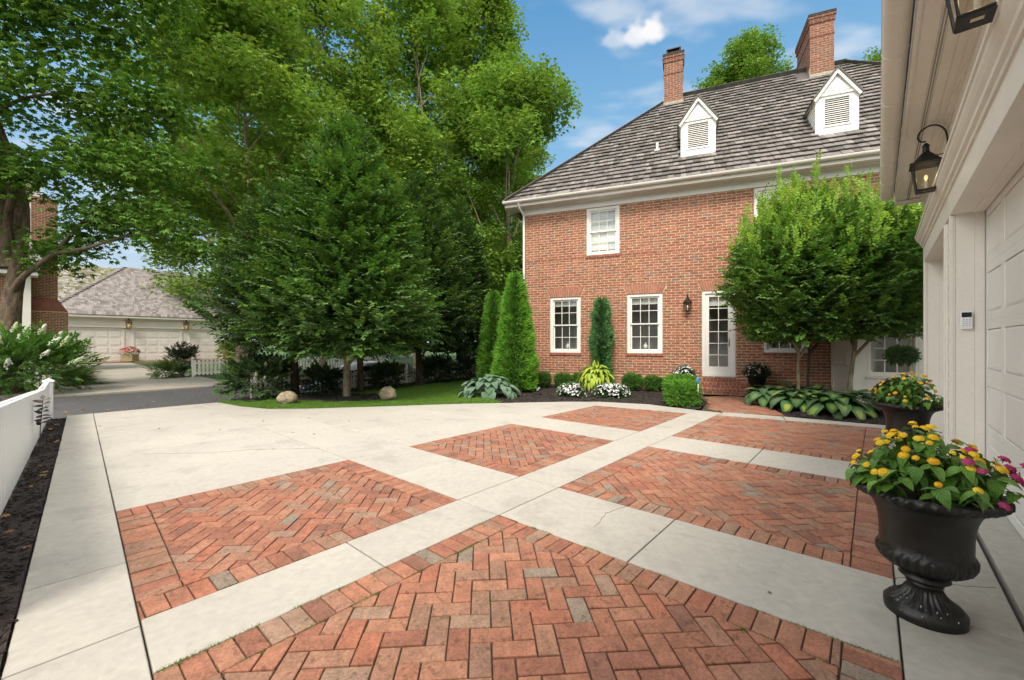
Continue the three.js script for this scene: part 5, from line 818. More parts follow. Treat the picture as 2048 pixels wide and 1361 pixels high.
// ---------------------------------------------------------------- tall plane trees and the street maple
const planeBunch = [bunch(12, 0.175, 0.34, 31), bunch(13, 0.165, 0.36, 32), bunch(11, 0.185, 0.32, 33)];
function tallTree(name, label, x, z, o) {
  const t = thing(name, label, 'tree', [x, 0, z], 0, o.group), blobs = o.blobs ? o.blobs.slice() : [];
  const H = o.h, cr = o.r, base = o.base ?? H * 0.28;
  for (let k = blobs.length; k < o.nb; k++) { const h = Math.pow(rnd(), 0.85), Y = base + (H - base) * h, a = k * 2.39996 + R(-0.4, 0.4), prof = Math.sin(Math.PI * Math.pow(0.1 + 0.86 * h, 0.8)), q = cr * prof * Math.sqrt(R(0.12, 1)); blobs.push([Math.cos(a) * q, Y, Math.sin(a) * q, R(0.55, 1.3) * (o.br ?? 1.36)]); }
  tip(t, 'trunk', o.bark ?? mat.barkPale, [V(0, -0.3, 0), V(R(-0.1, 0.1), H * 0.15, R(-0.1, 0.1)), V(R(-0.3, 0.3), H * 0.4, R(-0.3, 0.3)), V(R(-0.5, 0.5), H * 0.65, R(-0.5, 0.5)), V(R(-0.5, 0.5), H * 0.88, R(-0.5, 0.5))], o.tr ?? 0.17, 0.03, 10, o.tp ?? 0.6);
  const ms = [], cs = [];
  blobs.forEach((b, i) => {
    const at = V(b[0] * 0.06, Math.max(H * 0.16, b[1] - Math.hypot(b[0], b[2]) * 1.15 - 0.8), b[2] * 0.06), e = V(b[0], b[1], b[2]);
    if (i < (o.limbs ?? 14)) tip(t, 'limb', o.bark ?? mat.barkPale, [at, at.clone().lerp(e, 0.4).add(V(R(-0.3, 0.3), R(-0.2, 0.2), R(-0.3, 0.3))), at.clone().lerp(e, 0.75).add(V(R(-0.2, 0.2), 0.15, R(-0.2, 0.2))), e], R(0.035, 0.065) * (o.lr ?? 1), 0.014, 6);
    const n = Math.round((o.per ?? 88) * b[3] * b[3] / 2.2);
    for (let k = 0; k < n; k++) { const d = V(R(-1, 1), R(-0.8, 1), R(-1, 1)).normalize(), u = Math.pow(rnd(), 0.5), lump = 1 + 0.3 * n3(d.x * 2 + i, d.y * 2, d.z * 2 + i * 3); const s = R(0.75, 1.2) * (o.ls ?? 1); ms.push(M4(V(b[0] + d.x * b[3] * u * lump, b[1] + d.y * b[3] * 0.72 * u * lump, b[2] + d.z * b[3] * u * lump), qE(R(-0.35, 0.35), R(0, 6.28), R(-0.35, 0.35)), V(s, s, s))); cs.push(tint(rnd() < 0.12 ? [o.c[0] * 1.5, o.c[1] * 1.3, o.c[2] * 1.2] : o.c, 0.28)); }
  });
  foliage(t, 'crown', o.bunch ?? planeBunch, ms, cs); return t;
}
const PG = 'tall plane trees across the street', PC = [0.225, 0.36, 0.040];
tallTree('plane_tree', 'tall plane tree behind the far fence with its trunk beside the white post', -11.4, -17.4, { h: 17, r: 4.6, nb: 66, c: PC, group: PG, base: 3.6, tr: 0.24 });
tallTree('plane_tree', 'tall plane tree rising behind the top of the big hornbeam', -9.8, -21.5, { h: 22, r: 4.4, nb: 70, c: PC, group: PG, base: 3.8 });
tallTree('plane_tree', 'tall plane tree in the middle, leaning over the dark hornbeams', -5.2, -22.5, { h: 21.5, r: 3.7, nb: 66, c: PC, group: PG, base: 3.8 });
tallTree('plane_tree', 'tallest plane tree at the edge of the open sky', -2.0, -25.5, { h: 24.5, r: 3.6, nb: 70, c: PC, group: PG, base: 3.8 });
tallTree('plane_tree', 'lower plane tree touching the left eave of the brick house', 0.0, -20.8, { h: 15.2, r: 3.4, nb: 46, c: [0.20, 0.345, 0.038], group: PG, base: 4.6, tr: 0.15 });
tallTree('plane_tree', 'plane tree above the far garage roof', -17.6, -27.5, { h: 20, r: 6.2, nb: 66, c: PC, group: PG, base: 8.5 });
tallTree('plane_tree', 'plane tree behind the far garage', -27.5, -38, { h: 20, r: 6.5, nb: 26, c: PC, group: PG, base: 5, ls: 1.3, br: 2.1, per: 80 });
tallTree('plane_tree', 'plane tree closing the view between garage and hornbeams', -20.5, -40, { h: 21, r: 6.5, nb: 26, c: PC, group: PG, base: 3.5, ls: 1.3, br: 2.1, per: 80 });
tallTree('plane_tree', 'plane tree closing the view behind the dark hornbeams', -9.5, -38, { h: 20, r: 6, nb: 24, c: PC, group: PG, base: 3, ls: 1.3, br: 2.1, per: 80 });
tallTree('plane_tree', 'pale leafy tree seen between the dark hornbeam and the house corner', -0.4, -34, { h: 17, r: 4.5, nb: 20, c: [0.26, 0.42, 0.04], group: PG, base: 2.4, ls: 1.2, br: 2.0, per: 80 });
tallTree('plane_tree', 'tree top showing over the house ridge between the chimneys', 17.2, -31, { h: 23.6, r: 4.2, nb: 34, blobs: [[-3.6, 19.6, 0, 0.8], [-2.7, 20.3, 0.3, 1.0], [-1.7, 20.9, 0, 1.0], [-0.6, 21.2, -0.3, 1.1], [0.4, 22.1, 0, 1.1], [1.5, 22.6, 0.2, 1.0], [2.3, 21.8, 0, 1.1], [3.3, 20.9, 0.2, 1.0], [0.9, 20.6, 0.4, 1.2], [-1.2, 19.8, 0.4, 1.1], [2.4, 20.2, 0.4, 1.0]], c: [0.19, 0.33, 0.035], group: PG, base: 13 });
tallTree('plane_tree', 'tree top showing over the ridge right of the broad chimney', 26.5, -31, { h: 22.2, r: 4.6, nb: 30, blobs: [[-1.6, 20.6, 0, 1.0], [-0.4, 21.2, 0, 1.1], [0.8, 21.5, 0, 1.1], [1.9, 21.1, 0, 1.1], [0.4, 20.2, 0.3, 1.2]], c: [0.19, 0.33, 0.035], group: PG, base: 13 });
{ // the maple over the street, limbs reaching in from the left
  const bx = -14.5, bz = -12.0, L = (a, h, d = 0) => [a - bx, h, d];
  const bl = []; const add = (X, Y, Z, r) => bl.push([X - bx, Y, Z - bz, r]);
  for (const [X, Y, Z, r] of [[-13.6, 3.9, -12.3, 0.9], [-12.4, 4.5, -12, 1.0], [-11.3, 4.9, -11.6, 1.0], [-10.2, 4.7, -11.6, 0.95], [-9.3, 4.6, -11.3, 0.8], [-8.7, 3.9, -11.5, 0.55], [-12.9, 5.9, -11, 1.1], [-11.6, 6.3, -11.2, 1.1], [-10.3, 6.0, -11, 1.0], [-9.1, 6.1, -11.2, 0.9], [-14.2, 6.0, -11, 1.1], [-14.6, 7.5, -10.4, 1.2], [-13.2, 7.6, -10.2, 1.2], [-11.8, 7.9, -10.4, 1.2], [-10.6, 7.6, -11, 1.1], [-9.6, 7.9, -11.4, 1.0], [-14.0, 9.0, -10, 1.2], [-12.7, 9.2, -9.8, 1.2], [-11.3, 9.5, -10.2, 1.2], [-10.1, 9.3, -10.8, 1.1], [-13.4, 10.5, -9.8, 1.2], [-12.0, 10.7, -9.6, 1.2], [-10.6, 10.8, -10, 1.2], [-9.4, 10.4, -10.8, 1.0], [-11.2, 12.0, -10, 1.3], [-9.9, 12.0, -10.4, 1.2], [-13.0, 12.0, -10, 1.3], [-15.5, 5.0, -11.5, 1.2], [-15.8, 8.5, -10.5, 1.3], [-15.6, 10.5, -10, 1.3], [-16.5, 12.5, -12, 1.6], [-13.5, 13.6, -11.5, 1.6], [-10.8, 13.4, -11.6, 1.4]]) add(X, Y, Z, r * 1.08);
  const mb = [bunch(9, 0.155, 0.26, 41), bunch(10, 0.15, 0.28, 42), bunch(8, 0.165, 0.24, 43)];
  const t = tallTree('maple_tree', 'big street maple whose dark limbs spread over the left of the picture', bx, bz, { h: 14, r: 4, nb: bl.length, blobs: bl, limbs: 0, c: [0.112, 0.235, 0.018], per: 145, bunch: mb, bark: mat.bark, tr: 0.25, base: 4, tp: 1 });
  const limb = (pts, r0, r1) => tip(t, 'limb', mat.bark, pts.map((p) => V(...p)), r0, r1, 8);
  limb([L(-14.55, 2.7, 0.0), L(-13.9, 3.3, 0.2), L(-12.9, 3.95, 0.3), L(-11.9, 4.75, 0.5), L(-11.0, 5.4, 0.6), L(-9.6, 5.6, 0.7)], 0.085, 0.02);
  limb([L(-14.6, 3.6, 0.0), L(-14.2, 4.95, 0.3), L(-13.75, 5.4, 0.6), L(-13.4, 6.3, 0.9), L(-13.5, 7.6, 1.2)], 0.12, 0.03);
  limb([L(-15.4, 5.6, 0.6), L(-14.6, 7.1, 1.2), L(-13.6, 8.1, 1.6), L(-12.8, 8.95, 1.9), L(-12.2, 9.9, 2.0), L(-11.6, 10.7, 2.0), L(-11.2, 11.6, 2.0)], 0.17, 0.04);
  limb([L(-12.2, 9.9, 2.0), L(-11.4, 10.2, 2.0), L(-10.4, 10.3, 1.8)], 0.06, 0.015); limb([L(-12.8, 8.95, 1.9), L(-13.0, 10, 2.2), L(-13.6, 11, 2.3)], 0.06, 0.015); limb([L(-12.9, 3.95, 0.3), L(-11.8, 4.0, 0.6), L(-10.4, 4.4, 0.6), L(-9.0, 4.5, 0.6)], 0.06, 0.012); limb([L(-13.4, 6.3, 0.9), L(-12.2, 6.6, 0.9), L(-10.8, 6.4, 0.9)], 0.06, 0.015); limb([L(-14.6, 6.4, 0.8), L(-13.6, 7.2, 1.2), L(-12.0, 7.6, 1.6), L(-10.4, 7.9, 1.2)], 0.07, 0.015); limb([L(-14.55, 3.6, 0), L(-14.7, 6, 0), L(-14.9, 9, 0.2), L(-15.2, 12, 0)], 0.2, 0.06);
}
// ---------------------------------------------------------------- low planting
const boxLeaf = [spray(8, 0.085, 0.026, 0.017, 51), spray(7, 0.075, 0.028, 0.018, 52)];
function boxwood(label, x, z, o) {                            // clipped: shape(dir)->radius
  const t = thing(o.name ?? 'boxwood', label, 'shrub', [x, 0, z], o.turn ?? 0, o.group), ms = [], cs = [];
  mk('stem', merge([cyl(0.015, 0.012, 0.18, 0, -0.03, 0, 6), ...[0, 1, 2, 3].map((k) => taperTube([V(0, 0.05, 0), V(Math.cos(k * 1.6) * o.rx * 0.35, 0.2, Math.sin(k * 1.6) * o.rz * 0.35), V(Math.cos(k * 1.6) * o.rx * 0.6, o.h * 0.6, Math.sin(k * 1.6) * o.rz * 0.6)], 0.01, 0.004, 5))]), mat.bark, t);
  const pw = o.pow ?? 2;
  for (let i = 0; i < o.n; i++) { const d = V(R(-1, 1), R(-0.85, 1), R(-1, 1)).normalize(), k = Math.pow(Math.pow(Math.abs(d.x), pw) + Math.pow(Math.abs(d.y), pw) + Math.pow(Math.abs(d.z), pw), -1 / pw) * (1 + 0.07 * n3(d.x * 3 + x, d.y * 3, d.z * 3 + z)), u = 1 - Math.pow(rnd(), 2) * 0.55, p = V(d.x * k * o.rx * u, o.h / 2 + d.y * k * o.h / 2 * u, d.z * k * o.rz * u), dd = d.clone().add(V(R(-0.8, 0.8), R(-0.3, 0.9), R(-0.8, 0.8))), s = R(0.8, 1.25) * (o.ls ?? 1); ms.push(M4(p.addScaledVector(dd.clone().normalize(), -0.06), basis(dd, V(R(-1, 1), 1, R(-1, 1))), V(s, s, s))); cs.push(tint(rnd() < 0.15 ? [o.c[0] * 1.8, o.c[1] * 1.5, o.c[2]] : o.c, 0.3)); }
  foliage(t, 'foliage', boxLeaf, ms, cs); return t;
}
const BX = [0.075, 0.205, 0.02], BG = 'round boxwoods along the house wall';
boxwood('round boxwood beside the big arborvitae', ...hw(0.98, -0.85), { rx: 0.30, rz: 0.30, h: 0.50, n: 1500, c: BX, group: BG });
boxwood('round boxwood below the left ground floor window', ...hw(1.62, -0.75), { rx: 0.31, rz: 0.28, h: 0.48, n: 1500, c: BX, group: BG });
boxwood('half hidden boxwood left of the yellow-green hosta', ...hw(2.08, -0.45), { rx: 0.26, rz: 0.26, h: 0.48, n: 1100, c: BX, group: BG });
boxwood('round boxwood right of the yellow-green hosta, larger of the pair', ...hw(3.78, -0.85), { rx: 0.33, rz: 0.30, h: 0.54, n: 1700, c: BX, group: BG });
boxwood('round boxwood right of the yellow-green hosta, smaller of the pair', ...hw(4.36, -0.78), { rx: 0.30, rz: 0.28, h: 0.48, n: 1400, c: BX, group: BG });
boxwood('bright cube-clipped boxwood at the corner of the brick walk', 3.86, -9.42, { rx: 0.37, rz: 0.36, h: 0.56, n: 4600, c: [0.12, 0.31, 0.022], pow: 4.5, turn: -0.3 });
boxwood('bright clipped boxwood behind the cube-clipped one', 4.15, -10.25, { rx: 0.40, rz: 0.34, h: 0.64, n: 3600, c: [0.12, 0.31, 0.022], pow: 3.2, turn: -0.3 });
// arborvitae and juniper: upright sprays of scale leaves
const scaleSpray = (seed) => { const save = rnd; rnd = mulberry(seed); const gs = []; for (let k = 0; k < 9; k++) { const g = ovate(R(0.05, 0.085), 0.014, 0.05, 0.05); g.rotateZ(R(-0.9, 0.9)); g.rotateX(R(-0.3, 0.3)); g.translate(R(-0.015, 0.015), R(0, 0.06), R(-0.012, 0.012)); gs.push(g); } rnd = save; return merge(gs); };
const scaleG = [scaleSpray(61), scaleSpray(62), scaleSpray(63)];
function conifer(name, label, x, z, o) {
  const t = thing(name, label, 'evergreen', [x, 0, z], 0, o.group), ms = [], cs = []; tip(t, 'trunk', mat.bark, [V(0, -0.03, 0), V(0, o.h * 0.4, 0), V(0, o.h * 0.9, 0)], 0.05, 0.008, 7);
  for (let i = 0; i < o.n; i++) { const h = 1 - Math.pow(rnd(), 0.72), a = R(0, 6.28), pr = o.prof(h), lump = 1 + (o.lump ?? 0.12) * n3(Math.cos(a) * 1.4 + x, h * (o.lf ?? 9), Math.sin(a) * 1.4) + 0.06 * n3(Math.cos(a) * 4, h * 30, Math.sin(a) * 4), u = 1 - Math.pow(rnd(), 2.2) * 0.5, q = o.r * pr * lump * u; const d = V(Math.cos(a) * 0.75 + R(-0.35, 0.35), R(0.25, 1.0), Math.sin(a) * 0.75 + R(-0.35, 0.35)), s = R(0.8, 1.35) * (o.ls ?? 1); ms.push(M4(V(Math.cos(a) * q, 0.03 + h * o.h, Math.sin(a) * q), basis(d, V(-Math.sin(a) + R(-0.6, 0.6), R(-0.3, 0.3), Math.cos(a) + R(-0.6, 0.6))), V(s, s, s))); cs.push(tint(o.c, 0.32)); }
  foliage(t, 'foliage', scaleG, ms, cs, mat.scale); return t;
}
const cone = (h) => Math.max(0.03, h < 0.1 ? 0.85 + 1.5 * h : Math.pow(1 - (h - 0.1) / 0.9, 0.72));
conifer('arborvitae', 'big bright green cone-shaped arborvitae at the corner of the house', 0.1, -12.2, { r: 0.49, h: 3.3, n: 6500, ls: 1.9, lump: 0.26, c: [0.105, 0.27, 0.018], prof: cone });
conifer('arborvitae', 'slim arborvitae left of the big one', -0.62, -14.1, { r: 0.40, h: 3.0, n: 4300, ls: 1.9, lump: 0.26, c: [0.09, 0.235, 0.018], prof: cone });
conifer('juniper', 'slim blue-green juniper standing between the two ground floor windows', ...hw(2.78, -0.42), { r: 0.195, h: 2.72, n: 2600, ls: 1.8, c: [0.075, 0.195, 0.055], lump: 0.5, lf: 5, prof: (h) => Math.max(0.06, h > 0.78 ? Math.pow((1 - h) / 0.22, 0.8) * 0.72 : 0.72 + 0.28 * Math.sin(h * 13 + 1)) });
// hostas: every leaf its own
function hosta(label, x, z, o) {
  const t = thing('hosta', label, 'plant', [x, 0.02, z], o.turn ?? 0, o.group); let gi = 0;
  const rings = o.rings; rings.forEach(([n, el, len, st, y], ri) => { for (let k = 0; k < n; k++) { const a = (k + (ri % 2) * 0.5) / n * 6.283 + R(-0.25, 0.25), e = el + R(-0.15, 0.15), s = len * R(0.85, 1.15), out = st * R(0.85, 1.15); const g = o.geos[gi++ % o.geos.length], m = mk('leaf', g, pick(o.mats), t); const d = V(Math.cos(a) * Math.cos(e), Math.sin(e), Math.sin(a) * Math.cos(e)); m.quaternion.copy(basis(d, V(Math.cos(a) * 0.5 + R(-0.25, 0.25), 1, Math.sin(a) * 0.5 + R(-0.25, 0.25)))); m.position.set(Math.cos(a) * out * o.sx, y + R(-0.03, 0.03), Math.sin(a) * out * (o.sz ?? o.sx)); m.scale.setScalar(s); const p = m.position, stalk = taperTube([V(Math.cos(a) * 0.03, 0, Math.sin(a) * 0.03), V(p.x * 0.55, p.y * 0.75, p.z * 0.55), V(p.x, p.y, p.z)], 0.006, 0.004, 4); mk('stalk', stalk, o.mats[0], t); } });
  return t;
}
const hostaGeo = [0, 1, 2].map((k) => broad(1, 0.74 + k * 0.05, { n: 8, arch: 0.30 + k * 0.12, fold: 0.10 + 0.05 * k, heart: 0.16, base: 0.55, pow: 0.62, wave: 0.012 }));
const leafM = (c, o = {}) => new THREE.MeshPhysicalMaterial({ color: C(...c), roughness: 0.6, transmission: 0.16, thickness: 0, side: THREE.DoubleSide, ...o });
const ribs = tex(256, 1, (u, v) => { const s = Math.abs(u - 0.5), b = 0.9 + 0.09 * Math.sin((s * 15 - v * 2.2) * 6.28) + 0.08 * (fT(u, v, 8, 3) - 0.5) - 0.12 * smooth(0.03, 0.0, s); return b; }, true);
const ribBump = tex(256, 1, (u, v) => { const s = Math.abs(u - 0.5); return 0.5 + 0.4 * Math.sin((s * 15 - v * 2.2) * 6.28) + 0.1 * fT(u, v, 30, 2); }, false);
const blueHosta = [[0.155, 0.285, 0.175], [0.18, 0.32, 0.19], [0.125, 0.25, 0.14], [0.15, 0.29, 0.13]].map((c) => leafM(c, { map: ribs, bumpMap: ribBump, bumpScale: 0.006 }));
const varie = (edge, mid, seed) => { const f = tileNoise(seed); return tex(256, 1, (u, v) => { const s = Math.hypot((u - 0.5) * 1.0, (v - 0.48) * 0.9), e = smooth(0.16, 0.36, s + 0.14 * (fT(u, v, 7, 4, f) - 0.5)), rb = 0.92 + 0.08 * Math.sin((Math.abs(u - 0.5) * 13 - v * 2) * 6.28); return [0, 1, 2].map((q) => (mid[q] + (edge[q] - mid[q]) * e) * rb); }); };
const bigHosta = [[[0.30, 0.49, 0.25], [0.68, 0.74, 0.26], 71], [[0.32, 0.51, 0.26], [0.58, 0.69, 0.29], 72], [[0.30, 0.49, 0.26], [0.45, 0.57, 0.33], 73], [[0.29, 0.47, 0.25], [0.37, 0.49, 0.31], 74]].map(([e, m, s]) => leafM([1, 1, 1], { map: varie(e, m, s), bumpMap: ribBump, bumpScale: 0.008, roughness: 0.5 }));
hosta('blue-green hosta mound where the lawn meets the bed', -0.62, -11.05, { geos: hostaGeo, mats: blueHosta, sx: 1.18, sz: 0.9, rings: [[30, -0.65, 0.24, 0.60, 0.14], [30, -0.42, 0.24, 0.52, 0.26], [26, -0.15, 0.24, 0.40, 0.38], [18, 0.12, 0.23, 0.26, 0.46], [10, 0.45, 0.22, 0.10, 0.50]] });
const HG2 = 'large hostas under the clipped trees', HR = [[9, -0.5, 0.34, 0.36, 0.16], [9, -0.2, 0.34, 0.28, 0.26], [7, 0.15, 0.31, 0.16, 0.34], [4, 0.5, 0.28, 0.05, 0.36]];
hosta('variegated hosta nearest the farther urn', 6.35, -8.15, { geos: hostaGeo, mats: bigHosta, sx: 1, rings: HR, group: HG2 });
hosta('variegated hosta in the middle of the row by the walk', 5.98, -8.75, { geos: hostaGeo, mats: bigHosta, sx: 1, rings: HR, turn: 1, group: HG2 });
hosta('variegated hosta beside the walk, left of the row', 5.85, -9.55, { geos: hostaGeo, mats: bigHosta.slice(1), sx: 0.95, rings: HR, turn: 2, group: HG2 });
hosta('dark hosta behind the right hand plants at the branching trunk', 7.05, -8.55, { geos: hostaGeo, mats: bigHosta.slice(2), sx: 1, rings: HR, turn: 3, group: HG2 });
hosta('dark hosta at the back, close to the urn of pink flowers', 6.75, -9.9, { geos: hostaGeo, mats: bigHosta.slice(2), sx: 1, rings: HR, turn: 4, group: HG2 });
hosta('dark hosta between the slim trunks', 6.75, -9.15, { geos: hostaGeo, mats: bigHosta.slice(1), sx: 0.9, rings: HR, turn: 5, group: HG2 });
const lanceG = [0, 1].map((k) => broad(1, 0.36 + 0.06 * k, { n: 7, arch: 0.55 + k * 0.2, fold: 0.2, base: 0.7 }));
{ const p = hw(2.72, -1.05); hosta('yellow-green arching hosta in front of the juniper', p[0], p[1], { geos: lanceG, mats: [[0.38, 0.50, 0.035], [0.33, 0.47, 0.03], [0.46, 0.56, 0.05]].map((c) => leafM(c, { transmission: 0.3 })), sx: 1, rings: [[34, -0.75, 0.25, 0.42, 0.24], [34, -0.45, 0.26, 0.42, 0.38], [32, -0.15, 0.27, 0.34, 0.50], [26, 0.2, 0.27, 0.24, 0.60], [18, 0.6, 0.26, 0.12, 0.66], [8, 1.1, 0.22, 0.04, 0.68]] }); }
// white impatiens mounds and the flower pots
function blossom(r, n = 5) { const gs = []; for (let k = 0; k < n; k++) { const g = ovate(r, r * 0.95, -0.1, 0.1); g.rotateX(-1.25); g.rotateY(k / n * 6.283); gs.push(g); } return merge(gs); }
const blos = blossom(0.030), smallLeaf = [spray(5, 0.07, 0.05, 0.024, 55)];
function flowerMound(parent, rx, h, rz, n, nl, col, y = 0, leafC = [0.05, 0.13, 0.02], size = 1) {
  const ms = [], cs = [], ls = [], lc = [], m1 = [];
  for (let i = 0; i < n; i++) { const a = R(0, 6.28), u = Math.sqrt(rnd()), el = Math.acos(u), d = V(Math.cos(a) * u, Math.sin(el), Math.sin(a) * u), s = R(0.8, 1.2) * size, k = 1 + 0.10 * n3(d.x * 3 + n, d.y * 3, d.z * 3); ms.push(M4(V(d.x * rx * k, y + d.y * h * k, d.z * rz * k), basis(d.clone().add(V(R(-0.4, 0.4), R(0, 0.5), R(-0.4, 0.4))), V(R(-1, 1), 0.2, R(-1, 1))), V(s, s, s))); const c = pick(col), q = R(0.9, 1.05); cs.push(C(c[0] * q, c[1] * q, c[2] * q)); }
  for (let i = 0; i < nl; i++) { const d = V(R(-1, 1), R(-0.1, 1), R(-1, 1)).normalize(), u = Math.pow(rnd(), 0.4) * 0.96; ls.push(M4(V(d.x * rx * u, y + Math.max(0.01, d.y) * h * u, d.z * rz * u), basis(d.clone().add(V(R(-0.6, 0.6), R(-0.1, 0.5), R(-0.6, 0.6))), V(R(-0.5, 0.5), 1, R(-0.5, 0.5))), V(1, 1, 1).multiplyScalar(R(0.8, 1.3)))); lc.push(tint(leafC, 0.3)); }
  void m1; foliage(parent, 'foliage', smallLeaf, ls, lc); inst('blossoms', blos, mat.petal, ms, parent, cs);
}
const WH = [[0.82, 0.83, 0.84], [0.80, 0.78, 0.82], [0.84, 0.84, 0.82]], PK = [[0.70, 0.38, 0.52], [0.78, 0.55, 0.66], [0.74, 0.46, 0.58]];
{ const a = thing('impatiens', 'white impatiens mound left of the yellow-green hosta', 'flowers', [1.55, 0.02, -10.95], -0.3); flowerMound(a, 0.40, 0.34, 0.32, 260, 600, WH);
  const b = thing('impatiens', 'wide white impatiens mound right of the yellow-green hosta', 'flowers', [2.62, 0.02, -10.95], -0.4); flowerMound(b, 0.52, 0.33, 0.34, 320, 700, WH); }
// ---------------------------------------------------------------- urns
function urnGeo(k = 1) {
  const pr = [[0, 0, 0], [0.158, 0, 0], [0.160, 0.02, 0], [0.160, 0.045, 0], [0.150, 0.052, 0], [0.147, 0.060, 0], [0.135, 0.068, 2], [0.108, 0.085, 2], [0.085, 0.108, 2], [0.072, 0.132, 2], [0.066, 0.150, 1], [0.070, 0.158, 0], [0.074, 0.164, 0], [0.070, 0.170, 0], [0.066, 0.176, 0], [0.085, 0.184, 0], [0.100, 0.196, 0], [0.098, 0.210, 0], [0.085, 0.222, 0], [0.110, 0.236, 3], [0.150, 0.252, 3], [0.178, 0.275, 3], [0.190, 0.300, 3], [0.191, 0.325, 3], [0.184, 0.342, 1], [0.178, 0.348, 0], [0.178, 0.38, 0], [0.179, 0.43, 0], [0.183, 0.48, 0], [0.191, 0.52, 0], [0.204, 0.555, 0], [0.224, 0.583, 0], [0.252, 0.602, 4], [0.280, 0.612, 4], [0.298, 0.630, 4], [0.296, 0.648, 4], [0.282, 0.658, 4], [0.255, 0.652, 0], [0.235, 0.640, 0], [0.225, 0.60, 0], [0, 0.60, 0]];
  const N = 112, pos = [], idx = [], uv = []; pr.forEach(([r, y, m], i) => { for (let s = 0; s <= N; s++) { const a = s / N * 2 * Math.PI; let f = 1; if (m === 2) f = 1 + 0.055 * Math.cos(a * 26); else if (m === 3) f = 1 + 0.06 * Math.abs(Math.cos(a * 16)) - 0.04; else if (m === 4) f = 1 + 0.022 * Math.cos(a * 36 + y * 60); else if (m === 1) f = 1 + 0.02 * Math.cos(a * 26); pos.push(Math.cos(a) * r * f * k, y * k, Math.sin(a) * r * f * k); uv.push(a * r, y); } });
  for (let i = 0; i < pr.length - 1; i++) for (let s = 0; s < N; s++) { const a = i * (N + 1) + s, b = a + N + 1; idx.push(a, b, a + 1, a + 1, b, b + 1); }
  const g = new THREE.BufferGeometry(); g.setAttribute('position', new THREE.Float32BufferAttribute(pos, 3)); g.setAttribute('uv', new THREE.Float32BufferAttribute(uv, 2)); g.setIndex(idx); g.computeVertexNormals(); return toCreasedNormals(g, 1.0);
}
function splitUrn(t, k = 1) {                                  // foot, stem knob, bowl, rim as parts of one turned shape
  const g = flat(urnGeo(k)), p = g.attributes.position, cuts = [['foot', -1, 0.15], ['stem', 0.15, 0.223], ['bowl', 0.223, 0.60], ['rim', 0.60, 9]], n = g.attributes.normal, u = g.attributes.uv;
  for (const [nm, lo, hi] of cuts) { const P = [], Nn = [], U = []; for (let i = 0; i < p.count; i += 3) { const y = (p.getY(i) + p.getY(i + 1) + p.getY(i + 2)) / 3 / k; if (y >= lo && y < hi) for (let j = i; j < i + 3; j++) { P.push(p.getX(j), p.getY(j), p.getZ(j)); Nn.push(n.getX(j), n.getY(j), n.getZ(j)); U.push(u.getX(j), u.getY(j)); } } const q = new THREE.BufferGeometry(); q.setAttribute('position', new THREE.Float32BufferAttribute(P, 3)); q.setAttribute('normal', new THREE.Float32BufferAttribute(Nn, 3)); q.setAttribute('uv', new THREE.Float32BufferAttribute(U, 2)); mk(nm, q, mat.urn, t); }
  mk('potting_soil', cyl(0.228 * k, 0.228 * k, 0.02, 0, 0.60 * k, 0, 24), mat.mulch, t);
}
const headGeo = (pet, n, r, seed) => { const save = rnd; rnd = mulberry(seed); const gs = []; for (let i = 0; i < n; i++) { const t = Math.sqrt((i + 0.5) / n), a = i * 2.39996, e = t * 1.35, d = V(Math.sin(e) * Math.cos(a), Math.cos(e), Math.sin(e) * Math.sin(a)), f = blossom(pet, 4); f.applyQuaternion(basis(d.clone().add(V(R(-0.15, 0.15), 0, R(-0.15, 0.15))), V(R(-1, 1), 0.1, R(-1, 1)))); f.translate(d.x * r, d.y * r * 0.6, d.z * r); gs.push(f); } rnd = save; return merge(gs); };
const lantanaHeads = [headGeo(0.0085, 34, 0.021, 81), headGeo(0.008, 26, 0.017, 82), headGeo(0.0075, 18, 0.012, 83)];
const yellows = [[0.92, 0.62, 0.015], [0.90, 0.54, 0.012], [0.94, 0.70, 0.04]].map((c) => leafM(c, { roughness: 0.8, transmission: 0.2 }));
const pinks = [[0.50, 0.035, 0.16], [0.58, 0.07, 0.22], [0.42, 0.02, 0.12]].map((c) => leafM(c, { roughness: 0.8, transmission: 0.2 }));
const vein = tex(256, 1, (u, v) => { const s = Math.abs(u - 0.5); return 0.9 + 0.10 * Math.cos((v * 7 - s * 5) * 6.28) - 0.1 * smooth(0.025, 0, s) + 0.1 * (fT(u, v, 14, 3) - 0.5); }); const veinBump = tex(256, 1, (u, v) => { const s = Math.abs(u - 0.5); return 0.5 + 0.4 * Math.cos((v * 7 - s * 5) * 6.28) - 0.4 * smooth(0.03, 0, s); }, false);
const lantanaLeafM = [[0.16, 0.38, 0.022], [0.13, 0.33, 0.022], [0.19, 0.43, 0.028], [0.10, 0.27, 0.022]].map((c) => leafM(c, { map: vein, bumpMap: veinBump, bumpScale: 0.003, roughness: 0.5, transmission: 0.22 }));
const lantanaLeafG = [0, 1, 2].map((k) => broad(1, 0.58 + 0.06 * k, { n: 7, arch: 0.25 + 0.2 * k, fold: 0.16, base: 0.62, wave: 0.01 }));
const stemM = std({ color: C(0.10, 0.16, 0.03), roughness: 0.8 });
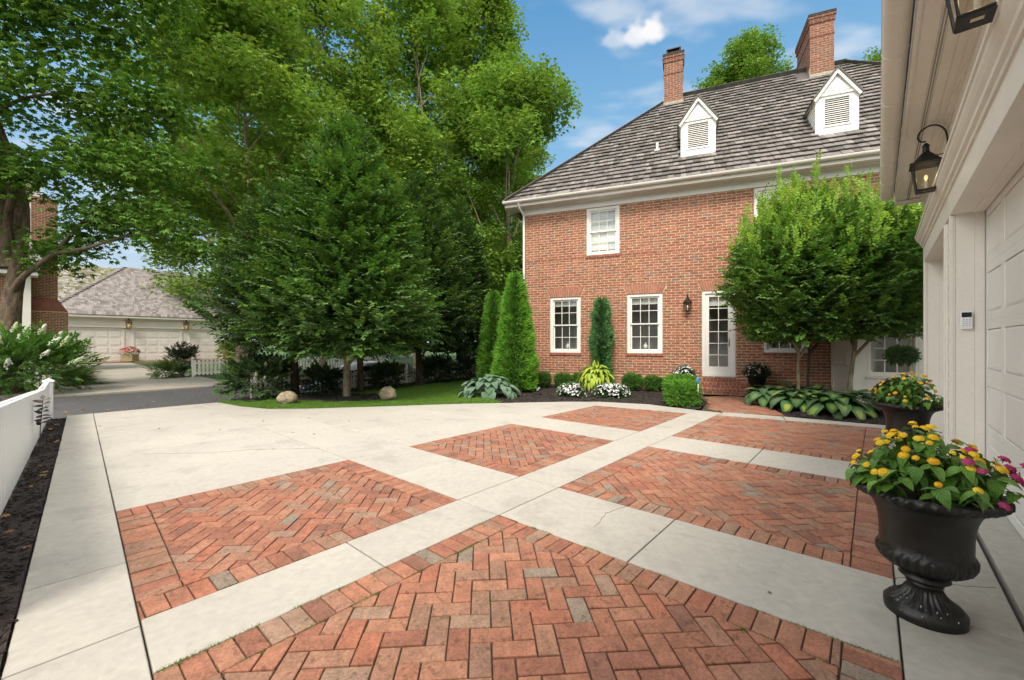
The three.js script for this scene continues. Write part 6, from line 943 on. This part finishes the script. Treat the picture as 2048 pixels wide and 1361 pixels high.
function lantana(label, x, y, z, o) {
  const t = thing('lantana', label, 'flowers', [x, y, z], o.turn ?? 0, 'lantana in the garage urns'); const ends = [];
  for (let k = 0; k < o.stems; k++) { const a = k * 2.39996 + R(-0.3, 0.3), u = Math.sqrt((k + 0.6) / o.stems), q = u * o.r * R(0.8, 1.1), h = o.h * (1 - 0.78 * u * u) * R(0.8, 1.1), e = V(Math.cos(a) * q, h, Math.sin(a) * q); ends.push([e, a, u]); mk('stem', taperTube([V(Math.cos(a) * 0.05, 0, Math.sin(a) * 0.05), V(e.x * 0.45, e.y * 0.62, e.z * 0.45), e], 0.0035, 0.002, 4), stemM, t); }
  ends.forEach(([e, a, u], i) => {
    for (let k = 0; k < 6; k++) { const aa = a + k * 1.9 + R(-0.5, 0.5), f = 1 - 0.13 * (k >> 1), len = R(0.062, 0.098), d = V(Math.cos(aa), R(-0.55, 0.35) - u * 0.2, Math.sin(aa)); const m = mk('leaf', lantanaLeafG[(i + k) % 3], pick(lantanaLeafM), t); m.position.set(e.x * f, e.y * f - 0.006 * k, e.z * f); m.quaternion.copy(basis(d, V(d.x * 0.4 + R(-0.35, 0.35), 1, d.z * 0.4 + R(-0.35, 0.35)))); m.scale.setScalar(len); }
    if (i % 5 !== 3) { const m = mk('flower_head', lantanaHeads[i % 3], pick(yellows), t); m.position.set(e.x * 1.03, e.y + R(0.018, 0.045), e.z * 1.03); m.quaternion.copy(basis(V(e.x * 1.2 + R(-0.1, 0.1), 0.32, e.z * 1.2 + R(-0.1, 0.1)), V(1, 0.1, 0.3))); mk('flower_stalk', taperTube([e, V(m.position.x, m.position.y - 0.01, m.position.z).lerp(e, 0.5), V(m.position.x, m.position.y, m.position.z)], 0.0015, 0.0012, 4), stemM, t); }
  });
  return t;
}
function pinkTrailer(label, x, y, z, dirs, turn = 0) {
  const t = thing('verbena', label, 'flowers', [x, y, z], turn, 'pink trailing flowers in the garage urns'); const pinkHead = headGeo(0.011, 20, 0.02, 91), fine = ovate(0.026, 0.009, 0.1, 0.2);
  for (const [dx, dy, dz] of dirs) { const e = V(dx, dy + 0.02, dz), mid = V(dx * 0.55, Math.max(dy * 0.5 + 0.05, 0.05), dz * 0.55); mk('stem', taperTube([V(0, -0.03, 0), mid, e], 0.0022, 0.0014, 4), stemM, t); const gs = []; for (let k = 0; k < 22; k++) { const p = V(0, 0, 0).lerp(mid, 0.5).lerp(e, R(0.1, 1)), g = fine.clone(), d = V(R(-1, 1), R(-0.6, 0.8), R(-1, 1)); g.applyQuaternion(basis(d, V(R(-1, 1), 1, R(-1, 1)))); g.translate(p.x + R(-0.012, 0.012), p.y + R(-0.01, 0.01), p.z + R(-0.012, 0.012)); gs.push(g); } mk('leaf_cluster', gs, lantanaLeafM[3], t); const m = mk('flower_head', pinkHead, pick(pinks), t); m.position.copy(e); m.quaternion.copy(basis(V(dx, 0.25, dz), V(0.3, 0.2, 1))); }
  return t;
}
{
  const U1 = [2.14, 0, -2.155], a = thing('urn', 'nearer black garden urn with fluted foot beside the garage door', 'urn', U1, 0.4, 'black urns along the garage'); splitUrn(a);
  const scuff = []; for (let k = 0; k < 12; k++) { const an = R(1.9, 3.6), h = R(0.035, 0.10), r = h > 0.06 ? 0.148 - (h - 0.06) * 1.2 : 0.162; const g = new THREE.SphereGeometry(R(0.0015, 0.003), 5, 4); g.scale(1, R(0.8, 4), 1); g.translate(Math.cos(an) * r, h, Math.sin(an) * r); scuff.push(flat(g)); } mk('paint_scuffs', scuff, std({ color: C(0.42, 0.36, 0.29), roughness: 1 }), a, 'stuff');
  lantana('yellow lantana filling the nearer urn', U1[0], 0.615, U1[2], { stems: 66, r: 0.32, h: 0.33 });
  pinkTrailer('pink trailing flowers on the garage side of the nearer urn', U1[0] + 0.07, 0.69, U1[2] + 0.095, [[0.14, 0.10, 0.10], [0.17, 0.07, 0.08], [0.11, 0.07, 0.15], [0.19, 0.11, 0.12], [0.03, -0.05, 0.17], [-0.03, 0.10, 0.13], [0.02, 0.17, 0.04], [0.16, 0.13, 0.06], [0.15, 0.04, 0.13], [-0.08, 0.14, 0.12]]);
  const U2 = [4.68, 0, -4.92], b = thing('urn', 'farther black garden urn at the garage corner', 'urn', U2, 1.1, 'black urns along the garage'); splitUrn(b, 1.06);
  lantana('yellow lantana filling the farther urn', U2[0], 0.65, U2[2], { stems: 50, r: 0.33, h: 0.40, turn: 2 });
  pinkTrailer('pink trailing flowers on the garage side of the farther urn', U2[0] + 0.15, 0.67, U2[2] + 0.14, [[0.13, 0.08, 0.10], [0.17, 0.05, 0.08], [0.12, 0.04, 0.15], [0.10, 0.10, 0.13], [0.19, 0.08, 0.12]]);
}
{ // flower pots by the steps
  const pot = (label, x, z, y, k, tall) => { const t = thing('flower_pot', label, 'pot', [x, y, z], 0); const g = lathe(tall ? [[0, 0], [0.15, 0], [0.15, 0.03], [0.07, 0.08], [0.055, 0.15], [0.09, 0.19], [0.17, 0.27], [0.20, 0.40], [0.24, 0.46], [0.235, 0.48], [0.2, 0.47], [0.18, 0.44], [0, 0.44]] : [[0, 0], [0.13, 0], [0.17, 0.1], [0.20, 0.22], [0.225, 0.27], [0.22, 0.29], [0.19, 0.28], [0.17, 0.25], [0, 0.25]], 28); g.scale(k, k, k); mk('vessel', g, mat.urn, t); mk('potting_soil', cyl(0.17 * k, 0.17 * k, 0.012, 0, (tall ? 0.445 : 0.25) * k, 0, 18), mat.mulch, t); return t; };
  const p1 = hw(5.2, -0.34), p2 = hw(7.02, -0.62); pot('black pot of white flowers left of the house door', p1[0], p1[1], 0.12, 1, false); pot('tall black urn of pink flowers right of the house door', p2[0], p2[1], 0.0, 1.15, true);
  const f1 = thing('impatiens', 'white flowers in the pot left of the house door', 'flowers', [p1[0], 0.38, p1[1]], 0); flowerMound(f1, 0.34, 0.34, 0.30, 150, 520, WH, 0, [0.04, 0.10, 0.02]);
  const f2 = thing('impatiens', 'pale pink flowers in the tall urn right of the house door', 'flowers', [p2[0], 0.52, p2[1]], 0); flowerMound(f2, 0.32, 0.32, 0.30, 90, 620, PK, 0, [0.03, 0.08, 0.016]);
}
{ // ball topiary behind the farther urn
  const t = thing('topiary', 'ball topiary on a bare stem before the big wing window', 'topiary', [7.3, 0, -7.78], 0); tip(t, 'stem', mat.barkPale, [V(0, 0.3, 0), V(0.01, 0.7, 0), V(0, 1.0, 0), V(0, 1.12, 0)], 0.016, 0.012, 8); mk('planter', lathe([[0, 0], [0.16, 0], [0.2, 0.3], [0.22, 0.32], [0.2, 0.34], [0, 0.33]], 20), mat.urn, t);
  const ms = [], cs = []; for (let i = 0; i < 900; i++) { const d = V(R(-1, 1), R(-0.75, 1), R(-1, 1)).normalize(), u = 1 - Math.pow(rnd(), 2) * 0.6, dd = d.clone().add(V(R(-0.8, 0.8), R(-0.5, 0.8), R(-0.8, 0.8))); ms.push(M4(V(d.x * 0.20 * u, 1.17 + d.y * 0.14 * u, d.z * 0.20 * u), basis(dd, V(R(-1, 1), 1, R(-1, 1))), V(1, 1, 1))); cs.push(tint([0.045, 0.105, 0.02], 0.3)); } foliage(t, 'foliage', boxLeaf, ms, cs);
  const low = []; const lc = []; for (let i = 0; i < 700; i++) { const d = V(R(-1, 1), R(-0.1, 1), R(-1, 1)).normalize(); low.push(M4(V(d.x * 0.34, 0.42 + d.y * 0.22, d.z * 0.3), basis(d, V(R(-1, 1), 1, R(-1, 1))), V(1.2, 1.2, 1.2))); lc.push(tint([0.05, 0.06, 0.035], 0.4)); } foliage(t, 'underplanting', smallLeaf, low, lc);
}
// ---------------------------------------------------------------- shrubs by the fence and hydrangeas
const bigLeafSpray = [spray(7, 0.22, 0.13, 0.065, 57, 0.9), spray(8, 0.26, 0.12, 0.06, 58, 0.9)];
function shrub(name, label, x, z, o) {
  const t = thing(name, label, 'shrub', [x, o.y ?? 0, z], 0, o.group), ms = [], cs = [];
  for (let k = 0; k < 6; k++) { const a = k * 1.05; tip(t, 'stem', mat.bark, [V(Math.cos(a) * 0.06, -0.02, Math.sin(a) * 0.06), V(Math.cos(a) * o.r * 0.3, o.h * 0.4, Math.sin(a) * o.r * 0.3), V(Math.cos(a) * o.r * 0.6, o.h * 0.75, Math.sin(a) * o.r * 0.6)], 0.014, 0.005, 5); }
  for (let i = 0; i < o.n; i++) { const d = V(R(-1, 1), R(-0.4, 1), R(-1, 1)).normalize(), u = 1 - Math.pow(rnd(), 1.6) * 0.65, lump = 1 + 0.22 * n3(d.x * 2.2 + x, d.y * 2.2, d.z * 2.2 + z), dd = d.clone().add(V(R(-0.6, 0.6), R(-0.2, 0.6), R(-0.6, 0.6))), s = R(0.8, 1.2) * (o.ls ?? 1); ms.push(M4(V(d.x * o.r * u * lump, o.h * (0.42 + 0.56 * d.y * u * lump), d.z * o.r * u * lump), basis(dd, V(d.x * 0.3 + R(-0.4, 0.4), 1, d.z * 0.3 + R(-0.4, 0.4))), V(s, s, s))); cs.push(tint(o.c, 0.35)); }
  foliage(t, 'foliage', bigLeafSpray, ms, cs);
  if (o.pan) { const pg = (() => { const save = rnd; rnd = mulberry(95); const gs = []; for (let k = 0; k < 70; k++) { const h = Math.pow(rnd(), 0.8), a = R(0, 6.28), q = (1 - h * 0.8) * 0.07 * R(0.7, 1), f = blossom(0.016, 4); f.applyQuaternion(basis(V(Math.cos(a), 0.6, Math.sin(a)), V(R(-1, 1), 0.2, R(-1, 1)))); f.translate(Math.cos(a) * q, h * 0.24, Math.sin(a) * q); gs.push(f); } rnd = save; return merge(gs); })(); const pm = [[0.72, 0.74, 0.60], [0.78, 0.78, 0.70], [0.62, 0.68, 0.42]].map((c) => leafM(c, { roughness: 0.9, transmission: 0.2 }));
    for (let k = 0; k < o.pan; k++) { const d = V(R(-0.6, 1), R(0.0, 1), R(-0.3, 1)).normalize(), m = mk('flower_panicle', pg, pick(pm), t); m.position.set(d.x * o.r * 0.98, o.h * (0.45 + 0.56 * d.y), d.z * o.r * 0.98); m.quaternion.copy(basis(V(d.x + R(-0.3, 0.3), 0.9, d.z + R(-0.3, 0.3)), V(1, 0, 0.2))); m.scale.setScalar(R(0.75, 1.15) * (o.ps ?? 1)); } }
  return t;
}
const SG = 'dark shrubs along the picket fence', SC = [0.045, 0.10, 0.02];
shrub('oakleaf_hydrangea', 'shrub with pale flower buds at the street end of the hedge row', -6.55, -10.75, { r: 0.72, h: 1.0, n: 520, c: [0.05, 0.11, 0.018], pan: 12, ps: 0.7 });
shrub('dark_shrub', 'dark shrub behind the left boulder', -5.3, -11.6, { r: 0.42, h: 0.66, n: 240, c: SC, group: SG }); shrub('dark_shrub', 'dark shrub between boulders against the fence', -3.85, -12.9, { r: 0.42, h: 0.66, n: 240, c: SC, group: SG });
shrub('dark_shrub', 'dark shrub in front of the fence left of the narrow arborvitae', -2.7, -15.0, { r: 0.5, h: 0.85, n: 280, c: SC, group: SG }); shrub('dark_shrub', 'dark shrub touching the narrow arborvitae', -1.55, -16.0, { r: 0.6, h: 1.05, n: 320, c: SC, group: SG });
shrub('hydrangea', 'big white-flowering hydrangea behind the near white fence', ...dw(-0.42, 17.9), { r: 1.5, h: 1.75, n: 1400, c: [0.10, 0.225, 0.026], pan: 44, ps: 1.25 });
shrub('hydrangea', 'smaller hydrangea at the left corner of the far driveway', ...dw(0.45, 22.6), { r: 0.7, h: 1.1, n: 360, c: [0.12, 0.20, 0.03], pan: 10 });
shrub('dark_shrub', 'upright dark evergreen at the end of the far picket fence', ...dw(4.1, 22.0), { r: 0.5, h: 1.35, n: 460, c: [0.025, 0.055, 0.018], ls: 0.7 });
shrub('leafy_shrub', 'low leafy shrub at the right edge of the far driveway', ...dw(3.6, 21.6), { r: 0.5, h: 0.6, n: 260, c: [0.10, 0.17, 0.03], ls: 0.8 });
shrub('leafy_shrub', 'yellow-green bush at the right end of the far garage', ...dw(11.6, 41.5), { r: 1.4, h: 1.6, n: 460, c: [0.17, 0.26, 0.035], ls: 1.4 });
shrub('leafy_shrub', 'evergreen bush beside the far garage corner', ...dw(-0.4, 42.6), { r: 0.8, h: 2.4, n: 460, c: [0.05, 0.10, 0.02], ls: 1.2 });
{ // ornamental grass by the far driveway
  const t = thing('ornamental_grass', 'fountain of ornamental grass beside the far driveway', 'grass', fd(1.02, 20.4), 0), ms = [], cs = []; const g = broad(0.9, 0.02, { n: 6, arch: 0.7, fold: 0.1, base: 0.5 }); for (let i = 0; i < 700; i++) { const a = R(0, 6.28), e = R(0.5, 1.45); ms.push(M4(V(Math.cos(a) * R(0, 0.14), 0, Math.sin(a) * R(0, 0.14)), basis(V(Math.cos(a) * Math.cos(e), Math.sin(e), Math.sin(a) * Math.cos(e)), V(Math.cos(a) * -0.3, 1, Math.sin(a) * -0.3)), V(1.4, R(0.8, 1.25), 1))); cs.push(tint([0.16, 0.22, 0.05], 0.3)); } inst('blades', g, mat.leaf, ms, t, cs);
}
for (const [a, l] of [[4.75, 'planter of red flowers between left and middle far garage doors'], [8.25, 'planter of red flowers between middle and right far garage doors'], [11.25, 'planter of red flowers right of the far garage doors']]) { const t = thing('planter', l, 'planter', fd(a, 42.2, 0.06), 0, 'planters before the far garage'); mk('box', new RoundedBoxGeometry(0.9, 0.55, 0.6, 1, 0.04).translate(0, 0.28, 0), std({ color: C(0.30, 0.25, 0.13), roughness: 0.9 }), t); flowerMound(t, 0.7, 0.55, 0.55, 70, 260, [[0.5, 0.06, 0.06], [0.6, 0.25, 0.2], [0.5, 0.1, 0.12]], 0.55, [0.10, 0.16, 0.04], 3.2); }
{ // lap-sided garage wing behind the camera, mirrored in the house windows
  const w = thing('rear_wing', 'grey-white lap sided wing behind the viewer, mirrored in the windows', 'building', [-13, 0, 5.5], 0.28), g = [];
  mk('wall', box(0, 12, 0, 3.6, 0.02, 6), mat.cream, w);
  for (let k = 0; k < 26; k++) { const b = box(0, 12, 0, 0.148, -0.007, 0.007); b.rotateX(-0.085); b.translate(0, 0.02 + k * 0.135, 0.008); g.push(b); } mk('siding', g, mat.cream, w, 'stuff');
  mk('eave', box(-0.3, 12.3, 3.6, 3.75, -0.4, 6.3), mat.cream, w); const r = new THREE.BoxGeometry(12.6, 0.1, 4.2); r.rotateX(-0.6); r.translate(6, 4.9, 1.3); mk('wing_roof', boxUV(r), mat.roofBase, w);
}
// ================================================================ fences
function picketFence(label, A, B, o) {                        // A,B world [x,z]; ground at o.y
  const L = Math.hypot(B[0] - A[0], B[1] - A[1]), t = thing('picket_fence', label, 'fence', [A[0], o.y ?? 0, A[1]], -Math.atan2(B[1] - A[1], B[0] - A[0]));
  const hh = (x) => { const u = (x % o.bay) / o.bay; return o.h + (o.h2 - o.h) * x / L - (o.scoop ?? 0) * Math.sin(Math.PI * u); }, pw = o.w ?? 0.055, pitch = o.pitch ?? 0.105;
  const unit = (() => { const s = new THREE.Shape([[-0.5, 0], [0.5, 0], [0.5, 0.93], [0, 1], [-0.5, 0.93]].map((p) => new THREE.Vector2(...p))); const g = new THREE.ExtrudeGeometry(s, { depth: 0.018, bevelEnabled: false }); g.translate(0, 0, -0.009); return boxUV(g); })();
  for (let x = pitch / 2; x < L; x += pitch) { const m = mk('picket', unit, mat.fencePaint, t); m.position.set(x, 0.05 + R(-0.004, 0.004), 0.03); m.scale.set(pw, hh(x) - 0.05, 1); m.rotation.z = R(-0.006, 0.006); }
  for (let x = 0; x < L - 0.1; x += o.bay) { const e = Math.min(L, x + o.bay); for (const [f, d] of [[0.16, 0], [0.74, 0]]) { const g = box(x + 0.05, e - 0.05, 0, 0.07, -0.012, 0.018 - d); const m = mk('rail', g, mat.fencePaint, t); m.position.y = f * hh(x + 0.01); } }
  for (let x = 0; x <= L + 0.01; x += o.bay) { const h = hh(Math.max(0, x - 0.001)) + 0.06; const p = mk('post', [rbox(x - 0.045, x + 0.045, -0.05, h, -0.045, 0.045, 0.006)], mat.fencePaint, t); mk('post_cap', [rbox(x - 0.06, x + 0.06, h, h + 0.022, -0.06, 0.06, 0.006), (() => { const c = new THREE.ConeGeometry(0.075, 0.05, 4); c.rotateY(Math.PI / 4); c.translate(x, h + 0.047, 0); return flat(c); })()], mat.fencePaint, p); }
  return t;
}
picketFence('white picket fence behind the hedge trees along the lawn', dw(3.6, 11.72), dw(13.4, 12.55), { h: 0.56, h2: 0.66, bay: 2.45, scoop: 0.05, w: 0.06, pitch: 0.115 });
picketFence('white picket fence across the street, right of the far driveway', dw(4.35, 21.4), dw(14, 21.9), { h: 0.70, h2: 0.72, bay: 2.4, scoop: 0.0, w: 0.075, pitch: 0.145, y: 0.03 });
picketFence('white picket fence across the street, left behind the hydrangea', dw(-4.2, 20.6), dw(0.78, 20.85), { h: 0.62, h2: 0.58, bay: 2.49, scoop: 0.0, w: 0.075, pitch: 0.15, y: 0.03 });
{ // near vinyl fence on the left, tongue-and-groove boards under a scooped top
  const A = dw(-0.30, 3.2), B = dw(0.185, 11.72), L = Math.hypot(B[0] - A[0], B[1] - A[1]), t = thing('board_fence', 'near white vinyl board fence running down the left edge to the street', 'fence', [A[0], 0, A[1]], -Math.atan2(B[1] - A[1], B[0] - A[0]));
  const top = (x) => { const u = x / L; return 1.0 - 0.42 * u + 0.0 + 0.10 * smooth(0.80, 1.0, u); }, W = 0.098;
  const unit = (() => { const s = new THREE.Shape([[-0.5, 0], [0.5, 0], [0.5, 1], [-0.5, 1]].map((p) => new THREE.Vector2(...p))); return s; })(); void unit;
  for (let x = 0; x < L - 0.08; x += W) { const h = top(x + W / 2), m = mk('board', rbox(x + 0.005, x + W - 0.005, 0.03, h, -0.016, 0.016, 0.012), mat.vinyl, t); m.position.z = R(-0.001, 0.001); }
  mk('top_rail', taperTube([0, 0.2, 0.4, 0.6, 0.8, 0.9, 1].map((u) => V(u * (L - 0.05), top(u * (L - 0.05)) - 0.01, -0.03)), 0.03, 0.03, 4), mat.vinyl, t); mk('bottom_rail', box(0, L - 0.05, 0.10, 0.2, -0.05, -0.018), mat.vinyl, t);
  const p = mk('post', rbox(L - 0.06, L + 0.06, -0.05, 0.68, -0.06, 0.06, 0.008), mat.vinyl, t); mk('post_cap', [rbox(L - 0.08, L + 0.08, 0.68, 0.705, -0.08, 0.08, 0.006), (() => { const c = new THREE.ConeGeometry(0.095, 0.05, 4); c.rotateY(Math.PI / 4); c.translate(L, 0.73, 0); return flat(c); })()], mat.vinyl, p);
}
{ // maroon seedling in front of that fence
  const [x, z] = dw(0.05, 8.05), t = thing('maroon_seedling', 'maroon-leaved seedling standing against the near white fence', 'seedling', [x, 0, z], 0), m = leafM([0.045, 0.022, 0.026], { roughness: 0.55, transmission: 0.1 }), g = broad(1, 0.45, { n: 6, arch: 0.3, fold: 0.15 });
  mk('stem', taperTube([V(0, 0, 0), V(0.02, 0.25, 0.01), V(0.05, 0.5, 0.02), V(0.07, 0.70, 0.02)], 0.006, 0.003, 5), std({ color: C(0.05, 0.03, 0.025), roughness: 0.9 }), t);
  for (let k = 0; k < 15; k++) { const h = 0.36 + k * 0.024, s = k % 2 ? 1 : -1, q = mk('leaf', g, m, t); q.position.set(0.02 + (h - 0.3) * 0.12, h, 0.01); q.quaternion.copy(basis(V(s * R(0.7, 1), R(0.2, 0.6), R(-0.5, 0.5)), V(R(-0.3, 0.3), 1, 0.6))); q.scale.setScalar(R(0.09, 0.14)); }
}
// ================================================================ boulders
function boulder(label, x, z, rx, ry, rz, seed) {
  const g = new THREE.IcosahedronGeometry(1, 5), p = g.attributes.position; for (let i = 0; i < p.count; i++) { const v = V(p.getX(i), p.getY(i), p.getZ(i)), k = 1 + 0.10 * n3(v.x * 1.3 + seed, v.y * 1.3, v.z * 1.3) + 0.03 * n3(v.x * 5 + seed, v.y * 5, v.z * 5); p.setXYZ(i, v.x * k * rx, v.y * k * ry, v.z * k * rz); } g.computeVertexNormals(); const m = mk('boulder', boxUV(toCreasedNormals(g, 1.2)), mat.boulder, scene); m.position.set(x, ry * 0.80, z); m.userData = { label, category: 'boulder', group: 'round boulders on the lawn edge' };
}
boulder('flatter tan boulder left of the pale trunk at the lawn edge', -5.2, -9.62, 0.22, 0.165, 0.19, 3); boulder('rounder grey boulder right of the mulch ring', -3.05, -10.2, 0.205, 0.195, 0.2, 9);
// ================================================================ parked cars glimpsed over the fence
function car(label, a, b, y, paint, turn = 0) {
  const t = thing('parked_car', label, 'car', fd(a, b, y), DRIVE + turn), pm = std({ color: C(...paint), roughness: 0.25, metalness: 0.35 }), gm = std({ color: C(0.02, 0.022, 0.025), roughness: 0.06 });
  const ext = (pts, w, bev) => { const g = new THREE.ExtrudeGeometry(new THREE.Shape(pts.map((p) => new THREE.Vector2(...p))), { depth: w - 2 * bev, bevelEnabled: true, bevelSize: bev, bevelThickness: bev, bevelSegments: 3, curveSegments: 6 }); g.translate(0, 0, -(w - 2 * bev) / 2); return flat(toCreasedNormals(g, 0.7)); };
  mk('body', ext([[-2.2, 0.32], [-2.25, 0.6], [-2.1, 0.82], [-1.1, 0.95], [1.3, 0.96], [2.1, 0.9], [2.25, 0.6], [2.2, 0.3]], 1.76, 0.07), pm, t);
  const cab = mk('roof', ext([[-1.0, 1.28], [-0.55, 1.42], [0.3, 1.45], [1.0, 1.38], [1.25, 1.30], [0.9, 1.32], [-0.7, 1.34]], 1.36, 0.05), pm, t); void cab;
  mk('glasshouse', ext([[-1.35, 0.93], [-0.72, 1.33], [0.9, 1.33], [1.62, 0.95]], 1.46, 0.05), gm, t);
  for (const z of [-0.74, 0.74]) for (const [x0, y0, x1, y1] of [[-1.38, 0.93, -0.72, 1.38], [0.05, 0.95, 0.05, 1.38], [0.95, 1.38, 1.66, 0.95]]) mk('pillar', taperTube([V(x0, y0, z), V((x0 + x1) / 2, (y0 + y1) / 2, z), V(x1, y1, z * 0.93)], 0.03, 0.03, 5), pm, t);
  for (const x of [-1.35, 1.35]) for (const z of [-0.8, 0.8]) { const g = new THREE.CylinderGeometry(0.32, 0.32, 0.2, 22); g.rotateX(Math.PI / 2); g.translate(x, 0.32, z); const w = mk('wheel', flat(g), std({ color: C(0.02, 0.02, 0.02), roughness: 0.9 }), t); const r = new THREE.CylinderGeometry(0.2, 0.2, 0.21, 14); r.rotateX(Math.PI / 2); r.translate(x, 0.32, z); mk('rim', flat(r), std({ color: C(0.5, 0.5, 0.52), roughness: 0.3, metalness: 0.8 }), w); }
  for (const z of [-0.6, 0.6]) { mk('headlight', rbox(-2.3, -2.2, 0.62, 0.74, z - 0.17, z + 0.17, 0.03), mat.blind, t); mk('tail_light', rbox(2.2, 2.29, 0.64, 0.78, z - 0.17, z + 0.17, 0.03), std({ color: C(0.4, 0.02, 0.02), roughness: 0.3 }), t); }
}
car('silver car parked in the street behind the picket fence', 8.2, 14.0, -0.77, [0.55, 0.56, 0.57]); car('dark car parked in the street behind the narrow arborvitae', 13.9, 14.1, -0.77, [0.03, 0.033, 0.037]);
// ================================================================ small garden things
{ const t = thing('garden_spotlight', 'small bronze spotlight in the mulch beside the blue-green hosta', 'spotlight', [0.68, 0.03, -11.35], 0.6); const h = cyl(0.03, 0.045, 0.12, 0, 0, 0, 12); h.rotateZ(-0.9); h.translate(0, 0.08, 0); mk('lamp_head', h, std({ color: C(0.16, 0.14, 0.15), roughness: 0.5, metalness: 0.5 }), t); mk('stake', cyl(0.008, 0.008, 0.1, 0, -0.03, 0, 6), mat.bronze, t); }
{ const t = thing('garden_stake', 'thin garden stake with a bright blue top beside the clipped boxwood', 'stake', [4.05, 0, -9.05], 0.2); mk('rod', cyl(0.007, 0.006, 0.56, 0, 0, 0, 8), mat.blackMetal, t); const b = new THREE.SphereGeometry(0.038, 12, 10); b.scale(1, 1.9, 0.6); b.translate(0, 0.60, 0); mk('blue_top', flat(b), std({ color: C(0.03, 0.24, 0.42), roughness: 0.35 }), t); mk('white_tag', rbox(-0.012, 0.02, 0.30, 0.52, 0.008, 0.012, 0.001), mat.blind, t); }
for (const [s, l] of [[1.52, 'white vase on the sill inside the left ground floor window'], [4.06, 'white vase on the sill inside the right ground floor window']]) { const [x, z] = hw(s, 0.28), m = mk('vase', lathe([[0, 0], [0.05, 0], [0.062, 0.06], [0.06, 0.12], [0.025, 0.17], [0.022, 0.2], [0.035, 0.22], [0.02, 0.218], [0, 0.2]], 18), mat.blind, scene); m.position.set(x, 1.225, z); m.userData = { label: l, category: 'vase', group: 'vases inside the windows' }; }
{ // fallen leaves on mulch, street and drive
  const g = lobed(0.07, 5), ms = [], cs = []; const drop = (a, b, y, k) => { const [x, z] = dw(a, b), s = R(0.5, 1.15) * k; ms.push(M4(V(x, y, z), qE(-1.45 + R(-0.3, 0.3), R(0, 6), R(-0.3, 0.3)), V(s, s, s))); cs.push(pick([C(0.30, 0.17, 0.06), C(0.20, 0.11, 0.05), C(0.38, 0.24, 0.10), C(0.26, 0.20, 0.08)])); };
  for (let k = 0; k < 34; k++) { const b = R(3.5, 11); drop(LL(b) - R(0.03, 0.42), b, 0.05, 1); } for (let k = 0; k < 46; k++) drop(R(0.3, 4.2), R(12.2, 16.4), -0.03, 1.2); for (let k = 0; k < 14; k++) drop(R(0.6, 4), R(6, 11.6), 0.008, 0.7); for (let k = 0; k < 5; k++) drop(R(2.6, 4), R(0.3, 1.6), 0.008, 0.35);
  inst('fallen_leaves', g, mat.leaf, ms, scene, cs).userData.label = 'brown fallen leaves on mulch, drive and street';
}
renderer.render(scene, camera);
